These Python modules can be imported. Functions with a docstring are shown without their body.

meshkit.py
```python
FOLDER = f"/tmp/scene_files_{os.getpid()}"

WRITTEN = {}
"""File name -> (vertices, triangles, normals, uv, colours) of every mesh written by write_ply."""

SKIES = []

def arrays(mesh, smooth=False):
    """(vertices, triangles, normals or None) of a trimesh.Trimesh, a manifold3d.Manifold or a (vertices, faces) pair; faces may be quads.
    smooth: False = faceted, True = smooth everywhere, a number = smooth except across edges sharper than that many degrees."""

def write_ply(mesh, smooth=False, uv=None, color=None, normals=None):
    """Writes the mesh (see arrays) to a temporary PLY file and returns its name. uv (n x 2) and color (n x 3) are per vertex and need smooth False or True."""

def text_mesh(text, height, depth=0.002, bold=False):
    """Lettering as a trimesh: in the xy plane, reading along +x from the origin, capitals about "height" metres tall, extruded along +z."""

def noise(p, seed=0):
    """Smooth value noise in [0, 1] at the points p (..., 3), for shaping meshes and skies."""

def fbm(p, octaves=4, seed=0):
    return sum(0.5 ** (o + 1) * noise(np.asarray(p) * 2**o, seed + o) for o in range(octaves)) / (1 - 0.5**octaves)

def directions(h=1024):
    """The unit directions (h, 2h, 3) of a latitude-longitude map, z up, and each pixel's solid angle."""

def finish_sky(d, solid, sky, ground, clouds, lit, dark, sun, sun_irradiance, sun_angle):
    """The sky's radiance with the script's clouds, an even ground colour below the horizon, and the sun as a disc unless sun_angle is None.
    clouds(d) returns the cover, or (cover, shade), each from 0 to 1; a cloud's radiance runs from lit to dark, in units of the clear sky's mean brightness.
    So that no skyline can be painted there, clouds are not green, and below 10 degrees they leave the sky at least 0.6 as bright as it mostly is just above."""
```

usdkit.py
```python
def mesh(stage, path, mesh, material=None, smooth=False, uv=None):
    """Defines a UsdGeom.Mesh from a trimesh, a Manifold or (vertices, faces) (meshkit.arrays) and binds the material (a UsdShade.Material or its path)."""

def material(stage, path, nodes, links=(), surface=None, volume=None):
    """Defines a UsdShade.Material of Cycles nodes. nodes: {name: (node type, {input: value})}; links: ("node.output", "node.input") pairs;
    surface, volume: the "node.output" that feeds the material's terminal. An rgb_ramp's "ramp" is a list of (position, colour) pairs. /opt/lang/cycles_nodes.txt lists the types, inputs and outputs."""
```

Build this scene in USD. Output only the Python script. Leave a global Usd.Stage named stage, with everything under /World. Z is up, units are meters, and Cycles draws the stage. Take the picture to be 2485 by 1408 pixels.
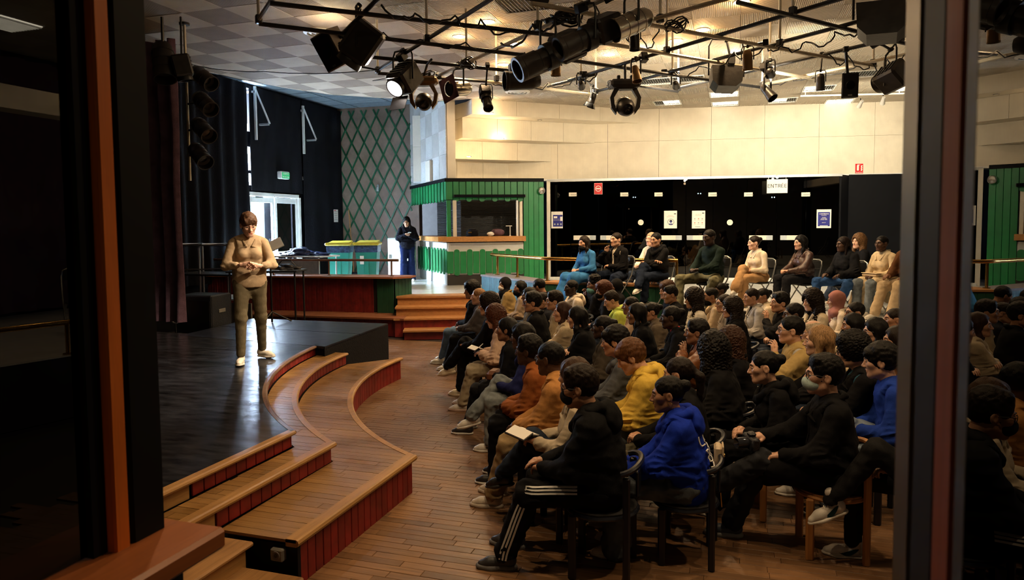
import math, random, numpy as np, trimesh, usdkit, meshkit
from pxr import Usd, UsdGeom, UsdLux, UsdShade, Gf, Sdf, Vt
stage = Usd.Stage.CreateInMemory()
UsdGeom.SetStageUpAxis(stage, 'Z'); UsdGeom.SetStageMetersPerUnit(stage, 1.0)
UsdGeom.Xform.Define(stage, '/World'); stage.SetDefaultPrim(stage.GetPrimAtPath('/World'))
PI = math.pi
# ------------------------------------------------------------------ camera, daylight, exposure
F, PY, PITCH, ROLL, H, TH = 1702., 651., .0607, -.0085, 2.10, math.radians(17.8)   # measured from the picture (2485 x 1408)
def _rc():
    c, s = math.cos(PITCH), math.sin(PITCH); A = np.array([[1, 0, 0], [0, c, -s], [0, s, c]])
    c, s = math.cos(ROLL), math.sin(ROLL); R = np.array([[c, -s, 0], [s, c, 0], [0, 0, 1]]) @ A
    c, s = math.cos(TH), math.sin(TH)
    W = np.array([[c, s, 0], [0, 0, -1], [-s, c, 0]])          # world (a, b, z) -> camera right, down, forward before pitch
    return R @ W
RC = _rc()
cam = UsdGeom.Camera.Define(stage, '/World/Camera')
_r, _u, _b = RC[0], -RC[1], -RC[2]
cam.AddTransformOp().Set(Gf.Matrix4d(*_r, 0, *_u, 0, *_b, 0, 0, 0, H, 1))
cam.CreateHorizontalApertureAttr(36.0); cam.CreateVerticalApertureAttr(36.0 * 1408 / 2485)
cam.CreateFocalLengthAttr(36.0 * F / 2485); cam.CreateVerticalApertureOffsetAttr(-(704 - PY) / 2485 * 36)
cam.CreateClippingRangeAttr(Gf.Vec2f(.05, 200)); cam.CreateFStopAttr(7.0); cam.CreateFocusDistanceAttr(8.0)
cam.CreateExposureAttr(1.0)
def xf(prim, m):
    UsdGeom.Xformable(prim).AddTransformOp().Set(Gf.Matrix4d(*np.asarray(m, float).T.ravel()))
def look(p, d, roll=0):
    """matrix at p whose -z looks along d"""
    z = -np.asarray(d, float) / np.linalg.norm(d); x = np.cross([0, 0, 1.], z) if abs(z[2]) < .999 else np.array([1., 0, 0])
    x /= np.linalg.norm(x); m = np.eye(4); m[:3, 0] = x; m[:3, 1] = np.cross(z, x); m[:3, 2] = z; m[:3, 3] = p
    return m
def rect_light(name, p, d, w, h, inten, col):
    l = UsdLux.RectLight.Define(stage, '/World/' + name); l.CreateWidthAttr(w); l.CreateHeightAttr(h); l.CreateIntensityAttr(inten); l.CreateColorAttr(Gf.Vec3f(*col)); xf(l, look(p, d)); return l
def spot_light(name, p, d, inten, col, angle=25, soft=.3, r=.05):
    l = UsdLux.SphereLight.Define(stage, '/World/' + name); l.CreateRadiusAttr(r); l.CreateIntensityAttr(inten); l.CreateColorAttr(Gf.Vec3f(*col))
    s = UsdLux.ShapingAPI.Apply(l.GetPrim()); s.CreateShapingConeAngleAttr(angle); s.CreateShapingConeSoftnessAttr(soft); xf(l, look(p, d)); return l
def bulb(name, p, inten, col, r=.05):
    l = UsdLux.SphereLight.Define(stage, '/World/' + name); l.CreateRadiusAttr(r); l.CreateIntensityAttr(inten); l.CreateColorAttr(Gf.Vec3f(*col)); xf(l, look(p, (0, 0, -1))); return l
DOOR_LIGHT, WARM, COOL = 170., (1, .66, .34), (.62, .80, 1)
rect_light('daylight_outside_door', (-12.9, 14.5, 3.7), (1, 0.05, -.62), 3.4, 2.4, DOOR_LIGHT, (.70, .84, 1))
dome = UsdLux.DomeLight.Define(stage, '/World/dim_sky'); dome.CreateIntensityAttr(14.); dome.CreateColorAttr(Gf.Vec3f(.6, .75, 1))
# ------------------------------------------------------------------ pixel helpers (measuring: a pixel of the photograph to a point on a known plane)
def ray(px, py): return RC.T @ np.array([(px - 1242.5) / F, (py - PY) / F, 1.])
def at(px, py, z): d = ray(px, py); t = (z - H) / d[2]; return np.array([d[0] * t, d[1] * t, z])
def atd(px, py, dist): d = ray(px, py); return np.array([0, 0, H]) + d * dist       # dist: metres along the view axis
def onw(px, py, p, q):
    d = ray(px, py); p, q = np.array(p[:2], float), np.array(q[:2], float); n = np.array([-(q - p)[1], (q - p)[0]]); t = (n @ p) / (n @ d[:2])
    return np.array([d[0] * t, d[1] * t, H + d[2] * t])
def depth(p): return float(RC[2] @ (np.asarray(p, float) - [0, 0, H]))
# ------------------------------------------------------------------ materials
stage.DefinePrim('/World/Looks', 'Scope')
MATS = {}
def raw(name, nodes, links, surface): MATS[name] = usdkit.material(stage, '/World/Looks/' + name, nodes, links, surface=surface); return MATS[name]
def mat(name, col, rough=.6, metal=0., var=.12, scale=6., bump=.0, bscale=60., stretch=(1, 1, 1), spec=.5, coat=0., col2=None, per=0., detail=4., **kw):
    """a principled material whose colour wanders with noise in space; per: how much it differs from object to object"""
    if name in MATS: return MATS[name]
    c = np.array(col, float); c2 = np.array(col2, float) if col2 is not None else c * (1 - var * 1.6)
    c1 = c if col2 is not None else np.minimum(c * (1 + var), 1)
    n = {'p': ('principled_bsdf', dict(roughness=rough, metallic=metal, specular_ior_level=spec, coat_weight=coat, **kw)), 'g': ('geometry', {}), 'm': ('mapping', dict(scale=stretch)),
         'n': ('noise_texture', dict(scale=scale, detail=detail, roughness=.6)), 'r': ('rgb_ramp', dict(ramp=[(.3, tuple(c2)), (.7, tuple(c1))]))}
    l = [('g.position', 'm.vector'), ('m.vector', 'n.vector'), ('n.fac', 'r.fac')]; out = 'r.color'
    if per:
        n['o'] = ('object_info', {}); n['o2'] = ('map_range', dict(from_min=0., from_max=1., to_min=1 - per, to_max=1 + per)); n['h'] = ('hsv', {})
        l += [('o.random', 'o2.value'), ('o2.result', 'h.value'), (out, 'h.color')]; out = 'h.color'
    l.append((out, 'p.base_color'))
    if bump:
        n['n2'] = ('noise_texture', dict(scale=bscale, detail=3.)); n['b'] = ('bump', dict(strength=bump, distance=.02)); l += [('g.position', 'n2.vector'), ('n2.fac', 'b.height'), ('b.normal', 'p.normal')]
    return raw(name, n, l, 'p.BSDF')
def emit(name, col, s):
    return MATS.get(name) or raw(name, {'e': ('emission', dict(color=col, strength=s))}, [], 'e.emission')
def groove(name, col, scale, ax, rough=.7, bump=.5, var=.06, per=.05, dark=.22):
    """ceiling and wall board with fine parallel grooves"""
    c = np.array(col)
    n = {'p': ('principled_bsdf', dict(roughness=rough, specular_ior_level=.3)), 'g': ('geometry', {}), 'm': ('mapping', dict(scale=(1, 1, 1))), 'w': ('wave_texture', dict(bands_direction=ax, scale=scale, distortion=1.5, detail=2., detail_scale=3.)),
         'n': ('noise_texture', dict(scale=4., detail=5.)), 'r': ('rgb_ramp', dict(ramp=[(.3, tuple(c * (1 - var * 2))), (.7, tuple(c))])), 'o': ('object_info', {}), 'o2': ('map_range', dict(from_min=0., from_max=1., to_min=1 - per, to_max=1 + per)),
         'h': ('hsv', {}), 'b': ('bump', dict(strength=bump, distance=.01)), 'mx': ('mix_color', dict(blend_type='multiply', fac=dark, use_clamp=True)), 'wr': ('rgb_ramp', dict(ramp=[(.0, (.55, .55, .55)), (.5, (1, 1, 1))]))}
    return raw(name, n, [('g.position', 'm.vector'), ('m.vector', 'w.vector'), ('m.vector', 'n.vector'), ('n.fac', 'r.fac'), ('o.random', 'o2.value'), ('o2.result', 'h.value'), ('r.color', 'h.color'), ('w.fac', 'wr.fac'), ('h.color', 'mx.a'), ('wr.color', 'mx.b'),
                          ('mx.result', 'p.base_color'), ('w.fac', 'b.height'), ('b.normal', 'p.normal')], 'p.BSDF')
def wood(name, col, ax=0, rough=.4, var=.35, per=.18, coat=.0, wear=0.):
    s = [22, 22, 22]; s[ax] = 1.3
    c = np.array(col)
    n = {'p': ('principled_bsdf', dict(roughness=rough, coat_weight=coat, coat_roughness=.25, specular_ior_level=.4)), 'g': ('geometry', {}), 'm': ('mapping', dict(scale=tuple(s))), 'n': ('noise_texture', dict(scale=1.6, detail=6., roughness=.65, distortion=.4)),
         'r': ('rgb_ramp', dict(ramp=[(.25, tuple(c * (1 - var))), (.5, tuple(c)), (.75, tuple(np.minimum(c * (1 + var * .6), 1)))])), 'o': ('object_info', {}), 'o2': ('map_range', dict(from_min=0., from_max=1., to_min=1 - per, to_max=1 + per)), 'h': ('hsv', {}),
         'n2': ('noise_texture', dict(scale=2.2, detail=5.)), 'rr': ('map_range', dict(from_min=.3, from_max=.7, to_min=rough - .12, to_max=rough + .2)), 'b': ('bump', dict(strength=.25, distance=.004)),
         'wr': ('rgb_ramp', dict(ramp=[(.42, (.55, .5, .48)), (.6, (1, 1, 1))])), 'mx': ('mix_color', dict(blend_type='multiply', fac=wear))}
    return raw(name, n, [('g.position', 'm.vector'), ('m.vector', 'n.vector'), ('n.fac', 'r.fac'), ('o.random', 'o2.value'), ('o2.result', 'h.value'), ('r.color', 'h.color'), ('g.position', 'n2.vector'), ('n2.fac', 'wr.fac'), ('h.color', 'mx.a'), ('wr.color', 'mx.b'),
                         ('mx.result', 'p.base_color'), ('n2.fac', 'rr.value'), ('rr.result', 'p.roughness'), ('n.fac', 'b.height'), ('b.normal', 'p.normal')], 'p.BSDF')
# ------------------------------------------------------------------ scene tree helpers
USED = {}
def path(name, parent=None):
    base = (parent.GetPath().pathString if parent is not None else '/World') + '/' + name
    k = USED.get(base, 0); USED[base] = k + 1
    return base if k == 0 else f'{base}_{k:03d}'
def data(p, **kw):
    for k, v in kw.items():
        if v: p.SetCustomDataByKey(k, v)
    return p
def thing(name, label=None, cat=None, loc=None, m=None, group=None, kind=None):
    x = UsdGeom.Xform.Define(stage, path(name))
    if m is not None: xf(x, m)
    elif loc is not None: x.AddTranslateOp().Set(Gf.Vec3d(*map(float, loc)))
    return data(x.GetPrim(), label=label, category=cat, group=group, kind=kind)
def obj(name, mesh, m, parent=None, smooth=False, label=None, cat=None, group=None, kind=None, mask=None):
    if isinstance(mesh, MB): mesh = mesh.get()
    p = usdkit.mesh(stage, path(name, parent), mesh, MATS[m] if isinstance(m, str) else m, smooth=smooth)
    if mask is not None: UsdGeom.PrimvarsAPI(p).CreatePrimvar('mask', Sdf.ValueTypeNames.FloatArray, 'vertex').Set(Vt.FloatArray.FromNumpy(np.asarray(mask, np.float32)))
    return data(p.GetPrim(), label=label, category=cat, group=group, kind=kind)
def copy(src, m, label=None, group=None, cat=None):
    """another of the same thing, with copies of its parts"""
    was = src.GetCustomData(); n = src.GetName()
    while n[-4:-3] == '_' and n[-3:].isdigit(): n = n[:-4]
    x = UsdGeom.Xform.Define(stage, path(n)); xf(x, m); p = x.GetPrim()
    p.GetReferences().AddInternalReference(src.GetPath()); p.SetInstanceable(True)
    return data(p, label=label or was.get('label'), category=cat or was.get('category'), group=group or was.get('group'))
def T(x=0, y=0, z=0, rz=0, s=1):
    m = np.eye(4); c, si = math.cos(rz), math.sin(rz); m[:3, :3] = np.array([[c, -si, 0], [si, c, 0], [0, 0, 1]]) * s; m[:3, 3] = (x, y, z); return m
def rot(ax, ang):
    ax = np.asarray(ax, float) / np.linalg.norm(ax); K = np.array([[0, -ax[2], ax[1]], [ax[2], 0, -ax[0]], [-ax[1], ax[0], 0]])
    return np.eye(3) + math.sin(ang) * K + (1 - math.cos(ang)) * K @ K
class MB:
    """collects shapes into one mesh"""
    def __init__(s): s.v, s.f, s.n = [], [], 0
    def add(s, v, f):
        v = np.asarray(v, float); f = np.asarray(f, int)
        if f.shape[1] == 4: f = np.vstack([f[:, [0, 1, 2]], f[:, [0, 2, 3]]])
        s.v.append(v); s.f.append(f + s.n); s.n += len(v); return s
    def tm(s, m): return s.add(np.array(m.vertices), np.array(m.faces))
    BF = np.array([[0, 3, 2, 1], [4, 5, 6, 7], [0, 1, 5, 4], [1, 2, 6, 5], [2, 3, 7, 6], [3, 0, 4, 7]])
    def box(s, c, d, rz=0, R=None, bev=0):
        c, d = np.array(c, float), np.array(d, float) / 2
        if bev:
            bev = min(bev, d.min() * .9); o = []
            for k in range(3):
                e = d - bev; e[k] = d[k]; o += [e * sg for sg in np.array([[x, y, z] for x in (-1, 1) for y in (-1, 1) for z in (-1, 1)])]
            h = trimesh.Trimesh(np.array(o)).convex_hull; v, f = np.array(h.vertices), np.array(h.faces)
        else:
            v = np.array([[-1, -1, -1], [1, -1, -1], [1, 1, -1], [-1, 1, -1], [-1, -1, 1], [1, -1, 1], [1, 1, 1], [-1, 1, 1]]) * d; f = s.BF
        if rz: R = rot((0, 0, 1), rz)
        if R is not None: v = v @ R.T
        return s.add(v + c, f)
    def prism(s, poly, z0, z1):
        """upright prism over a polygon given counter-clockwise (any simple polygon)"""
        from shapely.geometry import Polygon
        P = Polygon([tuple(p[:2]) for p in poly])
        if not P.exterior.is_ccw: P = Polygon(list(P.exterior.coords)[::-1])
        m = trimesh.creation.extrude_polygon(P, z1 - z0, engine='earcut'); m.apply_translation((0, 0, z0)); return s.tm(m)
    def tube(s, pts, r, n=8, cap=True):
        p = np.asarray(pts, float); t = np.gradient(p, axis=0); t /= np.linalg.norm(t, axis=1, keepdims=True) + 1e-12
        u = np.cross(t[0], (0, 0, 1.) if abs(t[0][2]) < .9 else (1., 0, 0)); u /= np.linalg.norm(u); us = []
        for k in range(len(p)):
            u = u - t[k] * (u @ t[k]); u /= np.linalg.norm(u); us.append(u)
        us = np.array(us); w = np.cross(t, us); a = np.arange(n) * 2 * PI / n; r = np.broadcast_to(r, (len(p),))
        v = (p[:, None] + r[:, None, None] * (np.cos(a)[None, :, None] * us[:, None] + np.sin(a)[None, :, None] * w[:, None])).reshape(-1, 3)
        i, j = np.meshgrid(np.arange(len(p) - 1), np.arange(n), indexing='ij'); f = np.stack([i * n + j, i * n + (j + 1) % n, (i + 1) * n + (j + 1) % n, (i + 1) * n + j], -1).reshape(-1, 4)
        tri = [np.vstack([f[:, [0, 1, 2]], f[:, [0, 2, 3]]])]
        if cap:
            k = np.arange(1, n - 1); tri += [np.stack([np.zeros_like(k), k + 1, k], 1), (len(p) - 1) * n + np.stack([np.zeros_like(k), k, k + 1], 1)]
        return s.add(v, np.vstack(tri))
    def lathe(s, prof, n=20, m=None):
        """prof: (radius, height) from bottom to top, turned about z; m: matrix"""
        prof = np.asarray(prof, float); a = np.arange(n) * 2 * PI / n
        v = np.stack([prof[:, 0][:, None] * np.cos(a), prof[:, 0][:, None] * np.sin(a), np.broadcast_to(prof[:, 1][:, None], (len(prof), n))], -1).reshape(-1, 3)
        i, j = np.meshgrid(np.arange(len(prof) - 1), np.arange(n), indexing='ij'); f = np.stack([i * n + j, i * n + (j + 1) % n, (i + 1) * n + (j + 1) % n, (i + 1) * n + j], -1).reshape(-1, 4)
        if m is not None: v = v @ np.asarray(m)[:3, :3].T + np.asarray(m)[:3, 3]
        return s.add(v, f)
    def quadwall(s, p, q, z0, z1, t):
        """upright slab from p to q (plan), thickness t to the left of p->q"""
        p, q = np.array(p[:2], float), np.array(q[:2], float); d = (q - p) / np.linalg.norm(q - p); n = np.array([-d[1], d[0]]) * t
        return s.prism([p, q, q + n, p + n], z0, z1)
    def xform(s, m):
        m = np.asarray(m)
        s.v = [v @ m[:3, :3].T + m[:3, 3] for v in s.v]; return s
    def get(s): return np.vstack(s.v), np.vstack(s.f)
from shapely.geometry import Polygon, box as sbox
from shapely.ops import unary_union
rnd = random.Random(7)
ZF, ZC, ZB, TS = .70, 5.0, 5.5, .652                     # platform, ceiling, the blue-tiled ceiling, ceiling tile
def ext(poly, z0, z1):
    mb = MB()
    for g in (poly.geoms if hasattr(poly, 'geoms') else [poly]):
        if g.area > 1e-5: mb.tm(_ext(g, z0, z1))
    return mb
def _ext(g, z0, z1):
    m = trimesh.creation.extrude_polygon(g, z1 - z0); m.apply_translation((0, 0, z0)); return m
# ---- materials of the place
mat('black_wall', (.004, .0045, .0065), .6, spec=.15); mat('black_cloth', (.0035, .0035, .006), .9, bump=.3, bscale=30, spec=.2); mat('purple_curtain', (.15, .085, .115), .95, var=.25, spec=.15, bump=.3, bscale=120)
mat('stage_vinyl', (.020, .021, .026), .24, var=.6, scale=3.5, stretch=(1, 3.2, 1), bump=.45, bscale=2.6, spec=.6, detail=8); mat('ext_vinyl', (.016, .019, .03), .27, var=.3, scale=3, bump=.35, bscale=4, spec=.6)
wood('tread_wood', (.27, .145, .045), 0, .34, .3, .16, wear=.4, coat=.25); wood('tread_edge', (.38, .205, .07), 1, .4, .3, .1, wear=.3); wood('floor_wood', (.20, .105, .048), 0, .40, .4, .28, wear=.35); wood('old_step_wood', (.33, .17, .06), 1, .45, .4, .1, wear=.8)
wood('sill_wood', (.27, .08, .02), 1, .4, .3, .1); wood('post_wood', (.62, .15, .012), 2, .5, .25, .05); wood('counter_wood', (.52, .24, .07), 0, .35, .3, .1); wood('ledge_wood', (.40, .19, .07), 0, .4, .3, .1); wood('dark_ledge', (.26, .10, .05), 0, .35, .3, .1)
wood('edge_dark', (.12, .06, .03), 1, .4); mat('red_board', (.20, .010, .008), .5, var=.2, per=.2, scale=9); mat('red_dark', (.16, .012, .012), .5, var=.25, per=.2, scale=9); mat('green_dark', (.012, .075, .04), .5, per=.1)
mat('green_board', (.004, .20, .055), .45, var=.08, per=.12); mat('green_lattice', (.004, .095, .038), .5, per=.1); mat('teal_board', (.03, .17, .23), .55, var=.15, per=.15)
mat('lattice_wall', (.24, .17, .13), .8, var=.15, scale=3, bump=.2, bscale=90); mat('white_wall', (.80, .74, .62), .75, var=.05, scale=2, bump=.12, bscale=70); groove('white_panel', (.80, .74, .62), 16., 'x', bump=.12, per=.02, var=.05, dark=.07)
mat('cream', (.78, .72, .60), .6, var=.05); mat('white_floor', (.78, .79, .78), .22, var=.06, spec=.6, coat=.2); mat('grout', (.3, .31, .31), .8); mat('plinth_grey', (.18, .17, .19), .6); mat('dark_plinth', (.018, .014, .014), .6)
groove('tile_light', (.70, .62, .50), 26., 'x', per=.05); groove('tile_dark', (.40, .33, .26), 26., 'y', per=.05); groove('tile_light_b', (.66, .59, .48), 13., 'x', per=.04, bump=1., dark=.4); groove('tile_dark_b', (.58, .51, .41), 13., 'y', per=.04, bump=1., dark=.4); groove('paper_light', (.74, .73, .70), 16., 'z', per=.03); groove('paper_dark', (.58, .56, .52), 16., 'x', per=.03)
mat('blue_tile', (.22, .29, .35), .7, per=.06); mat('tile_rail', (.03, .05, .07), .6); mat('roof', (.05, .05, .05), .9); mat('aluminium', (.55, .57, .58), .4, metal=.7, var=.05); mat('white_paint', (.78, .79, .78), .4, var=.04)
mat('brass', (.60, .36, .10), .22, metal=1, var=.1); mat('brown_rail', (.22, .12, .08), .35, metal=.4); mat('black_metal', (.008, .008, .009), .42, var=.3, per=.2); mat('steel', (.55, .55, .54), .28, metal=1, var=.05); mat('rod_metal', (.48, .42, .32), .4, metal=.6)
mat('white_paper', (.86, .84, .80), .7, var=.03); mat('red_sign', (.62, .015, .02), .5, var=.05); mat('blue_print', (.02, .025, .26), .6, var=.15, scale=20); mat('black_ink', (.02, .02, .025), .6); mat('grey_ink', (.4, .4, .42), .6); mat('pink_ink', (.75, .3, .28), .6)
mat('frosted', (.80, .76, .66), .7, var=.04); mat('frosted_grey', (.50, .55, .58), .7); mat('dull_grey', (.22, .21, .19), .7)
def glassmat(name, tint, refl=1., rough=0.):
    raw(name, {'t': ('transparent_bsdf', dict(color=tint)), 'g': ('glossy_bsdf', dict(color=(refl, refl, refl), roughness=rough)), 'l': ('layer_weight', dict(blend=.5)), 'p': ('math', dict(math_type='power', value2=5.)), 'f': ('math', dict(math_type='multiply_add', value2=.96, value3=.04)), 'm': ('mix_closure', {})}, [('l.facing', 'p.value1'), ('p.value', 'f.value1'), ('f.value', 'm.fac'), ('t.BSDF', 'm.closure1'), ('g.BSDF', 'm.closure2')], 'm.closure')
glassmat('dark_glass', (.02, .02, .022)); glassmat('booth_glass', (.012, .010, .012)); glassmat('clear_glass', (.93, .95, .95)); glassmat('door_glass', (.05, .05, .055))
emit('lamp_panel', (1, .88, .66), 5.); emit('lamp_hot', (1, .82, .5), 40.); emit('stage_lens', (1, .86, .76), 60.); emit('track_lens', (1, .8, .5), 25.); emit('exit_green', (.05, .5, .2), .5); emit('tiny_led', (.6, .9, 1), 3.)
# ---- floor: base, parquet strips
floor = thing('floor', 'brown parquet dance floor of narrow wooden strips', 'floor', kind='structure')
obj('screed', MB().box((-1, 9.4, -.06), (23, 25, .1)), 'dark_plinth', floor)
SP = {}
def nose(pts, z, ox=380, oy=820, s=2.395): return [at(ox + x / s, oy + y / s, z)[:2] for x, y in pts]
n_stage = nose([(795, 540), (740, 490), (700, 455), (660, 400), (632, 330), (634, 280), (660, 230), (720, 170), (800, 110), (870, 70), (940, 42)], .575)
n_t2 = nose([(1025, 605), (975, 575), (900, 520), (860, 470), (825, 410), (812, 350), (825, 300), (860, 240), (900, 200), (960, 160), (1030, 120), (1110, 88)], .45)
n_t1 = nose([(1485, 680), (1430, 650), (1300, 580), (1220, 520), (1160, 450), (1135, 390), (1130, 340), (1150, 300), (1190, 250), (1250, 205), (1330, 155), (1425, 115)], .30)
def spline(p, n=40):
    from scipy.interpolate import splprep, splev
    p = np.array(p); t, _ = splprep(p.T, s=len(p) * .0006, k=3); return np.array(splev(np.linspace(0, 1, n), t)).T
n_stage, n_t2, n_t1 = spline(n_stage), spline(n_t2), spline(n_t1)
e_stage = np.vstack([[n_stage[0][0] + .0, 1.6], n_stage]); e_t2 = np.vstack([[n_t2[0][0] + .02, 2.3], n_t2]); e_t1 = np.vstack([[n_t1[0][0] + .02, 3.36], n_t1])
strips = []
b0 = 3.0
while b0 < 11.6:
    aa = (-6.5 if b0 > 9 else -5.6) + rnd.random() * .5
    while aa < (2.4 if b0 < 6.4 else 3.4):
        L = .42 + rnd.random() * .3; strips.append((aa, b0, L)); aa += L + .002
    b0 += .085 if b0 > 7 else .072
def sees(p, m=60):
    q = RC @ (np.asarray(p, float) - [0, 0, H])
    if q[2] < .3: return None
    x, y = 1242.5 + F * q[0] / q[2], PY + F * q[1] / q[2]
    return (x, y, q[2]) if -m < x < 2485 + m and -m < y < 1408 + m else None
P1 = Polygon(np.vstack([e_t1, [-9, e_t1[-1][1]], [-9, 2.2], [e_t1[0][0], 2.2]])).buffer(-.05)
vis, rest = [], MB()
for aa, bb, L in strips:
    w = .070 if bb < 7 else .083; v = sees((aa + L / 2, bb, 0))
    if P1.contains(sbox(aa, bb, aa + L, bb + w)) or aa < -2.3 and bb < 3.3: continue
    if v and 640 < v[0] < 2250: vis.append((v[2], aa, bb, L, w))
    else: rest.box((aa + L / 2, bb + w / 2, -.002), (L, w, .012), bev=0)
vis.sort()
for k, (d, aa, bb, L, w) in enumerate(vis):
    dz = rnd.uniform(-.0008, .0008)
    if k < 300: obj('parquet_strip', MB().box((aa + L / 2, bb + w / 2, -.002 + dz), (L, w, .012), bev=.002), 'floor_wood', floor)
    else: rest.box((aa + L / 2, bb + w / 2, -.002 + dz), (L - .002, w - .002, .012))
obj('parquet', rest, 'floor_wood', floor, kind='stuff')
# ---- stage with its curved front, two curved steps
def nosing(pts, z, w, t, side=1):
    """rounded edge strip along a plan polyline"""
    p = np.array(pts); tn = np.gradient(p, axis=0); tn /= np.linalg.norm(tn, axis=1, keepdims=True); nn = np.stack([tn[:, 1], -tn[:, 0]], 1) * side
    prof = [(-w, 0), (.0, 0), (.012, -.006), (.018, -t / 2), (.012, -t + .006), (0, -t), (-w, -t)]
    v = np.array([[*(p[i] + nn[i] * o), z + h] for i in range(len(p)) for o, h in prof]); k = len(prof); fs = []
    for i in range(len(p) - 1):
        for j in range(k): fs.append([i * k + j, (i + 1) * k + j, (i + 1) * k + (j + 1) % k, i * k + (j + 1) % k])
    m = MB().add(v, np.array(fs)); e = len(p) - 1
    m.add(np.vstack([v[:k], v[e * k:]]), np.array([[0, j, j + 1] for j in range(1, k - 1)] + [[k, k + j + 1, k + j] for j in range(1, k - 1)])); return m
def resample(p, step):
    p = np.array(p); s = np.concatenate([[0], np.cumsum(np.linalg.norm(np.diff(p, axis=0), axis=1))]); n = max(2, int(round(s[-1] / step))); u = np.linspace(0, s[-1], n + 1)
    return np.stack([np.interp(u, s, p[:, 0]), np.interp(u, s, p[:, 1])], 1)
def boards(parent, pts, z0, z1, step, m, inset=.03, gap=.006, name='board', th=.02):
    q = resample(pts, step)
    for i in range(len(q) - 1):
        d = q[i + 1] - q[i]; L = np.linalg.norm(d); d /= L; n = np.array([d[1], -d[0]]); c = (q[i] + q[i + 1]) / 2 - n * inset
        obj(name, MB().box((*c, (z0 + z1) / 2), (L - gap, th + rnd.uniform(-.002, .002), z1 - z0), rz=math.atan2(d[1], d[0]), bev=.003), m, parent)
def planks(parent, poly, z0, z1, w, m, name='plank', axis=0, long=1.6, gap=.003):
    x0, y0, x1, y1 = poly.bounds
    y = y0
    while y < y1:
        x = x0 - rnd.random() * long
        while x < x1:
            g = poly.intersection(sbox(x, y, x + long - gap, y + w - gap)); x += long
            for q in (g.geoms if hasattr(g, 'geoms') else [g]):
                if q.geom_type == 'Polygon' and q.area > .002: obj(name, MB().tm(_ext(q, z0, z1 + rnd.uniform(-.0006, .0006))), m, parent)
        y += w
st = thing('stage', 'low black stage with a concave curved front edge and red boarded riser', 'stage', kind='structure')
ps = Polygon(np.vstack([e_stage, [-6.2, n_stage[-1][1] + .35], [-11.0, 8.3], [-11.0, 1.6]]))
obj('carcass', ext(ps.buffer(-.05), 0, .55), 'dark_plinth', st); obj('deck', ext(ps.buffer(-.012), .55, .575), 'stage_vinyl', st, label='scuffed black vinyl stage floor')
obj('edge_strip', nosing(e_stage[1:], .577, .03, .035), 'edge_dark', st); obj('edge_strip', nosing(np.array([[e_stage[0][0], 1.7], [e_stage[0][0], n_stage[0][1]]]), .577, .05, .035), 'tread_edge', st)
boards(st, e_stage[1:], .45, .545, .10, 'red_board'); boards(st, [[e_stage[0][0], 3.42], [e_stage[0][0], n_stage[0][1] - .02]], .45, .545, .10, 'red_board'); obj('plain_board', MB().box((e_stage[0][0] - .04, 2.6, .495), (.025, 1.6, .1)), 'tread_edge', st)
st2 = thing('upper_step', 'upper curved wooden step of the stage with red boarded riser', 'step', kind='structure')
p2 = Polygon(np.vstack([e_t2, n_stage[::-1][:1] + [[-.1, .2]], n_stage[::-1], [e_stage[0][0], 2.3]])).buffer(0)
p2w = unary_union([p2, Polygon(np.vstack([n_stage, n_t2[::-1]])).buffer(0)]).buffer(.001)
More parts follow.
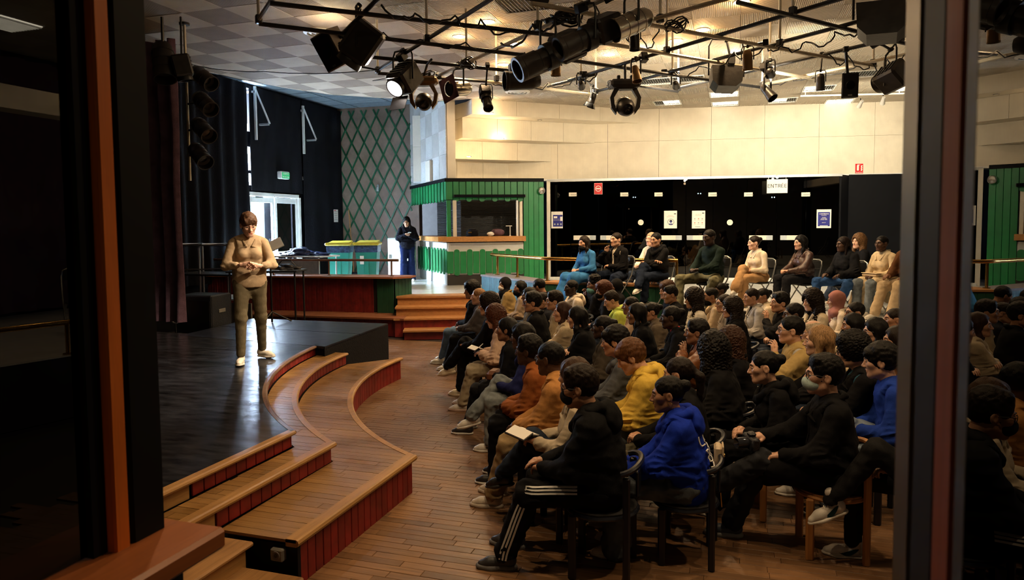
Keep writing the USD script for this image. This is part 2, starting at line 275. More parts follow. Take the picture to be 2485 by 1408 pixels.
obj('carcass', ext(p2w.buffer(-.04), 0, .435), 'dark_plinth', st2); planks(st2, p2w.difference(ps), .432, .449, .075, 'tread_wood'); obj('edge_strip', nosing(e_t2[1:], .452, .045, .035), 'tread_edge', st2); obj('edge_strip', nosing(np.array([[e_t2[0][0], 2.4], [e_t2[0][0], n_t2[0][1]]]), .453, .06, .04), 'tread_edge', st2)
boards(st2, e_t2[1:], .30, .42, .10, 'red_board'); boards(st2, [[e_t2[0][0], 3.36], [e_t2[0][0], n_t2[0][1] - .02]], .30, .42, .10, 'red_board'); obj('plain_board', MB().box((e_t2[0][0] - .04, 2.7, .36), (.025, 1.3, .13)), 'tread_edge', st2)
st1 = thing('lower_step', 'wide lower curved wooden step with tall red boarded riser', 'step', kind='structure')
p1 = Polygon(np.vstack([e_t1, n_t2[::-1], [e_t2[0][0], 3.36]])).buffer(0)
obj('carcass', ext(p1.buffer(-.03), 0, .285), 'dark_plinth', st1); planks(st1, p1.difference(p2w), .282, .299, .075, 'tread_wood'); obj('edge_strip', nosing(e_t1[1:], .302, .045, .04), 'tread_edge', st1); obj('edge_strip', nosing(np.array([[e_t1[0][0], 3.36], [e_t1[0][0], n_t1[0][1]]]), .303, .07, .045), 'tread_edge', st1)
boards(st1, e_t1[1:], 0.0, .27, .105, 'red_board'); boards(st1, [[e_t1[0][0], 3.42], [e_t1[0][0], n_t1[0][1] - .02]], 0.0, .27, .085, 'red_board'); obj('end_panel', MB().box((-2.62, 3.39, .13), (.44, .03, .26)), 'black_wall', st1)
k = thing('stair_block', 'worn wooden step block level with the lower stage step, beside the window sill', 'step', kind='structure')
obj('tread', MB().box((-3.05, 2.72, .262), (.78, 1.22, .03), bev=.01), 'old_step_wood', k); obj('riser', MB().box((-3.06, 2.73, .124), (.72, 1.14, .245)), 'tread_edge', k)
k = thing('stair_block', 'lowest worn wooden step block at the bottom of the photograph', 'step', kind='structure')
obj('tread', MB().box((-2.50, 2.68, .128), (.42, 1.2, .03), bev=.01), 'old_step_wood', k); obj('riser', MB().box((-2.51, 2.69, .056), (.38, 1.12, .112)), 'tread_edge', k)
k = thing('wall_socket', 'grey power socket box under the end of the lower stage step', 'socket', loc=(-2.52, 3.362, .205))
obj('housing', MB().box((0, 0, 0), (.085, .05, .075), bev=.008), 'dull_grey', k); obj('outlet', MB().lathe([(.0, .026), (.018, .026), (.022, .03), (.026, .03), (.028, .0)], 16, look((0, 0, 0), (0, 1, 0))), 'plinth_grey', k); obj('cap', MB().lathe([(.0, .028), (.012, .03)], 12, look((.0, 0, 0), (0, 1, 0))), 'black_metal', k)
# extension of black stage elements
pe = [at(470, 815, .575)[:2], at(768, 846, .575)[:2], at(930, 787, .575)[:2], at(600, 775, .575)[:2]]
sx = thing('stage_extension', 'black square stage platform added behind the curved stage', 'stage', kind='structure')
pe[0], pe[1] = np.array([-7.55, 8.0]), np.array([-5.0, 7.72]); pe[2], pe[3] = np.array([-5.22, 9.85]), np.array([-7.75, 9.85])
obj('carcass', MB().prism([p + (np.mean(pe, 0) - p) * .03 for p in pe], 0, .545), 'black_wall', sx)
for i in range(2):
    u0, u1 = i / 2, (i + 1) / 2; L0 = lambda u: pe[0] + (pe[3] - pe[0]) * u; R0 = lambda u: pe[1] + (pe[2] - pe[1]) * u
    obj('panel', MB().prism([L0(u0 + .004), R0(u0 + .004), R0(u1 - .004), L0(u1 - .004)], .545, .577), 'ext_vinyl', sx)
obj('skirt', MB().quadwall(pe[1], pe[2], .0, .56, .012), 'black_cloth', sx)
# ---- platform round the floor: edge, parapets, steps
PC = np.array([-6.3, 12.55]); A0 = np.array([-11.05, 12.35])
pl = thing('platform', 'pale glossy tiled platform round the parquet floor', 'platform', kind='structure')
edge = [(-6.55, 12.98), (-6.2, 12.8), (-5.3, 13.6), (-5.45, 14.6), (-3.6, 13.05), (-1.05, 12.85), (-.95, 12.7), (3.2, 9.4), (4.4, 7.3), (5.0, 4.6), (8.95, 4.6)]
pp = Polygon([(-11.05, 12.78)] + edge + [(8.95, 19.6), (-11.05, 19.6)])
obj('slab', ext(pp, 0, ZF - .012), 'dark_plinth', pl)
big = MB(); nt = 0
for i in range(-17, 14):
    for j in range(7, 31):
        x, y = i * .65, j * .65; g = pp.buffer(-.004).intersection(sbox(x, y, x + .646, y + .646))
        if g.is_empty or g.geom_type != 'Polygon': continue
        obj('floor_tile', MB().tm(_ext(g, ZF - .012, ZF)), 'white_floor', pl) if nt < 290 and sees((x, y, ZF)) else big.tm(_ext(g, ZF - .012, ZF)); nt += 1
if big.v: obj('tiling', big, 'white_floor', pl, kind='stuff')
sp = thing('platform_steps', 'wooden steps with red risers leading up to the bright platform', 'steps', kind='structure')
fr = [np.array([-6.35, 12.6]), np.array([-4.55, 13.35])]   # top step front line
dv = (fr[1] - fr[0]) / np.linalg.norm(fr[1] - fr[0]); nv = np.array([dv[1], -dv[0]])
for i in range(4):
    z1 = ZF - i * .175; o = nv * (.36 * i); e0 = -.1 if i < 3 else .1
    p, q = fr[0] + o + dv * e0, fr[1] + o
    bk = -nv * .45
    obj('riser', MB().prism([p + nv * -.02, q + nv * -.02, q + bk, p + bk], 0, z1 - .03), 'ledge_wood' if i < 2 else 'red_dark', sp); obj('tread', MB().prism([p + nv * .02 - dv * .02, q + nv * .02, q + bk, p + bk - dv * .02], z1 - .03, z1 + .002 * (3 - i)), 'ledge_wood', sp)
lg = thing('bench_ledge', 'wooden bench ledge on red boards along the foot of the dark red parapet', 'ledge', kind='structure')
obj('top', MB().prism([(-10.9, 11.75), (-5.98, 11.92), (-6.3, 12.75), (-10.9, 12.55)], .325, .36), 'dark_ledge', lg); boards(lg, [(-10.9, 11.82), (-6.0, 11.97)], 0, .322, .12, 'red_dark', 0); boards(lg, [(-6.0, 11.97), (-6.3, 12.6)], 0, .322, .12, 'red_dark', 0)
pw = thing('parapet', 'dark red boarded parapet with a wooden cap left of the steps', 'parapet', kind='structure')
obj('core', MB().prism([(-10.9, 12.45), (-6.55, 12.68), (-6.42, 13.1), (-10.9, 12.8)], .3, 1.06), 'dark_plinth', pw); boards(pw, [(-10.9, 12.4), (-7.0, 12.62)], .36, 1.05, .062, 'red_dark', 0, .003, 'board', .016); boards(pw, [(-6.92, 12.62), (-6.55, 12.62)], .36, 1.05, .12, 'green_dark', 0, .003); boards(pw, [(-6.53, 12.64), (-6.38, 13.08)], .36, 1.05, .1, 'green_dark', 0, .003)
obj('cap', MB().prism([(-10.9, 12.3), (-6.5, 12.5), (-6.26, 12.8), (-6.3, 13.14), (-6.9, 13.15), (-10.9, 12.95)], 1.06, 1.095), 'dark_ledge', pw)
def railing(name, pts, zb, zt, r, m, label, posts):
    t = thing(name, label, 'railing'); p = [np.array([*q, zt]) for q in pts]
    obj('handrail', MB().tube(resample3(p, .25), r, 10), m, t, smooth=40)
    for q in posts: obj('post', MB().tube([(*q, zb), (*q, zt - r * .6)], r * .72, 8).lathe([(r * 1.7, zb + .004), (r * 1.7, zb + .014), (0, zb + .016)], 12, T(*q)), m, t, smooth=40)
    return t
def resample3(p, step):
    o = []
    for u, v in zip(p[:-1], p[1:]):
        n = max(1, int(np.linalg.norm(v - u) / step)); o += [u + (v - u) * k / n for k in range(n)]
    return np.array(o + [p[-1]])
railing('guard_rail', [(-10.8, 12.5), (-6.5, 12.75)], 1.095, 1.42, .026, 'brown_rail', 'brown metal handrail on short posts along the dark red parapet', [(-9.35, 12.58), (-8.05, 12.66), (-6.65, 12.74)])
p3 = [at(1166, 666, 1.05), at(1312, 684, 1.05), at(1640, 693, 1.05)]
p3 = [np.array([p[0], p[1]]) for p in p3]; bk3 = [p3[0] + [.35, .45], p3[1] + [.12, .5], p3[2] + [.0, .35]]
tw = thing('parapet', 'parapet with blue-green boards and a pale ledge, in front of the glass doors', 'parapet', kind='structure')
obj('core', MB().prism([*[p + (bk - p) * .1 for p, bk in zip(p3, bk3)], *bk3[::-1]], 0, 1.0), 'black_wall', tw); boards(tw, [p3[0], p3[1]], .3, 1.01, .06, 'teal_board', .03, .003, 'board', .016); boards(tw, [p3[1] + [.02, -.01], p3[2]], .3, 1.01, .12, 'green_dark', .03, .003, 'board', .016)
obj('end_board', MB().quadwall(p3[2] + [.012, 0], bk3[2] + [.012, 0], .3, 1.01, .02), 'teal_board', tw)
obj('ledge', MB().prism([p3[0], p3[1], bk3[1], bk3[0]], 1.01, 1.045), 'plinth_grey', tw); obj('ledge', MB().prism([p3[1], p3[2], bk3[2], bk3[1]], 1.01, 1.045), 'ledge_wood', tw)
r3 = [at(1170, 626, 1.44), at(1285, 636, 1.44), at(1642, 638, 1.44)]; mid = [(p + q) / 2 for p, q in zip(p3, bk3)]
railing('guard_rail', [mid[0] + [-.05, .2], mid[0], mid[1], mid[2] + [.02, 0]], 1.045, 1.47, .033, 'brass', 'polished brass handrail in front of the seated back row', [mid[0] + (mid[1] - mid[0]) * .12, mid[0] + (mid[1] - mid[0]) * .5, mid[1], mid[1] + (mid[2] - mid[1]) * .38, mid[2]])
# ---- walls
AL = -11.05; C0 = np.array([-6.5, 15.25]); L0 = np.array([-8.75, 18.0]); E0 = np.array([-4.42, 16.3]); W0 = np.array([-2.1, 18.1]); W1 = np.array([3.75, 19.1])
wd = (W1 - W0) / np.linalg.norm(W1 - W0); wn = np.array([-wd[1], wd[0]])
wl = thing('wall_left', 'black wall with a doorway and a narrow gap of daylight', 'wall', kind='structure')
for c, d in (((AL - .1, 6, 2.8), (.2, 15.8, 5.7)), ((AL - .1, 17.05, 2.8), (.2, 2.1, 5.7)), ((AL - .1, 14.98, 2.95 + .08), (.2, 2.04, .16)), ((AL - .1, 15.15, 4.35), (.2, 1.7, 2.5)), ((AL - .1, 14.1, 3.43), (.2, .45, .07)), ((AL - .1, 14.1, 4.2), (.2, .45, .36)), ((AL - .1, 14, .35), (.2, 4, .7))): obj('wall_section', MB().box(c, d), 'black_wall', wl)
obj('wall_section', MB().box((AL - .1, 14.1, 5.55), (.2, .45, .3)), 'black_wall', wl)
obj('ledge_strip', MB().box((AL + .06, 17.1, 3.4), (.12, 1.95, .1), bev=.01), 'dull_grey', wl)
# curtains
def curtain(name, p, q, z0, z1, m, folds, amp, label, seed=0, th=.012):
    r = random.Random(seed); p, q = np.array(p, float), np.array(q, float); L = np.linalg.norm(q - p); d = (q - p) / L; n = np.array([-d[1], d[0]]); N = int(folds * 10); u = np.linspace(0, 1, N + 1); zs = np.linspace(z0, z1, 7)
    ph = np.cumsum([r.uniform(.6, 1.4) for _ in range(N + 1)]); ph = ph / ph[-1] * folds * 2 * PI; V = []
    for sgn in (1, -1):
        for z in zs:
            w = amp * (1 + .25 * math.sin(3 * z)) * np.sin(ph + .25 * math.sin(2 * z)) + sgn * th / 2
            V.append(np.stack([p[0] + d[0] * L * u + n[0] * w, p[1] + d[1] * L * u + n[1] * w, np.full(N + 1, z)], 1))
    V = np.array(V); K = len(zs); idx = np.arange(2 * K * (N + 1)).reshape(2, K, N + 1); f = []
    a, b, c, e = idx[0, :-1, :-1], idx[0, :-1, 1:], idx[0, 1:, 1:], idx[0, 1:, :-1]; f.append(np.stack([b, a, e, c], -1).reshape(-1, 4))
    a, b, c, e = idx[1, :-1, :-1], idx[1, :-1, 1:], idx[1, 1:, 1:], idx[1, 1:, :-1]; f.append(np.stack([a, b, c, e], -1).reshape(-1, 4))
    for i in (0, N): f.append(np.stack([idx[0, :-1, i], idx[1, :-1, i], idx[1, 1:, i], idx[0, 1:, i]], -1))
    for k_ in (0, K - 1): f.append(np.stack([idx[0, k_, :-1], idx[0, k_, 1:], idx[1, k_, 1:], idx[1, k_, :-1]], -1))
    return obj(name, MB().add(V.reshape(-1, 3), np.vstack(f)), m, smooth=60, label=label, cat='curtain')
curtain('stage_curtain', (-10.9, 8.75), (-7.95, 8.55), .68, 4.9, 'purple_curtain', 13, .07, 'dark plum stage curtain hanging in folds at the left edge of the stage', 1)
curtain('black_drape', (-10.85, 9.2), (-10.85, 13.78), .9, 5.42, 'black_cloth', 12, .05, 'black blackout drape left of the daylit doorway', 2)
curtain('black_drape', (-10.92, 13.98), (-10.92, 16.0), 2.98, 5.42, 'black_cloth', 4, .02, 'black blackout drape above the double door', 3)
curtain('black_drape', (-10.92, 16.08), (-10.92, 17.95), .75, 5.42, 'black_cloth', 3, .015, 'black blackout drape between the double door and the trellis wall', 4)
for yy, z0 in ((14.1, 4.2), (16.02, 4.05)):
    t = thing('window_stay', 'pale folding window stay arm at the ' + ('left edge' if yy < 15 else 'right end') + ' of the drape over the double door', 'window stay')
    obj('mount', MB().box((AL + .1, yy, z0 + 1.1), (.22, .05, .05)), 'white_paint', t); obj('upright', MB().box((AL + .2, yy, z0 + .6), (.05, .05, 1.25)), 'white_paint', t); obj('arm', MB().tube([(AL + .22, yy, z0 + 1.15), (AL + .5, yy + .12, z0 + .35)], .022, 6), 'white_paint', t); obj('latch', MB().box((AL + .4, yy + .05, z0 + .33), (.28, .05, .05), bev=.01), 'aluminium', t)
# double door
dr = thing('door_1', 'white framed glazed double door, left leaf bright with daylight', 'door', kind='structure')
for y in (13.93, 15.97): obj('jamb', MB().box((AL, y, 1.83), (.14, .09, 2.25), bev=.008), 'white_paint', dr)
obj('head', MB().box((AL, 14.95, 2.91), (.14, 2.13, .09), bev=.008), 'white_paint', dr)
for y0, y1, gm in ((13.98, 14.94, 'clear_glass'), (14.97, 15.92, 'door_glass')):
    for y in (y0 + .04, y1 - .04): obj('stile', MB().box((AL, y, 1.78), (.06, .08, 2.15), bev=.006), 'white_paint', dr)
    for z in (.78, 1.45, 2.78): obj('rail', MB().box((AL, (y0 + y1) / 2, z), (.058, y1 - y0 - .16, .14 if z > 2 else .1), bev=.006), 'white_paint', dr)
    for z0, z1 in ((.83, 1.4), (1.5, 2.71)): obj('pane', MB().box((AL, (y0 + y1) / 2, (z0 + z1) / 2), (.008, y1 - y0 - .16, z1 - z0)), gm, dr)
    obj('handle', MB().tube([(AL + .04, y1 - .05 if y0 < 14 else y0 + .05, 1.62), (AL + .1, y1 - .05 if y0 < 14 else y0 + .05, 1.62), (AL + .1, y1 - .05 if y0 < 14 else y0 + .05, 1.82), (AL + .04, y1 - .05 if y0 < 14 else y0 + .05, 1.82)], .012, 6), 'steel', dr)
obj('door_closer', MB().box((AL + .06, 14.3, 2.83), (.06, .3, .06), bev=.008).tube([(AL + .1, 14.4, 2.84), (AL + .3, 14.6, 2.84), (AL + .06, 14.9, 2.88)], .01, 6), 'aluminium', dr)
obj('outer_shutter', MB().box((AL - .3, 15.5, 1.8), (.04, 1.1, 2.3)), 'black_wall', dr)
t = thing('exit_sign', 'small emergency exit light box reading SORTIE DE SECOURS', 'exit sign', m=T(AL + .26, 15.02, 3.40))
obj('box', MB().box((0, 0, 0), (.14, .34, .19), bev=.02), 'white_paint', t); obj('bracket', MB().box((-.16, 0, .04), (.22, .06, .05)), 'black_metal', t); obj('face', MB().box((.073, .0, -.01), (.006, .3, .15)), 'exit_green', t)
def text(s, h, dep=.003, bold=False): return meshkit.text_mesh(s, h, dep, bold)
def put(tm, x, y, z, ux, uy, center=True):
    """text mesh onto an upright plane: reading direction ux (plan), facing uy"""
    v = np.array(tm.vertices); 
    if center: v = v - [v[:, 0].min() / 2 + v[:, 0].max() / 2, 0, 0]
    ux, uy = np.array([*ux, 0.]), np.array([*uy, 0.]); return MB().add(np.array([x, y, z]) + v[:, :1] * ux + v[:, 1:2] * [0, 0, 1.] + v[:, 2:] * uy, np.array(tm.faces))
obj('lettering', put(text('SORTIE', .045), .077, 0, .01, (0, 1), (1, 0)).add(*put(text('DE SECOURS', .03), .077, 0, -.06, (0, 1), (1, 0)).get()), 'white_paper', t)
t = thing('wall_notice', 'small white printed notice on the black wall beside the trellis', 'notice', m=T(AL + .16, 17.55, 2.42)); obj('sheet', MB().box((0, 0, 0), (.006, .22, .36)), 'white_paper', t)
for j in range(5): obj('print_line', MB().box((.004, -.0, .12 - j * .055), (.002, .17, .014)), 'grey_ink', t)
obj('print_line', MB().box((.004, -.05, .15), (.002, .08, .02)), 'red_sign', t)
# trellis wall
wb = thing('wall_back', 'brown wall covered with a green wooden trellis', 'wall', kind='structure')
obj('wall_section', MB().box((-9.85, 18.1, 3.0), (2.7, .2, 5.3)), 'lattice_wall', wb)
x0, x1, z0, z1, sw, sh = -10.98, -8.72, .8, 5.42, .40, .74
for s in (1, -1):
    for kx in range(-8, 14):
        # slat: z = z0 + s*(x - xc)*sh/sw
        xc = x0 + kx * sw; pts = []
        for x in (x0, x1):
            pts.append((x, z0 + s * (x - xc) * sh / sw))
        (xa, za), (xb, zb) = pts
        lo, hi = 0., 1.
        for zz in ((z0, z1),):
            d = zb - za; t0, t1 = (zz[0] - za) / d, (zz[1] - za) / d; lo, hi = max(lo, min(t0, t1)), min(hi, max(t0, t1))
        if hi - lo < .03: continue
        P, Q = np.array([xa + (xb - xa) * lo, za + (zb - za) * lo]), np.array([xa + (xb - xa) * hi, za + (zb - za) * hi]); L = np.linalg.norm(Q - P); an = math.atan2(Q[1] - P[1], Q[0] - P[0])
        obj('trellis_slat', MB().box(((P[0] + Q[0]) / 2, 17.985 - (.012 if s > 0 else 0), (P[1] + Q[1]) / 2), (L, .012, .045), R=rot((0, -1, 0), an)), 'green_lattice', wb)
t = thing('wall_hook', 'small pale hook fixture on the trellis wall', 'hook'); obj('plate', MB().box((-9.75, 17.95, 3.2), (.05, .03, .2), bev=.01), 'frosted_grey', t); obj('hook', MB().tube([(-9.75, 17.92, 3.25), (-9.75, 17.85, 3.2), (-9.75, 17.85, 3.12), (-9.75, 17.9, 3.1)], .012, 6), 'frosted_grey', t)
# ---- green bar booth
bd, ld = (E0 - C0) / np.linalg.norm(E0 - C0), (L0 - C0) / np.linalg.norm(L0 - C0); bn, ln = np.array([-bd[1], bd[0]]), np.array([ld[1], -ld[0]])     # bn, ln: into the booth
bar = thing('bar_booth', 'green boarded bar booth with a serving hatch and scalloped fascia', 'bar', kind='structure')
Lb = np.linalg.norm(E0 - C0); xr = .55 / Lb
hx0, hx1 = onw(1092, 480, C0, E0), onw(1264, 480, C0, E0)
def face(o, dr_, nr, n, w, s0, z0, z1, m, name='board', off=0., round_=None, alt=.0, lab=None):
    for i in range(n):
        c = o + dr_ * (s0 + (i + .5) * w) - nr * off; big_ = i % 2 == 1
        zz0, zz1, ww, oo = z0, z1, w - .006, 0
        if round_ and big_: ww, oo = w * .86, .018
        mb = MB().box((*(c - nr * oo), (zz0 + zz1) / 2), (ww, .022, zz1 - zz0), rz=math.atan2(dr_[1], dr_[0]), bev=.003)
        if round_ and big_:
            for e, zc in ((1, zz1), (-1, zz0)):
                if round_ in ('both', 'top' if e > 0 else 'bottom'):
                    R = np.eye(3); R[:, 0] = [*dr_, 0]; R[:, 1] = [0, 0, e]; R[:, 2] = np.cross(R[:, 0], R[:, 1]); m4 = np.eye(4); m4[:3, :3] = R; m4[:3, 3] = (*(c - nr * oo), zc)
                    a = np.linspace(0, PI, 9); pl_ = [(ww / 2 * math.cos(x), .05 * math.sin(x)) for x in a]; q = trimesh.creation.extrude_polygon(Polygon(pl_), .022); q.apply_translation((0, 0, -.011)); q.apply_transform(m4); mb.tm(q)
        obj(name, mb, m, bar)
nb = 12; wb_ = (np.linalg.norm(hx1[:2] - C0) + .06) / nb
cR = wb_ * nb
face(C0, bd, bn, nb, wb_, 0, .98, 1.5, 'green_board', round_='both'); face(C0, bd, bn, 4, (Lb - cR) / 4, cR, .8, 3.14, 'green_board')
obj('backing', MB().quadwall(C0 + bn * .03, C0 + bd * cR + bn * .03, .7, 1.70, .06), 'white_paint', bar); obj('plinth', MB().quadwall(C0 + bn * .0, C0 + bd * cR + bn * .0, .7, .95, .05), 'dark_plinth', bar); obj('side_wall', MB().quadwall(C0 + bd * cR + bn * .03, E0 + bn * .03, .7, 3.2, .1), 'dark_plinth', bar)
face(C0, bd, bn, nb, wb_, 0, 2.72, 3.14, 'green_board', round_='bottom'); obj('hatch_lintel', MB().quadwall(C0 + bn * .03, C0 + bd * cR + bn * .03, 2.7, 3.2, .05), 'green_dark', bar)
Ll = 2.75; n2 = 20
face(C0, ld, ln, n2, Ll / n2, .0, 1.0, 1.52, 'green_board', round_='both'); face(C0, ld, ln, 24, 3.4 / 24, .0, 2.72, 3.14, 'green_board', round_='bottom')
obj('backing', MB().quadwall(C0 + ld * .0 + ln * .03, C0 + ld * Ll + ln * .03, .7, 1.70, -.06), 'white_paint', bar); obj('plinth', MB().quadwall(C0 + ln * .06, C0 + ld * (Ll - .25) + ln * .06, .7, 1.0, -.05), 'plinth_grey', bar); obj('hatch_lintel', MB().quadwall(C0 + ln * .03, L0 + ln * .03, 2.7, 3.2, -.05), 'green_dark', bar)
obj('top_trim', MB().prism([C0 - bn * .03 - bd * .02, E0 - bn * .03, E0 + bn * .05, C0 + bn * .05], 3.14, 3.22), 'black_wall', bar); obj('top_trim', MB().prism([C0 - ln * .03, L0 - ln * .03, L0 + ln * .05, C0 + ln * .05], 3.14, 3.22), 'black_wall', bar)
for s0, w_, m_ in ((.05, .10, 'green_board'), (.19, .09, 'cream')): obj('hatch_post', MB().box((*(C0 + bd * s0), 2.27), (w_, .1, .86), rz=math.atan2(bd[1], bd[0]), bev=.006), m_, bar)
for s0, w_, m_ in ((cR - .06, .07, 'cream'), (cR - .15, .05, 'white_paint')): obj('hatch_post', MB().box((*(C0 + bd * s0 + bn * .02), 2.27), (w_, .08, .86), rz=math.atan2(bd[1], bd[0]), bev=.006), m_, bar)
obj('counter_top', MB().prism([C0 - bn * .22 - bd * .12, C0 + bd * (cR + .02) - bn * .2, C0 + bd * (cR + .02) + bn * .4, C0 + bn * .4 + bd * .2], 1.73, 1.85), 'counter_wood', bar); obj('counter_top', MB().prism([C0 - ln * .16 - bd * .05, C0 + ln * .45, C0 + ld * 2.85 + ln * .45, C0 + ld * 2.85 - ln * .16], 1.735, 1.848), 'counter_wood', bar)
pk = C0 + bd * cR
for k in range(34):      # roller shutters inside
    zz = 1.86 + k * .036
    obj('shutter_slat', MB().box((*(C0 + bd * 1.15 + bn * 1.6), zz), (2.1, .02, .032), rz=math.atan2(bd[1], bd[0]), bev=.006), 'black_metal', bar)
    if k < 30: obj('shutter_slat', MB().box((*(C0 + ld * 1.25 + ln * .42), zz), (2.1, .02, .032), rz=math.atan2(ld[1], ld[0]), bev=.006), 'black_metal', bar)
obj('back_wall', MB().prism([C0 + bn * 1.7 + bd * .1, E0 + bn * 1.7, E0 + bn * 1.8, C0 + bn * 1.8 + bd * .1], .7, 3.2), 'black_wall', bar)
t = thing('awning_rod', 'black rolled awning bar above the serving hatch', 'awning'); q0, q1 = C0 + bd * .18 - bn * .12, C0 + bd * (cR + .02) - bn * .12
obj('roll', MB().tube([(*q0, 2.80), (*q1, 2.80)], .035, 10), 'black_cloth', t, smooth=40)
for s in (0, 1): obj('bracket', MB().box((*(q0 + (q1 - q0) * s + bn * .05), 2.80), (.03, .12, .06), rz=math.atan2(bd[1], bd[0])), 'black_metal', t)
t = thing('wall_spotlight', 'round chrome spotlight on the green wall right of the hatch', 'lamp', m=look((*(C0 + bd * (cR + .42) - bn * .1), 2.93), (*-bn, -.25))); obj('shell', MB().lathe([(0, .08), (.06, .06), (.085, .01), (.08, -.05), (.065, -.06), (.06, -.04), (0, -.03)], 18), 'steel', t, smooth=50); obj('arm', MB().box((0, 0, .09), (.03, .03, .06)), 'steel', t)
t = thing('bar_tap', 'small pale tap stand on the counter behind the hatch', 'tap', m=T(*(C0 + bd * (cR - .28) + bn * .3), 1.85)); obj('column', MB().lathe([(.03, 0), (.014, .02), (.014, .24), (0, .25)], 10), 'white_paint', t); obj('arm', MB().box((-.03, 0, .24), (.16, .03, .025), bev=.008), 'white_paint', t)
t = thing('cap_hat', 'dark cap with a small gold badge on the bar counter', 'cap', m=T(*(C0 + bd * .62 + bn * .22), 1.85)); obj('crown', MB().lathe([(.14, 0), (.15, .05), (.13, .13), (.07, .18), (0, .19)], 18), 'black_cloth', t, smooth=60); obj('badge', MB().box((0, -.145, .09), (.09, .012, .035), bev=.004), 'brass', t); obj('peak', MB().prism([(-.12, -.1), (.12, -.1), (.08, -.22), (-.08, -.22)], .005, .02), 'black_cloth', t)
t = thing('napkin_heap', 'crumpled white napkins on the bar counter', 'napkins', m=T(*(C0 + bd * 1.05 + bn * .1), 1.85)); mm = trimesh.creation.icosphere(2, .06); v_ = np.array(mm.vertices); v_ *= (1 + .35 * np.array(meshkit.noise(v_ * 30)).reshape(-1, 1)) if hasattr(meshkit, 'noise') else 1; v_ *= [1.3, .8, .7]; v_[:, 2] -= v_[:, 2].min(); obj('paper', MB().add(v_, np.array(mm.faces)), 'white_paper', t)
t = thing('folded_cloth', 'dark folded cloth heap on the counter at the right of the hatch', 'cloth', m=T(*(C0 + bd * 1.25 + bn * .28), 1.85)); v_ = np.array(mm.vertices) * 1.0; v_ = v_ * (1 + .25 * np.array(meshkit.noise(v_ * 22)).reshape(-1, 1)) * [2.6, 1.4, 1.3]; v_[:, 2] -= v_[:, 2].min(); obj('fabric', MB().add(v_, np.array(mm.faces)), 'purple_curtain', t, smooth=60)
cb = atd(976, 625, 18.6); t = thing('cabinet', 'low white cupboard beside the bar, behind the standing woman', 'cabinet', m=T(cb[0], cb[1], ZF, .25))
obj('body', MB().box((0, 0, .55), (.66, .45, 1.1), bev=.008), 'white_paint', t); obj('door', MB().box((0, -.235, .56), (.62, .02, 1.02), bev=.006), 'white_paint', t); obj('lock', MB().box((-.27, -.25, .62), (.05, .02, .10)), 'dull_grey', t)
# ---- upper white wall: checkered paper left of the corner, stepped soffits, long wall
uw = thing('wall_right', 'cream upper wall with stepped soffits above the glass doors', 'wall', kind='structure')
obj('wall_section', MB().quadwall(C0 + ln * .04, L0 + ln * .04 + ld * .2, 3.2, 5.5, -.2), 'white_wall', uw)
for i in range(6):
    for j in range(4):
        s0, zz = i * .62, 3.22 + j * .57
        if s0 > 3.5: continue
        w_ = min(.62, 3.55 - s0)
        obj('wall_tile', MB().quadwall(C0 + ld * (s0 + .004) + ln * .03, C0 + ld * (s0 + w_ - .004) + ln * .03, zz, min(zz + .566, 5.49), .022), 'paper_light' if (i + j) % 2 else 'paper_dark', uw)
WA = W0 - wd * 6.2
nseg = 14
for i in range(nseg):
    a0 = WA + wd * (i * 1.28); obj('wall_panel', MB().quadwall(a0 + wd * .003, a0 + wd * 1.277, 3.29, 4.2, .1), 'white_panel', uw); obj('wall_panel', MB().quadwall(a0 + wd * .003, a0 + wd * 1.277, 4.204, 5.02, .1), 'white_panel', uw)
obj('soffit', MB().prism([WA, WA + wd * 14, WA + wd * 14 + wn * .5, WA + wn * .5], 3.25, 3.29), 'white_paint', uw)
su = np.array([.766, .642]); sn = np.array([-.642, .766])
S0 = np.array([-5.81, 15.19])
zs = [5.0, 4.66, 4.18, 3.74, 3.22]
for k in range(4):
    o = S0 + sn * (.56 * k) - su * ([0, .05, .30, .55][k])
    # intersection of the front line with the wall line
    M_ = np.array([su, -wd]).T; t_ = np.linalg.solve(M_, WA - o); q = o + su * t_[0]
    lft = o + sn * 1.2
    n_ = 4 - (k > 1); 
    obj('soffit_core', MB().prism([o + sn * .03, q + sn * .03, q + sn * .06 - wd * .05, WA + wd * 1.5 + wn * .3, C0 + bn * 1.0, o + sn * .4], zs[k + 1] + .004, zs[k] - .002), 'white_wall', uw)
    for i in range(n_):
        u0, u1 = t_[0] * i / n_, t_[0] * (i + 1) / n_; obj('soffit_panel', MB().quadwall(o + su * (u0 + .003), o + su * (u1 - .003), zs[k + 1], zs[k], .035), 'white_panel', uw)
# small lamps under the soffits
for nm, (px, py), kk, on_ in (('under the topmost soffit', (1310, 291), 0, .25), ('under the second soffit', (1218, 336), 1, 1), ('at the left end under the third soffit', (1138, 379), 2, 1), ('at the left end under the top soffit', (1192, 273), 0, 1)):
    z_ = zs[kk + 1]; p = at(px, py, z_); l = thing('soffit_downlight', 'small bright downlight ' + nm, 'lamp', m=T(*p[:2], z_)); obj('ring', MB().lathe([(.06, .0), (.06, -.012), (.045, -.014), (.042, 0)], 18), 'steel', l, smooth=40); obj('bulb', MB().lathe([(.042, -.004), (.03, -.018), (0, -.024)], 14), 'lamp_hot' if on_ == 1 else 'cream', l, smooth=60)
    if on_ == 1: bulb('soffit_bulb_%d' % (px), p - [0, 0, .06] + np.array([*sn, 0]) * .10, 190, WARM, .03)
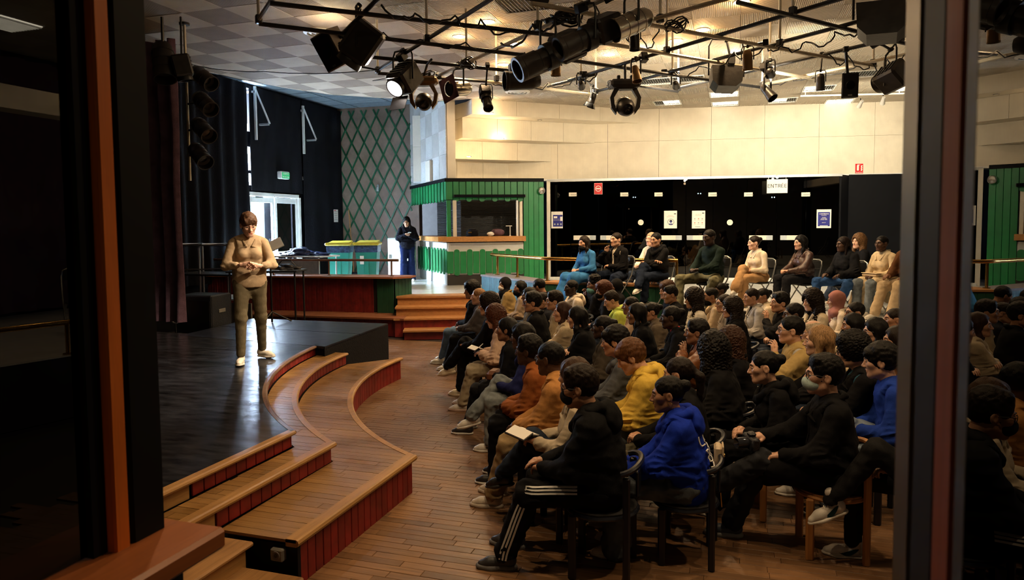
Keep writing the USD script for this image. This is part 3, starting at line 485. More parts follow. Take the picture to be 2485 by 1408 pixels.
# ---- glass doors under the long wall
D0, D1 = np.array([-4.62, 17.6]), np.array([2.32, 18.46]); dd = (D1 - D0) / np.linalg.norm(D1 - D0); dn = np.array([-dd[1], dd[0]]); DL = np.linalg.norm(D1 - D0)
gd = thing('door_2', 'row of dark glass entrance doors under the cream wall', 'door', kind='structure')
def dpt(px, py): p = onw(px, py, D0, D1); return (p[:2] - D0) @ dd, p[2]
obj('frame_head', MB().box((*(D0 + dd * DL / 2), 3.24), (DL + .1, .1, .06), rz=math.atan2(dd[1], dd[0])), 'aluminium', gd); obj('threshold', MB().box((*(D0 + dd * DL / 2 - dn * .02), .73), (DL, .16, .07), rz=math.atan2(dd[1], dd[0]), bev=.01), 'white_paint', gd); obj('jamb', MB().box((*(D0 - dd * .02), 1.97), (.09, .1, 2.54), rz=math.atan2(dd[1], dd[0])), 'frosted', gd)
cuts = [0] + [dpt(x, 560)[0] for x in (1385, 1452, 1518, 1600, 1664, 1730, 1812, 1884, 1955)] + [DL]
for u0, u1 in zip(cuts[:-1], cuts[1:]): obj('glass_leaf', MB().box((*(D0 + dd * (u0 + u1) / 2), 1.985), (u1 - u0 - .012, .012, 2.44), rz=math.atan2(dd[1], dd[0])), 'dark_glass', gd)
def decal(name, px, py, w, h, m, par, dz=.012, t=.004, du=0, dv=0): u, z = dpt(px, py); return obj(name, MB().box((*(D0 + dd * (u + du) - dn * dz), z + dv), (w, t, h), rz=math.atan2(dd[1], dd[0])), m, par)
for px in (1417, 1484, 1625, 1694, 1845, 1921): decal('push_bar_sticker', px, 577, .53, .115, 'frosted', gd); decal('push_bar_tip', px + (22 if px in (1417, 1625, 1845) else -20), 577, .15, .115, 'frosted_grey', gd, .015)
for px in (1390, 1515, 1598, 1729, 1816, 1955): decal('hinge_plate', px, 472, .2, .10, 'frosted', gd); decal('hinge_slot', px + 3, 473, .17, .012, 'dull_grey', gd, .015)
for px in (1555, 1771):
    u, z = dpt(px, 540); obj('round_sticker', MB().lathe([(0, 0), (.072, 0), (.072, .004), (0, .004)], 24, look((*(D0 + dd * u - dn * .01), z), (*dn, 0))), 'frosted', gd)
for px, py in ((1537, 479), (1542, 479), (1694, 470), (1700, 470), (1873, 479), (1879, 479)): decal('indicator_light', px, py, .022, .022, 'tiny_led', gd)
obj('lobby_wall', MB().box((*(D0 + dd * DL / 2 + dn * 3.2), 2.), (DL + 3, .1, 2.8), rz=math.atan2(dd[1], dd[0])), 'black_wall', gd)
def poster(name, label, px, py, w, h, cat='poster'):
    u, z = dpt(px, py); c = D0 + dd * u - dn * .014; m = np.eye(4); m[:3, 0] = [*dd, 0]; m[:3, 1] = [0, 0, 1]; m[:3, 2] = [*-dn, 0]; m[:3, 3] = (*c, z)
    t = thing(name, label, cat, m=m); obj('sheet', MB().box((0, 0, 0), (w, h, .003)), 'white_paper', t); return t
def patch(t, n, x, y, w, h, m, z=.002): return obj(n, MB().box((x, y, z), (w, h, .0012)), m, t)
def words(t, s, x, y, h, m, z=.0024, bold=False):
    tm = text(s, h, .0008, bold); v = np.array(tm.vertices); v -= [(v[:, 0].min() + v[:, 0].max()) / 2 - x, -y, -z]; return obj('lettering', (v, np.array(tm.faces)), m, t)
t = poster('no_entry_sign', 'red sign with a white no-entry disc on the glass door', 1452, 458, .21, .29, 'sign'); patch(t, 'panel', 0, 0, .2, .28, 'red_sign', .0022); obj('ring', MB().lathe([(.06, .003), (.075, .003), (.075, .0045), (.06, .0045), (.06, .003)], 28), 'white_paper', t); patch(t, 'bar', 0, 0, .1, .03, 'white_paper', .004)
t = poster('wall_poster', 'navy and white printed poster on the left glass door', 1352, 534, .30, .43); patch(t, 'print', .02, -.02, .25, .30, 'blue_print'); patch(t, 'print', -.04, .07, .09, .05, 'white_paper', .003); patch(t, 'print', .11, .03, .06, .11, 'white_paper', .003)
for j in range(3): obj('print', MB().lathe([(0, .0026), (.022, .0026), (.022, .0034), (0, .0034)], 12, T(-.06 + j * .08, -.11)), 'frosted_grey', t)
words(t, 'PROTÉGEONS-NOUS', -.03, .012, .013, 'white_paper', .003); words(t, 'LES UNS LES AUTRES', -.03, -.016, .013, 'white_paper', .003)
t = poster('mask_poster', 'white poster with a blue masked-face roundel on the glass doors', 1627, 533, .32, .44); obj('print', MB().lathe([(.072, .002), (.08, .002), (.08, .003), (.072, .003), (.072, .002)], 24, T(.01, -.06)), 'black_ink', t); obj('print', MB().lathe([(0, .002), (.034, .002), (.034, .003), (0, .003)], 16, T(.01, -.04)), 'black_ink', t); patch(t, 'print', .01, -.06, .045, .035, 'blue_print', .004); patch(t, 'print', .01, -.115, .09, .025, 'blue_print'); words(t, 'MASQUE', 0, .09, .02, 'pink_ink'); words(t, 'OBLIGATOIRE', 0, .06, .02, 'pink_ink'); patch(t, 'print', .11, .14, .05, .02, 'black_ink')
t = poster('rules_poster', 'white poster with small sketches in rows, right of the mask poster', 1695, 533, .32, .44); words(t, 'LES GESTES', 0, .12, .018, 'pink_ink'); words(t, 'BARRIÈRES', 0, .095, .018, 'pink_ink'); patch(t, 'print', .11, .16, .05, .02, 'black_ink'); patch(t, 'print', -.02, -.18, .13, .008, 'black_ink')
for j in range(6): patch(t, 'print', -.09 + (j % 3) * .09, .02 - (j // 3) * .1, .03, .03, ('grey_ink', 'pink_ink')[j % 2]); patch(t, 'print', -.09 + (j % 3) * .09, -.02 - (j // 3) * .1, .06, .006, 'grey_ink')
t = poster('event_poster', 'blue poster with white text in a white border, on the rightmost glass door', 1999, 531, .33, .45); patch(t, 'print', 0, -.01, .27, .34, 'blue_print')
for s_, y_, h_ in (('CONFÉRENCE', .105, .024), ('RENCONTRE', .075, .014), ('MARDI', .02, .018), ('14 HEURES', -.005, .018), ('ENTRÉE LIBRE', -.03, .016), ('GRATUIT', -.10, .014)): words(t, s_, 0, y_, h_, 'white_paper', .003, True)
patch(t, 'print', 0, -.165, .18, .012, 'white_paper', .003)
t = thing('entrance_sign', 'hanging white sign board reading ENTRÉE', 'sign', m=(lambda p: np.array([[dd[0], 0, -dn[0], p[0]], [dd[1], 0, -dn[1], p[1]], [0, 1, 0, p[2]], [0, 0, 0, 1.]]))(onw(1886, 452, D0 - dn * .35, D1 - dn * .35)))
obj('board', MB().box((0, 0, 0), (.47, .33, .012)), 'white_paper', t); words(t, 'ENTRÉE', 0, -.035, .085, 'black_ink', .0075)
for s in (-1, 1): obj('hanger', MB().tube([(s * .2, .16, 0), (s * .2, .26, 0)], .004, 5), 'steel', t)
t = thing('extinguisher_sign', 'red pictogram sign of a fire extinguisher on the cream wall', 'sign', m=(lambda p: np.array([[wd[0], 0, -wn[0], p[0]], [wd[1], 0, -wn[1], p[1]], [0, 1, 0, p[2]], [0, 0, 0, 1.]]))(onw(2085, 409, W0 - wn * .01, W1 - wn * .01)))
obj('panel', MB().box((0, 0, 0), (.18, .23, .004)), 'red_sign', t); patch(t, 'pictogram', -.03, .015, .045, .13, 'white_paper', .003); patch(t, 'pictogram', -.03, .09, .02, .02, 'white_paper', .003); patch(t, 'pictogram', -.005, .085, .05, .012, 'white_paper', .003)
for j in range(3): obj('pictogram', MB().box((.055, .055 - j * .045, .003), (.03, .045, .0012), rz=-.5), 'white_paper', t)
patch(t, 'pictogram', 0, -.085, .17, .004, 'white_paper', .003); words(t, 'EXTINCTEUR', 0, -.108, .017, 'white_paper', .003)
# dark side wall right of the doors
dw = thing('wall_side', 'matt navy-black wall panel right of the glass doors', 'wall', kind='structure'); q0 = onw(2060, 425, W0, W1)[:2]
obj('wall_section', MB().quadwall(q0, q0 + wd * 7, .7, 3.27, .12), 'black_wall', dw); obj('wall_section', MB().quadwall(q0, D1 + dd * .04, .7, 3.25, -.08), 'black_wall', dw); obj('light_switch', MB().box((*(q0 * .55 + D1 * .45 - dd * .05), 2.28), (.03, .05, .24), rz=.3), 'frosted', dw)
# far side walls and everything that only the glass mirrors
obj('wall_far', MB().box((9.1, 9.5, 2.8), (.2, 24.6, 6)), 'black_wall', label='plain wall on the right side of the hall', cat='wall', kind='structure'); obj('wall_front', MB().box((5.2, 1.2, 2.8), (8.0, .2, 5.7)), 'dull_grey', label='wall beside the projection window', cat='wall', kind='structure'); obj('wall_front', MB().box((-6.5, 1.4, 2.8), (9.0, .2, 5.7)), 'black_wall', label='dark wall left of the projection window', cat='wall', kind='structure')
obj('wall_outer', MB().box((-1, 21.6, 2.8), (23, .2, 6)), 'roof', label='outer wall behind the entrance lobby', cat='wall', kind='structure'); obj('wall_outer', MB().box((-1, -2.6, 2.8), (21.5, .2, 6)), 'roof', label='outer wall behind the projection bay', cat='wall', kind='structure'); obj('wall_outer', MB().box((-11.9, 19.9, 2.8), (.2, 3.6, 6)), 'roof', label='outer side wall behind the trellis corner', cat='wall', kind='structure'); obj('roof', MB().box((-1, 9.4, 5.75), (23, 25, .1)), 'roof', label='roof slab over the hall', cat='roof', kind='structure')
# ---- ceilings
ce = thing('ceiling', 'ceiling of square fibre tiles alternating in tone and groove direction', 'ceiling', kind='structure')
edgec = [(-9.6, 1.5), (-9.6, 10.6), (-9.38, 11.02), (-9.29, 11.73), (-8.97, 12.74), (-8.55, 13.63), (-7.26, 14.76), (-6.5, 15.25), (-5.81, 15.19), (-2.4, 18.06), *[tuple(W0 + wd * x) for x in (0, 11.3)], (9.0, 1.5)]
PCe = Polygon(edgec); obj('plenum', ext(PCe.buffer(-.02), ZC + .025, ZC + .05), 'roof', ce)
ring = MB(); e = np.array(edgec[1:8])
for p, q in zip(e[:-1], e[1:]): ring.quadwall(p, q, ZC, 5.52, -.03)
obj('ceiling_edge', ring, 'white_wall', ce)
tl = []; O = np.array([-7.81, 8.49])
LUM = {}
for px, py in ((2115, 184), (1770, 227), (1770, 250), (1995, 218), (1897, 245), (2062, 242), (2180, 218), (1625, 244), (1660, 190), (1620, 192)):
    p = at(px, py, ZC); LUM[(math.floor((p[0] - O[0]) / TS), math.floor((p[1] - O[1]) / TS))] = (px, py)
for i in range(-4, 27):
    for j in range(-11, 18):
        x, y = O + np.array([i, j]) * TS
        if (i, j) in LUM: continue
        g = PCe.intersection(sbox(x + .002, y + .002, x + TS - .002, y + TS - .002))
        if g.is_empty or g.geom_type != 'Polygon' or g.area < .004: continue
        v = sees((x + TS / 2, y + TS / 2, ZC), 90); tl.append((v[2] if v else 99, i, j, g))
tl.sort(key=lambda q: q[0]); rest = {}
for k, (d, i, j, g) in enumerate(tl):
    m = ('tile_light' if (i + j) % 2 else 'tile_dark') + ('_b' if i > 4 or j > 11 or i + j > 12 else '')
    if k < 300 and d < 90: obj('ceiling_tile', MB().tm(_ext(g, ZC + (0 if (i + j) % 2 else .003), ZC + .025)), m, ce)
    else: rest.setdefault(m, MB()).tm(_ext(g, ZC, ZC + .025))
for m, mb in rest.items(): obj('ceiling_tiling', mb, m, ce, kind='stuff')
cb = thing('ceiling_back', 'lower-lit ceiling of bluish panels in dark rails near the double door', 'ceiling', kind='structure')
PB = Polygon([(AL, 9.0), (-9.3, 9.0), *edgec[2:8], tuple(L0 + ld * .2), (-8.7, 18.05), (AL, 18.05)])
obj('grid_rail', ext(PB.buffer(.3), ZB + .02, ZB + .04), 'tile_rail', cb)
for i in range(5):
    for j in range(16):
        x, y = AL + .72 + (i - 1) * 1.3, 18.0 - (j + 1) * .611; g = PB.buffer(.25).intersection(sbox(x + .022, y + .022, x + 1.278, y + .589))
        if g.geom_type == 'Polygon' and g.area > .01: obj('ceiling_panel', MB().tm(_ext(g, ZB, ZB + .02)), 'blue_tile', cb)
for (i, j), (px, py) in LUM.items():
    x, y = O + np.array([i + .5, j + .5]) * TS; lit = py > 195
    t = thing('ceiling_panel_light', 'square louvred ceiling light, ' + {2115: 'switched on, upper right behind the hanging loudspeaker', 1770: 'switched on, in the pair near the wall (' + ('nearer' if py < 240 else 'farther') + ')', 1995: 'half lit, in front of the ceiling track', 1897: 'half lit against the long cream wall', 2062: 'switched on next to the track spotlights', 2180: 'switched on beside the right window post', 1625: 'half lit, leftmost of the row by the wall', 1660: 'switched off, above the pipe corner', 1620: 'switched off at the left of the grid'}[px], 'ceiling light', m=T(x, y, ZC))
    obj('tray', MB().box((0, 0, .05), (TS - .02, TS - .02, .02)), 'white_paint', t)
    w = TS - .03; fr_ = MB()
    for s in (-1, 1): fr_.box((s * w / 2, 0, .01), (.02, w, .04)).box((0, s * w / 2, .01), (w, .02, .04))
    obj('frame', fr_, 'white_paint', t); half = px in (1995, 1897, 1625)
    dx = {1995: -.1, 1897: -.1, 1625: .1}.get(px, 0)
    if lit: obj('tube_panel', MB().box((dx, 0, .03), (w * (.6 if half else .95), w * .9, .01)), 'lamp_panel', t)
    for s in range(13): obj('louvre', MB().box((-w / 2 + (s + .5) * w / 13, 0, .012), (.006, w, .025)), 'aluminium' if not lit or half else 'white_paint', t)

# right part of the hall, mirrored in the left pane
obj('gallery_beam', MB().box((6.7, 6.0, 3.8), (.35, 4.6, .30)), 'cream', label='pale gallery beam across the right part of the hall', cat='beam', kind='structure'); obj('gallery_post', MB().box((6.7, 3.6, 2.3), (.3, .3, 3.2)).box((6.7, 8.35, 2.3), (.3, .3, 3.2)), 'black_wall', label='dark posts carrying the pale gallery beam', cat='post', kind='structure')
curtain('stage_curtain', (8.9, 2.0), (8.9, 9.5), .75, 4.9, 'purple_curtain', 16, .06, 'plum curtain along the right side wall of the hall, seen in the window pane', 9)
railing('guard_rail', [(4.5, 7.3), (5.05, 4.75)], .70, 1.06, .03, 'brass', 'low brass handrail at the right edge of the platform, mirrored in the left pane', [(4.55, 7.1), (4.8, 5.9), (5.02, 4.9)])
t = thing('ceiling_panel_light', 'louvred ceiling light over the right platform, mirrored in the left pane', 'ceiling light', m=T(7.4, 7.35, ZC - .03)); obj('tray', MB().box((0, 0, .02), (.64, .64, .02)), 'white_paint', t); obj('tube_panel', MB().box((0, 0, .005), (.6, .6, .01)), 'lamp_panel', t)
for s in range(11): obj('louvre', MB().box((-.28 + s * .056, 0, -.012), (.006, .6, .025)), 'white_paint', t)
# ---- the projection window that the view is taken through: left and right glazed sides, posts, sill
AW, AR = -1.13, .17
ws = thing('window_1', 'dark window bay with tinted panes, black posts and orange wooden strips', 'window', kind='structure')
obj('sill', MB().box((-1.11, .2, 1.455), (.20, 1.96, .045), bev=.008), 'sill_wood', ws, label='orange wooden window sill'); obj('apron', MB().box((-1.16, .2, .7), (.12, 1.9, 1.45)), 'black_wall', ws)
obj('post', MB().box((-1.175, 1.099, 2.2), (.09, .085, 1.46), bev=.006), 'black_wall', ws); obj('trim_strip', MB().box((-1.160, 1.034, 2.2), (.06, .036, 1.46), bev=.004), 'post_wood', ws, label='orange wooden trim strip'); obj('pane', MB().box((-1.17, .0, 2.2), (.006, 1.98, 1.44)), 'booth_glass', ws); obj('pane_bead', MB().box((-1.165, 1.000, 2.2), (.03, .03, 1.46)), 'black_wall', ws)
mat('bronze', (.11, .085, .06), .4, metal=.6); wood('red_wood', (.20, .030, .008), 2, .65, .25, .05)
obj('post', MB().box((.207, .838, 1.6), (.070, .075, 2.7), bev=.006), 'bronze', ws); obj('post', MB().box((.209, .760, 1.6), (.070, .08, 2.7), bev=.004), 'black_wall', ws); obj('trim_strip', MB().box((.199, .690, 1.6), (.052, .058, 2.7), bev=.005), 'red_wood', ws, label='reddish wooden trim strip'); obj('pane_bead', MB().box((.197, .645, 1.6), (.044, .032, 2.7), bev=.003), 'dark_plinth', ws); obj('pane', MB().box((.178, -.2, 1.6), (.006, 1.66, 2.7)), 'booth_glass', ws)
obj('head', MB().box((-.48, .55, 2.98), (1.6, 1.3, .08)), 'black_wall', ws); obj('booth_back', MB().box((-.48, -.95, 1.6), (1.6, .06, 2.9)), 'black_wall', ws); obj('booth_ceiling', MB().box((-.48, -.2, 3.06), (1.8, 2.7, .06)), 'black_wall', ws); obj('booth_floor', MB().box((-.48, -.1, .55), (1.4, 1.9, .06)), 'dark_plinth', ws); obj('breast_wall', MB().box((-.48, 1.0, .30), (1.3, .1, .5)), 'black_wall', ws)
t = thing('booth_lamp', 'small warm lamp on the ceiling of the dark projection bay', 'lamp', m=T(-.75, -.5, 3.03)); obj('shade', MB().lathe([(.0, 0), (.08, -.01), (.10, -.08), (.09, -.08), (.07, -.02), (0, -.015)], 18), 'black_metal', t); obj('bulb', MB().lathe([(.02, -.02), (.03, -.05), (0, -.08)], 12), 'lamp_hot', t); bulb('booth_glow', (-.75, -.5, 2.9), 1.3, WARM, .03)
# ================================================================== people: distance fields -> meshes in a seated rest pose -> skinned to each pose
from scipy import sparse
from scipy.spatial import cKDTree
import manifold3d as m3
V3 = lambda *a: np.array(a, float)
def snet(D, o, h):
    """surface nets of a sampled distance field"""
    S = D < 0; nx, ny, nz = D.shape
    cn = np.zeros((nx - 1, ny - 1, nz - 1), np.uint8); C8 = [(i, j, k) for i in (0, 1) for j in (0, 1) for k in (0, 1)]
    for i, j, k in C8: cn += S[i:nx - 1 + i, j:ny - 1 + j, k:nz - 1 + k]
    act = (cn > 0) & (cn < 8); I = np.argwhere(act); idx = np.full(act.shape, -1, np.int64); idx[act] = np.arange(len(I))
    vals = np.stack([D[I[:, 0] + i, I[:, 1] + j, I[:, 2] + k] for i, j, k in C8], 1); P = np.zeros((len(I), 3)); W = np.zeros(len(I))
    for a in range(8):
        for b in range(a + 1, 8):
            ca, cb = np.array(C8[a]), np.array(C8[b])
            if np.abs(ca - cb).sum() != 1: continue
            da, db = vals[:, a], vals[:, b]; m = (da < 0) != (db < 0); t = np.where(m, da / np.where(m, da - db, 1), 0)
            P += np.where(m[:, None], ca + t[:, None] * (cb - ca), 0); W += m
    V = (I + P / W[:, None]) * h + o; Q = []
    for ax in range(3):
        sl0, sl1 = [slice(1, -1)] * 3, [slice(1, -1)] * 3; sl0[ax] = slice(0, -1); sl1[ax] = slice(1, None)
        A, B = S[tuple(sl0)], S[tuple(sl1)]; E = np.argwhere(A != B)
        if not len(E): continue
        neg = A[tuple(E.T)]; off = np.ones(3, int); off[ax] = 0; E = E + off; u, v = np.eye(3, dtype=int)[(ax + 1) % 3], np.eye(3, dtype=int)[(ax + 2) % 3]
        q = np.stack([idx[tuple((E - u - v).T)], idx[tuple((E - v).T)], idx[tuple(E.T)], idx[tuple((E - u).T)]], 1); q[~neg] = q[~neg][:, ::-1]; Q.append(q)
    Q = np.vstack(Q); return V, np.vstack([Q[:, [0, 1, 2]], Q[:, [0, 2, 3]]])
def cap(a, b, ra, rb=None, k=.02, g='T', fl=None, sub=False): return ('c', V3(*a), V3(*b), ra, ra if rb is None else rb, k, g, fl, sub)
def ell(c, r, k=.02, g='T', sub=False, R=None): return ('e', V3(*c), V3(*r), R, 0, k, g, None, sub)
def field(prims, h, pad=.03):
    lo, hi = np.full(3, 9.), np.full(3, -9.)
    for p in prims:
        if p[-1]: continue
        if p[0] == 'c': r = max(p[3], p[4]) + pad; lo = np.minimum(lo, np.minimum(p[1], p[2]) - r); hi = np.maximum(hi, np.maximum(p[1], p[2]) + r)
        else: r = p[2].max() if p[3] is not None else p[2]; lo = np.minimum(lo, p[1] - r - pad); hi = np.maximum(hi, p[1] + r + pad)
    n = np.ceil((hi - lo) / h).astype(int) + 1; ax = [lo[i] + np.arange(n[i]) * h for i in range(3)]; D = np.full(n, .12); G = np.zeros(n, np.int8); B = np.full(n, .12); names = []
    for p in prims:
        k = p[5]; m = .05 + k
        if p[0] == 'c': r = max(p[3], p[4]) + m; a_, b_ = np.minimum(p[1], p[2]) - r, np.maximum(p[1], p[2]) + r
        else: r = (p[2].max() if p[3] is not None else p[2]) + m; a_, b_ = p[1] - r, p[1] + r
        i0 = np.clip(((a_ - lo) / h).astype(int), 0, n); i1 = np.clip(((b_ - lo) / h).astype(int) + 2, 0, n)
        if (i1 <= i0).any(): continue
        sl = tuple(slice(i0[i], i1[i]) for i in range(3)); X, Y, Z = np.meshgrid(*[ax[i][i0[i]:i1[i]] for i in range(3)], indexing='ij', sparse=True)
        if p[0] == 'c':
            a, b = p[1], p[2]; fx, fy, fz = p[7] or (1, 1, 1); bx, by, bz = (b - a) / [fx, fy, fz]; qx, qy, qz = (X - a[0]) / fx, (Y - a[1]) / fy, (Z - a[2]) / fz
            t = np.clip((qx * bx + qy * by + qz * bz) / (bx * bx + by * by + bz * bz + 1e-9), 0, 1); d = np.sqrt((qx - t * bx) ** 2 + (qy - t * by) ** 2 + (qz - t * bz) ** 2) - (p[3] + t * (p[4] - p[3])); d = d * min(fx, fy, fz)
        else:
            qx, qy, qz = X - p[1][0], Y - p[1][1], Z - p[1][2]
            if p[3] is not None: R = p[3]; qx, qy, qz = R[0, 0] * qx + R[1, 0] * qy + R[2, 0] * qz, R[0, 1] * qx + R[1, 1] * qy + R[2, 1] * qz, R[0, 2] * qx + R[1, 2] * qy + R[2, 2] * qz
            rx, ry, rz = p[2]; k0 = np.sqrt((qx / rx) ** 2 + (qy / ry) ** 2 + (qz / rz) ** 2); k1 = np.sqrt((qx / rx ** 2) ** 2 + (qy / ry ** 2) ** 2 + (qz / rz ** 2) ** 2); d = k0 * (k0 - 1) / (k1 + 1e-9)
        d = np.broadcast_to(d, D[sl].shape)
        if p[-1]:
            e = -d; hh = np.clip(.5 - .5 * (D[sl] - e) / k, 0, 1) if k else (e > D[sl]).astype(float); D[sl] = np.maximum(D[sl], e) if not k else D[sl] * (1 - hh) + e * hh + k * hh * (1 - hh)
        else:
            if p[6] not in names: names.append(p[6])
            bt = d < B[sl]; G[sl][bt] = names.index(p[6]); B[sl] = np.minimum(B[sl], d); hh = np.clip(.5 + .5 * (D[sl] - d) / k, 0, 1); D[sl] = D[sl] * (1 - hh) + d * hh - k * hh * (1 - hh)
    D[0], D[-1], D[:, 0], D[:, -1], D[:, :, 0], D[:, :, -1] = .1, .1, .1, .1, .1, .1
    return D, lo, G, names
def build(prims, h, noise=None):
    D, o, G, names = field(prims, h)
    if noise is not None:
        near = np.abs(D) < .06; I = np.argwhere(near); D[near] += noise(I * h + o)
    v, f = snet(D, o, h); c = np.clip(np.rint((v - o) / h).astype(int), 0, np.array(D.shape) - 1); return v, f, np.array(names)[G[tuple(c.T)]]
def nz(p, s, seed=0): return np.asarray(meshkit.noise(np.asarray(p) * s + seed * 7.3)).reshape(-1) * 2 - 1
# ---- rest skeleton (seated, facing +y, right hand at +x, feet on z = 0)
J = {'pelvis': (V3(0, 0, .52), V3(0, -.02, .66)), 'spine': (V3(0, -.02, .66), V3(0, -.03, .82)), 'chest': (V3(0, -.03, .82), V3(0, -.03, 1.02)), 'neck': (V3(0, -.03, 1.01), V3(0, -.005, 1.105)), 'head': (V3(0, -.005, 1.105), V3(0, .01, 1.29))}
for s, n in ((1, 'R'), (-1, 'L')):
    J['up' + n] = (V3(s * .178, -.025, .955), V3(s * .255, .02, .685)); J['fo' + n] = (V3(s * .255, .02, .685), V3(s * .22, .235, .80)); d_ = V3(s * -.035, .215, .115); d_ /= np.linalg.norm(d_); J['ha' + n] = (V3(s * .22, .235, .80), V3(s * .22, .235, .80) + d_ * .16)
    J['th' + n] = (V3(s * .095, 0, .52), V3(s * .12, .44, .53)); J['sh' + n] = (V3(s * .12, .44, .53), V3(s * .12, .46, .09)); J['ft' + n] = (V3(s * .12, .46, .09), V3(s * .135, .63, .04))
CH = {'T': ['pelvis', 'spine', 'chest', 'neck'], 'N': ['chest', 'neck', 'head'], 'H': ['head'], 'B': ['head', 'chest'], 'AR': ['chest', 'upR', 'foR', 'haR'], 'AL': ['chest', 'upL', 'foL', 'haL'], 'LR': ['pelvis', 'thR', 'shR', 'ftR'], 'LL': ['pelvis', 'thL', 'shL', 'ftL'], 'FR': ['ftR'], 'FL': ['ftL'], 'GR': ['haR'], 'GL': ['haL']}
BN = list(J)
def weights(v, f, lab, it=6):
    W = np.zeros((len(v), len(BN)))
    for g in np.unique(lab):
        m = lab == g
        if g == 'B':
            t = np.clip((v[m, 2] - .88) / .16, 0, 1); W[m, BN.index('head')] = t; W[m, BN.index('chest')] = 1 - t; continue
        for b in CH[g]:
            a, e = J[b]; d = e - a; t = np.clip(((v[m] - a) @ d) / (d @ d), 0, 1); W[m, BN.index(b)] = 1 / (np.linalg.norm(v[m] - a - t[:, None] * d, axis=1) + .012) ** 5
    W /= W.sum(1, keepdims=True)
    if it:
        e = np.vstack([f[:, [0, 1]], f[:, [1, 2]], f[:, [2, 0]]]); n = len(v); A = sparse.coo_matrix((np.ones(len(e)), (e[:, 0], e[:, 1])), (n, n)).tocsr(); A = A + A.T; A = sparse.diags(1 / np.maximum(np.asarray(A.sum(1)).ravel(), 1)) @ A
        for _ in range(it): W = .4 * W + .6 * (A @ W)
    return W
def frame(d, n):
    d = d / np.linalg.norm(d); n = n - d * (n @ d); n /= np.linalg.norm(n) + 1e-9; return np.stack([d, n, np.cross(d, n)], 1)
def bend2(S, W, l1, l2, hint):
    d = W - S; L = np.linalg.norm(d); L2 = min(max(L, abs(l1 - l2) + .02), l1 + l2 - .004); d = d / L; W = S + d * L2; x = (l1 ** 2 - l2 ** 2 + L2 ** 2) / (2 * L2); hgt = math.sqrt(max(l1 ** 2 - x ** 2, 1e-6)); hv = hint - d * (hint @ d); hv /= np.linalg.norm(hv) + 1e-9; return S + d * x + hv * hgt, W
def pose(lean=.08, slump=.12, twist=0., side=0., yaw=0., pitch=.0, roll=0., arms=None, legs=None, hipz=None, stand=None):
    """global rotation and place of every bone"""
    Rx = lambda a: rot((1, 0, 0), a); Rz = lambda a: rot((0, 0, 1), a); Ry = lambda a: rot((0, 1, 0), a); G = {}
    R = Rx(0.); pos = J['pelvis'][0] + ([0, 0, hipz - .52] if hipz is not None else 0); G['pelvis'] = (Rx(-lean * .5), pos)
    def child(b, par, R): Rp, pp = G[par]; G[b] = (R, pp + Rp @ (J[b][0] - J[par][0]))
    child('spine', 'pelvis', Rz(twist * .5) @ Ry(side * .5) @ Rx(-lean)); child('chest', 'spine', Rz(twist) @ Ry(side) @ Rx(-lean - slump)); child('neck', 'chest', Rz(twist * .6 + yaw * .4) @ Ry(side * .5) @ Rx((-lean - slump) * .5 + pitch * .5)); child('head', 'neck', Rz(yaw) @ Ry(roll) @ Rx(pitch))
    for n, s in (('R', 1), ('L', -1)):
        child('up' + n, 'chest', np.eye(3)); S = G['up' + n][1]; l1, l2 = (np.linalg.norm(J[b + n][1] - J[b + n][0]) for b in ('up', 'fo')); tgt, hint, hd = (arms or {}).get(n, (V3(s * .1, .3, .645), None, None)); tgt = np.array(tgt, float) + ([0, 0, hipz - .52] if stand else 0)
        E, W = bend2(S, tgt, l1, l2, V3(s * .6, -.35, -.75) if hint is None else np.array(hint, float)); r1, r2 = J['up' + n][1] - J['up' + n][0], J['fo' + n][1] - J['fo' + n][0]; rn = np.cross(r1, r2); nn = np.cross(E - S, W - E)
        if np.linalg.norm(nn) < 1e-5: nn = rn
        G['up' + n] = (frame(E - S, nn) @ frame(r1, rn).T, S); Rf = frame(W - E, nn) @ frame(r2, rn).T; G['fo' + n] = (Rf, E); Rh = Rf
        if hd is not None:
            cur = Rf @ (J['ha' + n][1] - J['ha' + n][0]); cur /= np.linalg.norm(cur); hd_ = np.array(hd[:3], float); hd_ /= np.linalg.norm(hd_); ax = np.cross(cur, hd_); sa = np.linalg.norm(ax); Rh = (rot(ax, math.atan2(sa, cur @ hd_)) @ Rf) if sa > 1e-4 else Rf
            if len(hd) > 3: Rh = rot(hd_, hd[3]) @ Rh
        G['ha' + n] = (Rh, W)
        child('th' + n, 'pelvis', np.eye(3)); Hh = pos + (J['th' + n][0] - J['pelvis'][0]); l1, l2 = (np.linalg.norm(J[b + n][1] - J[b + n][0]) for b in ('th', 'sh')); A, kh, fy, fp = (legs or {}).get(n, (V3(s * .12, .46, .09), None, 0, 0)); K, A = bend2(Hh, np.array(A, float), l1, l2, V3(s * .08, .5, 1.) if kh is None else np.array(kh, float))
        r1, r2 = J['th' + n][1] - J['th' + n][0], J['sh' + n][1] - J['sh' + n][0]; rn = np.cross(r1, r2); nn = np.cross(K - Hh, A - K); nn = nn if np.linalg.norm(nn) > 1e-4 else rn; G['th' + n] = (frame(K - Hh, nn) @ frame(r1, rn).T, Hh); G['sh' + n] = (frame(A - K, nn) @ frame(r2, rn).T, K); G['ft' + n] = (Rz(fy) @ Rx(fp), A)
    return G
HS = 1.07
def skin(v, W, G):
    o = np.zeros_like(v)
    for i, b in enumerate(BN):
        w = W[:, i]; m = w > 1e-3
        if m.any(): R, p = G[b]; o[m] += w[m, None] * ((v[m] - J[b][0]) @ R.T * (HS if b == 'head' else 1) + p)
    return o / np.maximum((W * (W > 1e-3)).sum(1), 1e-6)[:, None]
HC = V3(0, .012, 1.178)          # middle of the skull in the rest pose
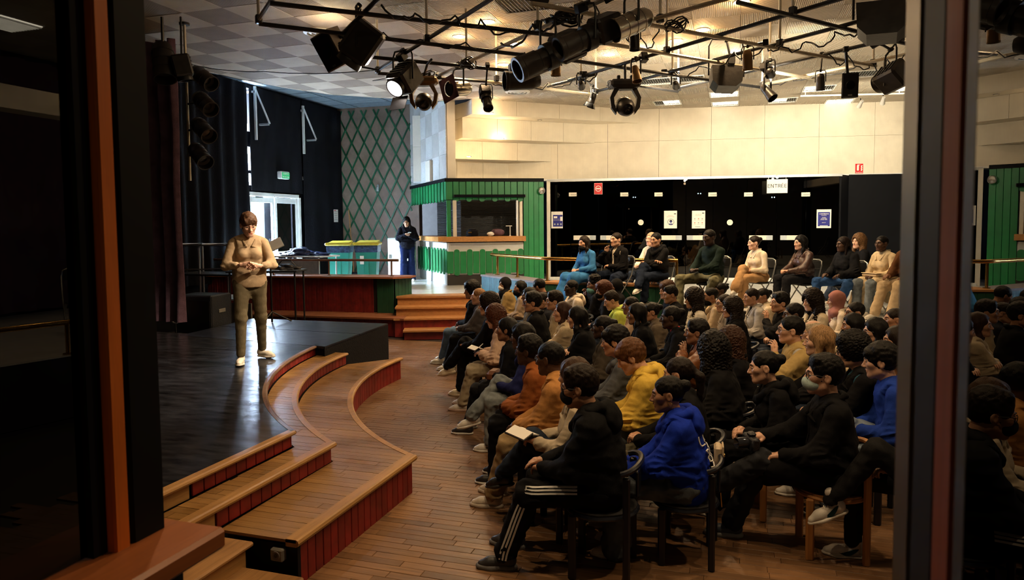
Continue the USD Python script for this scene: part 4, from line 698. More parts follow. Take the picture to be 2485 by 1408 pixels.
def hc(p): return tuple(np.array(p) + HC)
def head_prims(sex):
    m = sex == 'm'; j = 1.0 if m else .90; P = [ell(hc((0, -.014, .03)), (.075, .096, .088), .02, 'H'), ell(hc((0, .028, -.03)), (.060 * (1 if m else .96), .066, .086), .03, 'H'), ell(hc((0, .070, -.097 * (1 if m else .97))), (.020 * j, .020, .019), .028, 'H')]
    for s in (1, -1):
        P += [cap(hc((s * .050 * j, .0, -.062)), hc((s * .020, .064, -.094)), .020 * j, .016, .026, 'H'), ell(hc((s * .043, .058, -.014)), (.021, .022, .018), .03, 'H'), cap(hc((s * .038, .075, .024)), hc((s * .006, .088, .021)), .010 if m else .007, None, .018, 'H')]
    P += [ell(hc((s * .031, .101, .004)), (.021, .017, .014), .014, 'H', True) for s in (1, -1)]
    P += [cap(hc((0, .088, .012)), hc((0, .111, -.030)), .0075, .0115, .013, 'H')] + [ell(hc((s * .011, .098, -.034)), (.009, .012, .008), .008, 'H') for s in (1, -1)]
    P += [cap(hc((-.020, .086, -.058)), hc((0, .094, -.056)), .0055, .0065, .007, 'H'), cap(hc((.020, .086, -.058)), hc((0, .094, -.056)), .0055, .0065, .007, 'H'), cap(hc((-.017, .086, -.068)), hc((.017, .086, -.068)), .008, .008, .008, 'H'), cap(hc((-.022, .096, -.0625)), hc((.022, .096, -.0625)), .0032, .0032, .004, 'H', None, True)]
    for s in (1, -1): P += [ell(hc((s * .079, -.010, -.006)), (.009, .021, .032), .008, 'H', False, rot((0, 0, 1), s * .3)), ell(hc((s * .088, -.004, -.004)), (.006, .011, .018), .004, 'H', True)]
    r = .056 if m else .047
    return P + [cap(hc((0, -.022, -.05)), (0, -.032, 1.01), r, r * 1.05, .03, 'N')]
def hand_prims(s, n):
    """curled hand, wrist at the rest wrist, thumb on the inner upper side"""
    a, e = J['ha' + n]; y = (e - a) / np.linalg.norm(e - a); z = V3(0, 0, 1.) - y * y[2]; z /= np.linalg.norm(z); x = np.cross(y, z); L = lambda X, Y, Z: tuple(a + x * X * s + y * Y + z * Z); g = 'G' + n
    P = [cap(L(-.014, .02, 0), L(-.020, .078, .002), .019, .017, .012, g, None), cap(L(.014, .02, 0), L(.024, .072, -.002), .018, .015, .012, g), cap(L(0, -.03, 0), L(0, .03, 0), .026, .024, .02, g)]
    for i, (X, l) in enumerate(((-.029, .92), (-.010, 1.), (.010, .94), (.028, .76))):
        c = .25 + .09 * i; p0 = V3(X, .080 - .004 * i * i * .5, .003); p1 = p0 + V3(X * .08, .040 * l * math.cos(c), -.040 * l * math.sin(c)); p2 = p1 + V3(0, .028 * l * math.cos(c * 2.4), -.028 * l * math.sin(c * 2.4)); p3 = p2 + V3(0, .020 * l * math.cos(c * 3.4), -.020 * l * math.sin(c * 3.4)); P += [cap(L(*p0), L(*p1), .0092, .0086, .006, g), cap(L(*p1), L(*p2), .0086, .008, .003, g), cap(L(*p2), L(*p3), .008, .0068, .003, g)]
    return P + [cap(L(-.026, .020, -.004), L(-.046, .050, -.014), .014, .0105, .012, g), cap(L(-.046, .050, -.014), L(-.042, .086, -.026), .0105, .0085, .004, g)]
def torso_prims(e, sex, lo=.53):
    m = sex == 'm'; k = .06; w = 1. if m else .93; P = [cap((0, -.02, lo), (0, -.015, lo + .06), .155 * (1 if m else 1.03) + e, .15 + e, k, 'T', (1, .78, 1)), cap((0, -.018, .62), (0, -.02, .70), (.142 if m else .122) + e, (.140 if m else .12) + e, k, 'T', (1, .76, 1)), cap((0, -.02, .78), (0, -.02, .87), .158 * w + e, .160 * w + e, k, 'T', (1, .74, 1)), cap((-.125 * w, -.03, .955), (.125 * w, -.03, .955), .058 + e, None, .05, 'T')]
    P += [cap((s * .03, -.035, 1.02), (s * .12, -.03, .975), .040 + e * .7, .05 + e * .7, .04, 'T') for s in (1, -1)]
    if not m: P += [ell((s * .065, .075, .84), (.062 + e, .055 + e, .06 + e), .04, 'T') for s in (1, -1)]
    return P
def arm_prims(e, sex, fore=1., cuff=0.):
    P = []
    for s, n in ((1, 'R'), (-1, 'L')):
        q = .93 if sex == 'f' else 1.; S = J['up' + n][0] * [q, 1, 1]; E, W = J['fo' + n]; g = 'A' + n; P += [cap(S, E, (.054 if sex == 'm' else .047) + e, (.042 if sex == 'm' else .037) + e, .03, g)]
        if fore: P += [cap(E, E + (W - E) * fore, (.041 if sex == 'm' else .036) + e, .030 + e * .8 + cuff, .025, g)]
    return P
def leg_prims(e, sex, cut='slim', sh=.96):
    P = [cap((-.06, -.02, .53), (.06, -.02, .53), (.122 if REST[0] == 'sit' else .100) + e, None, .05, 'T', (1, .92, .85))]
    if REST[0] != 'sit': P += [cap((0, -.015, .56), (0, -.02, .48), .112 + e, .142 + e, .05, 'T', (1.05, .72, 1)), *[ell((s * .07, -.055, .46), (.078, .07, .08), .05, 'T') for s in (1, -1)]]
    for s, n in ((1, 'R'), (-1, 'L')):
        H, K = J['th' + n]; A = J['sh' + n][1]; g = 'L' + n; k0, k1 = {'slim': (.058, .042), 'straight': (.062, .058), 'wide': (.072, .085), 'flare': (.060, .088)}[cut]; P += [cap(H + ([0, -.02, .01] if REST[0] == 'sit' else [0, 0, -.03]), K, .088 + e, .062 + e, .04, g), cap(K, K + (A - K) * sh, k0 + e, k1 + e, .03, g)]
    return P
CACHE, REST, J_SIT = {}, ['sit'], {k: (a.copy(), b.copy()) for k, (a, b) in J.items()}
def sit_rest(): REST[0] = 'sit'; J.update(J_SIT)
def stand_rest():
    REST[0] = 'stand'
    for s, n in ((1, 'R'), (-1, 'L')): J['th' + n] = (V3(s * .092, 0, .52), V3(s * .10, .025, .08)); J['sh' + n] = (V3(s * .10, .025, .08), V3(s * .105, -.005, -.36)); J['ft' + n] = (V3(s * .105, -.005, -.36), V3(s * .12, .165, -.41))
def cached(key, fn):
    key = (REST[0], *key)
    if key not in CACHE: CACHE[key] = fn()
    return CACHE[key]
HD = {2: .0048, 1: .0062, 0: .0085}; BD = {2: .012, 1: .015, 0: .02}
def tmpl(prims, h, noise=None, it=6):
    v, f, l = build(prims, h, noise); return v, f, weights(v, f, l, it)
def body_t(sex, lod):
    def mk():
        parts = [build(head_prims(sex), HD[lod]), build(hand_prims(1, 'R'), .0042 if lod == 2 else .0062), build(hand_prims(-1, 'L'), .0042 if lod == 2 else .0062), build(torso_prims(-.02, sex) + arm_prims(-.008, sex) + leg_prims(-.02, sex) + [cap((0, -.032, .95), (0, -.03, 1.03), .052, .048, .03, 'N')], .016 if lod else .022)]
        try:
            ms = [m3.Manifold(m3.Mesh(vert_properties=v.astype(np.float32), tri_verts=f.astype(np.uint32))) for v, f, l in parts]
            if any(m.status() != m3.Error.NoError for m in ms): raise ValueError
            u = ms[3] + ms[0] + ms[1] + ms[2]; me = u.to_mesh(); v, f = np.array(me.vert_properties[:, :3], float), np.array(me.tri_verts, int)
        except Exception: mb = MB(); [mb.add(p[0], p[1]) for p in parts]; v, f = mb.get()
        t = cKDTree(np.vstack([p[0] for p in parts])); l = np.concatenate([p[2] for p in parts])[t.query(v)[1]]
        q = v - HC; lip = np.exp(-((q[:, 0] / .021) ** 4) - (((q[:, 2] + .062) / .011) ** 4)) * (q[:, 1] > .078)
        return v, f, weights(v, f, l, 3), lip
    return cached(('body', sex, lod), mk)
# ---- hair
def hair_prims(style):
    face = ell(hc((0, .094, -.042)), (.066, .064, .108), .012, 'B', True); low = lambda z: ell(hc((0, .0, z - .3)), (.6, .6, .3), .01, 'B', True); ears = [ell(hc((s * .085, .012, -.02)), (.018, .03, .045), .01, 'B', True) for s in (1, -1)]
    shell = lambda t, top=0.: ell(hc((0, -.016, .032 + top * .4)), (.077 + t, .098 + t, .090 + t + top), .02, 'B')
    if style == 'short': return [shell(.012, .008), cap(hc((-.04, .05, .10)), hc((.04, .055, .10)), .02, None, .03, 'B'), face, *ears, low(-.055)]
    if style == 'fringe': return [shell(.014, .008), cap(hc((-.045, .075, .075)), hc((.045, .078, .075)), .018, None, .025, 'B'), cap(hc((-.05, .085, .055)), hc((.045, .088, .05)), .012, None, .02, 'B'), ell(hc((0, .10, -.06)), (.064, .06, .095), .012, 'B', True), *ears, low(-.06)]
    if style == 'fade': return [shell(.004, .010), cap(hc((0, -.05, .112)), hc((0, .06, .10)), .030, .024, .03, 'B'), face, *ears, low(-.02)]
    if style == 'crop': return [shell(.006), face, *ears, low(-.045)]
    if style == 'mop': return [shell(.028, .018), cap(hc((-.04, .06, .10)), hc((.04, .06, .10)), .035, None, .03, 'B'), ell(hc((0, .10, -.05)), (.064, .062, .108), .012, 'B', True), low(-.06)]
    if style == 'hightop': return [shell(.008), ell(hc((0, -.02, .11)), (.085, .10, .06), .03, 'B'), face, *ears, low(-.03)]
    if style == 'afro': return [shell(.045, .02), face, low(-.09)]
    if style in ('bun', 'ponytail', 'tight'):
        P = [shell(.005), face, *[ell(hc((s * .085, .012, -.015)), (.02, .035, .05), .01, 'B', True) for s in (1, -1)], ell(hc((0, .0, -.36)), (.6, .6, .3), .01, 'B', True)]
        if style == 'bun': P.insert(1, ell(hc((0, -.118, .055)), (.042, .040, .040), .012, 'B'))
        if style == 'ponytail': P += [cap(hc((0, -.105, .03)), hc((0, -.15, -.02)), .026, .032, .02, 'B'), cap(hc((0, -.15, -.02)), hc((0, -.135, -.22)), .034, .016, .02, 'B')]
        return P
    side = lambda r, z, y=0.: [q for s in (1, -1) for q in (cap(hc((s * .070, -.012, .03)), hc((s * .080, .0 + y, -.11)), .026 + r, .030 + r, .03, 'B'), cap(hc((s * .080, .0 + y, -.11)), hc((s * .082, .035 + y, z)), .030 + r, .020 + r, .03, 'B'))]
    back = lambda r, z: [cap(hc((0, -.075, .02)), hc((0, -.095, z)), .058 + r, .050 + r, .03, 'B', (1.3, .7, 1))]
    fl = ell(hc((0, .098, -.05)), (.060, .062, .125), .014, 'B', True); th = ell(hc((0, .06, -.19)), (.045, .06, .09), .02, 'B', True)
    if style == 'long': return [shell(.012, .004), *side(0, -.27), *back(0, -.28), fl, th]
    if style == 'longback': return [shell(.010, .004), *back(.008, -.30), face, ell(hc((0, .09, -.14)), (.09, .07, .09), .02, 'B', True)]
    if style == 'curly': return [shell(.03, .012), *side(.014, -.20, -.02), *back(.02, -.22), fl, th]
    if style == 'bigcurly': return [shell(.04, .02), *side(.03, -.22, -.03), *back(.035, -.25), fl, th]
    if style == 'bob': return [shell(.018, .006), *side(.004, -.12, -.015), *back(.006, -.10), fl]
    if style == 'braids': return [shell(.010), *[cap(hc((s * (.05 + .012 * i), -.03 + .022 * i * (1 if i < 3 else .3), .02)), hc((s * (.082 + .006 * i), -.05 + .032 * i, -.34 + .02 * (i % 2))), .012, .009, .004, 'B') for i in range(4) for s in (1, -1)], *[cap(hc((x, -.085, .0)), hc((x * 1.4, -.105, -.36)), .013, .009, .004, 'B') for x in (-.06, -.036, -.012, .012, .036, .06)], face, th]
    if style == 'grey': return [shell(.008), ell(hc((0, .02, .115)), (.05, .09, .035), .02, 'B', True), face, *ears, low(-.05)]
    if style == 'hijab': return [shell(.020), cap(hc((0, -.02, -.05)), hc((0, -.01, -.13)), .080, .085, .03, 'B'), cap(hc((-.03, .01, -.17)), hc((.03, .01, -.17)), .095, .10, .04, 'B', (1.2, .9, .8)), cap(hc((0, .05, -.16)), hc((.0, .085, -.27)), .06, .05, .03, 'B'), ell(hc((0, .098, -.012)), (.055, .062, .085), .008, 'B', True)]
def hair_t(style, lod):
    amp, sc = {'mop': (.007, 115), 'curly': (.007, 95), 'bigcurly': (.009, 85), 'afro': (.008, 90), 'long': (.006, 30), 'longback': (.006, 30), 'short': (.004, 60), 'fringe': (.005, 50), 'bob': (.006, 40), 'hightop': (.010, 60), 'hijab': (.004, 14)}.get(style, (.003, 60))
    return cached(('hair', style, lod), lambda: tmpl(hair_prims(style), {2: .0055, 1: .007, 0: .0095}[lod], lambda p: amp * nz(p * ([1, 1, .45] if style in ('long', 'longback', 'bob') else [1, 1, 1]), sc), 2))
# ---- clothes
def top_prims(kind, sex, fit):
    e = {0: .010, 1: .020, 2: .036, 3: .05}[fit]; P = torso_prims(e, sex, .54) + ([cap((0, -.02, .50), (0, -.018, .60), .168 + e, .15 + e, .06, 'T', (1, .78, 1))] if REST[0] != 'sit' else []) + arm_prims(e * .8, sex, .97 if kind != 'polo' else .62)
    if kind == 'turtle': P += [cap((0, -.03, 1.0), (0, -.025, 1.055), .066, .062, .01, 'N')]
    P.append(ell((0, 0, .485 - .45), (.34, .30, .45), .02, 'T', True) if REST[0] == 'sit' else ell((0, 0, .445 - 6), (6, 6, 6), .008, 'T', True))
    if kind == 'coat':
        for s, n in ((1, 'R'), (-1, 'L')): H, K = J['th' + n]; P.append(cap(H + [s * .01, -.02, .02], H + (K - H) * .75 + [0, 0, .0], .105 + e, .085 + e, .05, 'L' + n))
        P += [cap((0, -.16, .52), (0, -.17, .20), .05, .04, .05, 'T', (4.2, .9, 1))]
    if kind == 'robe':
        for s, n in ((1, 'R'), (-1, 'L')): H, K = J['th' + n]; A = J['sh' + n][1]; P += [cap(H, K, .11, .095, .06, 'L' + n), cap(K, A + [0, 0, .03], .095, .12, .08, 'L' + n)]
    if kind in ('jacket', 'fleece', 'coat', 'parka', 'puffer') and fit >= 1 and kind + 'o' in ('jacketo',): pass
    return P
def neck_prims(kind):
    if kind in ('hoodie', 'puffer', 'parka'):
        q = [(-.105, .03, 1.01), (-.115, -.05, 1.045), (-.085, -.115, 1.05), (0, -.145, 1.04), (.085, -.115, 1.05), (.115, -.05, 1.045), (.105, .03, 1.01), (.05, .09, .965), (0, .11, .945), (-.05, .09, .965)]; return [cap(q[i], q[(i + 1) % 10], .035, None, .010, 'T') for i in range(10)] + [ell((0, -.150, .965), (.125, .056, .100), .012, 'T'), ell((0, -.045, 1.085), (.075, .066, .05), .008, 'T', True)]
    if kind in ('jacket', 'coat', 'shirt', 'polo', 'fleece'):
        r = {'fleece': .034, 'polo': .015, 'shirt': .015}.get(kind, .020); g = 1.0 if kind in ('polo', 'shirt') else 1.15; up = .0 if kind in ('polo', 'shirt') else .008; return [cap((s * .080 * g, -.04, 1.035 + up), (s * .068 * g, .04, 1.0 + up), r, None, .004, 'T') for s in (1, -1)] + [cap((s * .080 * g, -.04, 1.035 + up), (s * .045 * g, -.10 * g, 1.045 + up), r, None, .004, 'T') for s in (1, -1)] + [cap((-.045 * g, -.10 * g, 1.045 + up), (.045 * g, -.10 * g, 1.045 + up), r, None, .004, 'T')] + [cap((s * .068 * g, .04, 1.0 + up), (s * .032 * g, .10 * g, .93), r, .012, .004, 'T') for s in (1, -1)] + [cap((s * .032 * g, .10 * g, .935), (s * .095 * g, .085 * g, .905), .013, .008, .006, 'T') for s in (1, -1)]
def neck_t(kind, lod): return cached(('neck', kind, lod), lambda: tmpl(neck_prims(kind), {2: .007, 1: .010, 0: .014}[lod], lambda p: .005 * nz(p, 24, 3), 3))
def open_front(P, w=.035):   # an open jacket: a slit down the front
    return P + [cap((0, .14, .46), (0, .13, .90), w * .8, w, .01, 'T', (1, 3.4, 1), True), cap((0, .11, .90), (0, .07, 1.02), w, w * 1.5, .01, 'T', (1, 2.2, 1), True)]
def fold(kind, fit):
    a = {0: .007, 1: .014, 2: .019, 3: .02}[fit]
    def rid(p, q, sc, sd): return 1 - 2 * np.abs(nz(p * q, sc, sd))
    def fn(p):
        w = np.clip(1 - np.abs(p[:, 2] - .69) / .14, 0, 1) * .9 + .55          # more creases round waist and elbows
        arm = np.clip((np.abs(p[:, 0]) - .17) / .05, 0, 1)
        return -a * w * ((1 - arm) * rid(p, [.6, .7, 1.7], 11, 2) + arm * rid(p, [.8, .5, 2.0], 13, 3) + .55 * rid(p, [1.2, 1, .7], 21, 4)) * .8
    if kind == 'puffer': return lambda p: .007 * np.abs(np.sin(p[:, 2] * PI / .085 + 2.2 * nz(p, 5))) ** .6 - .006 + .008 * nz(p, 12) + .005 * nz(p, 27)
    return fn
def lfold(cut):
    a = {'slim': .009, 'wide': .018, 'flare': .014}.get(cut, .013) * (1 if REST[0] == 'sit' else .45)
    def fn(p):
        K_, A_ = J['thR'][1], J['shR'][1]; kn = np.exp(-((p[:, 1] - K_[1]) ** 2 + (p[:, 2] - K_[2]) ** 2) / .02); low = np.clip((A_[2] + .21 - p[:, 2]) / .2, 0, 1); hip = np.exp(-((p[:, 1] - .08) / .1) ** 2) if REST[0] == 'sit' else np.exp(-((p[:, 2] - .46) / .08) ** 2)
        return -a * (.35 + kn + .8 * low + .7 * hip) * (1 - 2 * np.abs(nz(p * [.7, 1.4, 1.4], 14, 5))) - a * .3 * nz(p, 30)
    return fn
def top_t(kind, sex, fit, lod, opened=False): return cached(('top', kind, sex, fit, lod, opened), lambda: tmpl(open_front(top_prims(kind, sex, fit)) if opened else top_prims(kind, sex, fit), BD[lod], fold(kind, fit)))
def inner_t(sex, lod): return cached(('inner', sex, lod), lambda: tmpl(torso_prims(.008, sex, .55) + [cap((0, -.03, 1.0), (0, -.03, 1.035), .066, .062, .01, 'N')], .018))
def leg_t(sex, cut, lod): return cached(('leg', sex, cut, lod), lambda: tmpl(leg_prims({'slim': .006, 'straight': .010, 'wide': .014, 'flare': .010}[cut], sex, cut, 1.0 if cut in ('wide', 'flare') else .93), BD[lod], lfold(cut)))
def shoe_t(n, kind, lod):
    def mk():
        A = J['ft' + n][0]; s = 1 if n == 'R' else -1; L = lambda x, y, z: (A[0] + s * x, A[1] + y, A[2] - .09 + z); g = 'F' + n; hi = kind in ('high', 'boot')
        U = [cap(L(0, -.02, .05), L(.004, .10, .042), .037, .036, .03, g), cap(L(.004, .09, .036), L(.006, .15, .030), .036, .030, .03, g, (1, 1, .85)), cap(L(0, -.035, .06), L(0, -.02, .105 if not hi else .15), .034, .034, .03, g)]
        O = [cap(L(0, -.035, .014), L(.004, .09, .014), .038, .042, .02, g, (1, 1, .42)), cap(L(.004, .09, .014), L(.006, .155, .018), .042, .034, .02, g, (1, 1, .42))]
        if kind == 'chunky': O = [(*p[:3], p[3] * 1.12, p[4] * 1.12, *p[5:7], (1, 1, .62), False) for p in O]
        h = {2: .006, 1: .008, 0: .011}[lod]; return tmpl(U, h, None, 0), tmpl(O, h, None, 0)
    return cached(('shoe', n, kind, lod), mk)
def front_line(kind, sex, fit, lod):
    v = top_t(kind, sex, fit, lod)[0]; m = (np.abs(v[:, 0]) < .02) & (v[:, 1] > 0); z = np.linspace(.5, .98, 16); return z, np.array([v[m & (np.abs(v[:, 2] - q) < .03), 1].max() if (m & (np.abs(v[:, 2] - q) < .03)).any() else .1 for q in z])
def mask_t(lod, down): return cached(('mask', lod, down), lambda: tmpl([ell(hc((0, .052, -.055 - .035 * down)), (.0625, .064, .050), .02, 'H'), ell(hc((0, .100, -.04 - .035 * down)), (.018, .022, .028), .03, 'H'), ell(hc((0, -.03, -.05)), (.12, .055, .12), .008, 'H', True)], .007, None, 0))
def glasses_mb():
    m = MB()
    for s in (1, -1):
        a = np.linspace(0, 2 * PI, 15); m.tube([hc((s * .032 + .022 * math.cos(x), .098 + .004 * math.cos(x) * -s, .003 + .019 * math.sin(x))) for x in a], .0022, 5, False); m.tube([hc((s * .054, .094, .008)), hc((s * .077, .05, .010)), hc((s * .080, -.005, .002))], .0022, 5)
    return m.tube([hc((-.010, .101, .006)), hc((0, .104, .009)), hc((.010, .101, .006))], .0022, 5)
HEADW = np.zeros(len(BN)); HEADW[BN.index('head')] = 1
raw('skin_base', {'p': ('principled_bsdf', dict(base_color=(.4, .2, .12), roughness=.5))}, [], 'p.BSDF')
def skin_m(i):
    c = [(.62, .36, .25), (.50, .27, .17), (.36, .18, .105), (.20, .095, .055), (.085, .040, .024), (.045, .022, .014)][i]; nm = f'skin_{"fair light tan brown dark deep".split()[i]}'
    if nm in MATS: return nm
    c = np.array(c); lip = c * [1.02, .62, .60]
    raw(nm, {'p': ('principled_bsdf', dict(roughness=.46, specular_ior_level=.45)), 'g': ('geometry', {}), 'n': ('noise_texture', dict(scale=28., detail=4.)), 'r': ('rgb_ramp', dict(ramp=[(.3, tuple(c * .88)), (.7, tuple(c * 1.06))])), 'a': ('attribute', dict(attribute='mask')), 'm': ('mix_color', dict(blend_type='mix', b=tuple(lip))), 'n2': ('noise_texture', dict(scale=220., detail=2.)), 'b': ('bump', dict(strength=.12, distance=.004))},
        [('g.position', 'n.vector'), ('n.fac', 'r.fac'), ('r.color', 'm.a'), ('a.fac', 'm.fac'), ('m.result', 'p.base_color'), ('g.position', 'n2.vector'), ('n2.fac', 'b.height'), ('b.normal', 'p.normal')], 'p.BSDF'); return nm
def cloth_m(col, kind='cloth'):
    nm = f'{kind}_' + '_'.join('%03d' % int(c * 999) for c in col)
    if nm not in MATS: mat(nm, col, {'cloth': .88, 'denim': .85, 'shiny': .35, 'leather': .38, 'shoe': .5}[kind], var={'denim': .28}.get(kind, .1), scale={'denim': 9}.get(kind, 14), bump={'shiny': .1, 'leather': .15, 'shoe': .05}.get(kind, .16), bscale={'cloth': 260, 'denim': 420}.get(kind, 90), spec=.12 if kind in ('cloth', 'denim') else .5)
    return nm
def hair_m(col):
    nm = 'hair_' + '_'.join('%03d' % int(c * 999) for c in col)
    if nm not in MATS:
        c = np.array(col); raw(nm, {'p': ('principled_bsdf', dict(roughness=.48, specular_ior_level=.16)), 'g': ('geometry', {}), 'm': ('mapping', dict(scale=(1, 1, .14))), 'n': ('noise_texture', dict(scale=190., detail=3.)), 'r': ('rgb_ramp', dict(ramp=[(.3, tuple(c * .5)), (.7, tuple(np.minimum(c * 1.7, 1)))])), 'b': ('bump', dict(strength=.5, distance=.006))}, [('g.position', 'm.vector'), ('m.vector', 'n.vector'), ('n.fac', 'r.fac'), ('r.color', 'p.base_color'), ('n.fac', 'b.height'), ('b.normal', 'p.normal')], 'p.BSDF')
    return nm
mat('eye_white', (.62, .58, .54), .25, var=.02); mat('eye_dark', (.012, .008, .006), .15)
BLACK_H, DARK_H, BROWN_H, LIGHT_H = (.0038, .0032, .0032), (.0095, .0055, .004), (.038, .018, .009), (.22, .13, .065)
ARMS = {'lap': {'R': ((.085, .27, .655), None, (-.7, .7, -.1)), 'L': ((-.085, .25, .665), None, (.7, .7, -.15))}, 'clasp': {'R': ((.09, .36, .67), None, (-.8, .6, .1)), 'L': ((-.09, .36, .68), None, (.8, .6, .05))}, 'knees': {'R': ((.15, .30, .655), None, (-.1, 1, -.15)), 'L': ((-.15, .30, .655), None, (.1, 1, -.15))},
        'chin': {'R': ((.075, .235, .955), (.8, .1, -.6), (-.35, -.1, 1., .4)), 'L': ((-.02, .20, .70), None, (.9, .3, .1))}, 'chinL': {'L': ((-.075, .235, .955), (-.8, .1, -.6), (.35, -.1, 1., -.4)), 'R': ((.02, .20, .70), None, (-.9, .3, .1))}, 'crossed': {'R': ((-.10, .185, .79), (1, .1, -.5), (-1, .0, .15)), 'L': ((.10, .215, .76), (-1, .1, -.5), (1, .0, .15))}, 'hold': {'R': ((.10, .31, .71), None, (-.45, .9, .15)), 'L': ((-.10, .31, .71), None, (.45, .9, .15))}, 'mouth': {'R': ((.06, .24, .98), (.8, .1, -.6), (-.3, -.2, 1., .3)), 'L': ((-.04, .24, .72), None, (.9, .3, .0))}, 'fwd': {'R': ((.12, .42, .66), None, (-.5, .8, -.1)), 'L': ((-.12, .42, .66), None, (.5, .8, -.1))}}
LEGS = {'std': None, 'fwd': {'R': ((.13, .60, .09), None, -.1, 0), 'L': ((-.12, .56, .09), None, .1, 0)}, 'wide': {'R': ((.26, .46, .09), (.8, .5, 1), -.35, 0), 'L': ((-.26, .46, .09), (-.8, .5, 1), .35, 0)}, 'cross': {'R': ((-.14, .64, .36), (.0, .3, 1), .25, -.25), 'L': ((-.10, .46, .09), None, .05, 0)}, 'crossL': {'L': ((.14, .64, .36), (.0, .3, 1), -.25, -.25), 'R': ((.10, .46, .09), None, -.05, 0)}, 'back': {'R': ((.12, .34, .09), None, -.1, 0), 'L': ((-.12, .30, .10), None, .1, 0)}, 'ankle': {'R': ((-.22, .40, .58), (1, .6, .5), 1.2, -.2), 'L': ((-.12, .48, .09), None, .1, 0)}, 'step': {'R': ((.12, .50, .09), None, -.1, 0), 'L': ((-.12, .36, .09), None, .1, 0)}}
def add_person(label, m, lod, sex='m', skin_i=1, hair='short', hcol=BLACK_H, top=('sweater', 1, (.02, .02, .03)), inner=None, opened=False, legs=('straight', (.02, .02, .03)), shoes=('low', (.6, .58, .55), (.6, .58, .55)), arms='lap', leg='std', glasses=False, mask=None, group=None, name='person', prep=None, neckcol=None, **ps):
    """a person: one body, and clothes, hair, shoes as parts; m: matrix of the person's frame"""
    A = ARMS[arms] if isinstance(arms, str) else arms; Lg = LEGS[leg] if isinstance(leg, str) else leg
    G = prep or pose(arms=A, legs=Lg, **ps); t = thing(name, label, 'person', m=m, group=group)
    v, f, W, lip = body_t(sex, lod); b = obj('body', (skin(v, W, G), f), skin_m(skin_i), t, smooth=True, mask=lip)
    hs = lambda mb: MB().add((mb.get()[0] - J['head'][0]) @ G['head'][0].T * HS + G['head'][1], mb.get()[1])
    for s in (1, -1):
        e = MB().lathe([(0, -.012), (.008, -.009), (.0115, -.003), (.0115, .003), (.008, .0085), (.006, .0102)], 10, look(hc((s * .0315, .0785, .004)), (0, -1, 0))); eo = obj('eye', hs(e), 'eye_white', b, smooth=True)
        iris = MB().lathe([(.0062, .0098), (.004, .0118), (0, .0122)], 10, look(hc((s * .0315, .0785, .004)), (0, -1, 0))); lid = MB().tube([hc((s * .019, .089, .008)), hc((s * .031, .0935, .0145)), hc((s * .045, .086, .009))], .0030, 6)
        obj('iris', hs(iris), 'eye_dark', b, smooth=True); obj('eyelid', hs(lid), skin_m(skin_i), b, smooth=True)
        if hcol: obj('eyebrow', hs(MB().tube([hc((s * .012, .0955, .0245)), hc((s * .030, .0935, .031)), hc((s * .050, .0785, .0255))], [.0030, .0036, .0016], 6)), hair_m(hcol if hair not in ('hijab',) else BLACK_H), b, smooth=True)
    if hair:
        v, f, W = hair_t(hair, lod); obj('headscarf' if hair == 'hijab' else 'hair', (skin(v, W, G), f), cloth_m(hcol) if hair == 'hijab' else hair_m(hcol), t, smooth=True)
    kind, fit, col = top[:3]; v, f, W = top_t(kind, sex, fit, lod, opened); obj({'polo': 'shirt', 'turtle': 'sweater', 'parka': 'jacket', 'puffer': 'jacket', 'fleece': 'jacket', 'robe': 'dress'}.get(kind, kind), (skin(v, W, G), f), cloth_m(col, top[3] if len(top) > 3 else 'cloth'), t, smooth=True)
    if neck_prims(kind): v, f, W = neck_t(kind, lod); obj('hood' if kind in ('hoodie', 'puffer', 'parka') else 'collar', (skin(v, W, G), f), cloth_m(neckcol or col, top[3] if len(top) > 3 else 'cloth'), t, smooth=True)
    if kind not in ('robe', 'polo') and lod == 2 and not opened and kind in ('jacket', 'coat', 'puffer'): zb = MB().tube([(0, yz_, z_) for z_, yz_ in zip(np.linspace(.56, .92, 10), np.interp(np.linspace(.56, .92, 10), *front_line(kind, sex, fit, lod)))], .006, 5); zv, zf = zb.get(); obj('zip', (skin(zv, weights(zv, zf, np.array(['T'] * len(zv)), 0), G), zf), 'black_metal', t)
    if inner is not None: v, f, W = inner_t(sex, lod); obj('shirt', (skin(v, W, G), f), cloth_m(inner), t, smooth=True)
    if kind != 'robe': v, f, W = leg_t(sex, legs[0], lod); obj('trousers', (skin(v, W, G), f), cloth_m(legs[1], legs[2] if len(legs) > 2 else 'cloth'), t, smooth=True)
    for n in 'RL':
        (v, f, W), (v2, f2, W2) = shoe_t(n, shoes[0], min(lod, 1) if lod < 2 else 2); so = obj('shoe', (skin(v, W, G), f), cloth_m(shoes[1], 'shoe'), t, smooth=True); obj('sole', (skin(v2, W2, G), f2), cloth_m(shoes[2], 'shoe'), so, smooth=True)
    if mask: v, f, W = mask_t(lod, mask[1]); obj('face_mask', (skin(v, W, G), f), cloth_m(mask[0]), t, smooth=True)
    if glasses: obj('glasses', hs(glasses_mb()), 'black_metal', t)
    return t, G
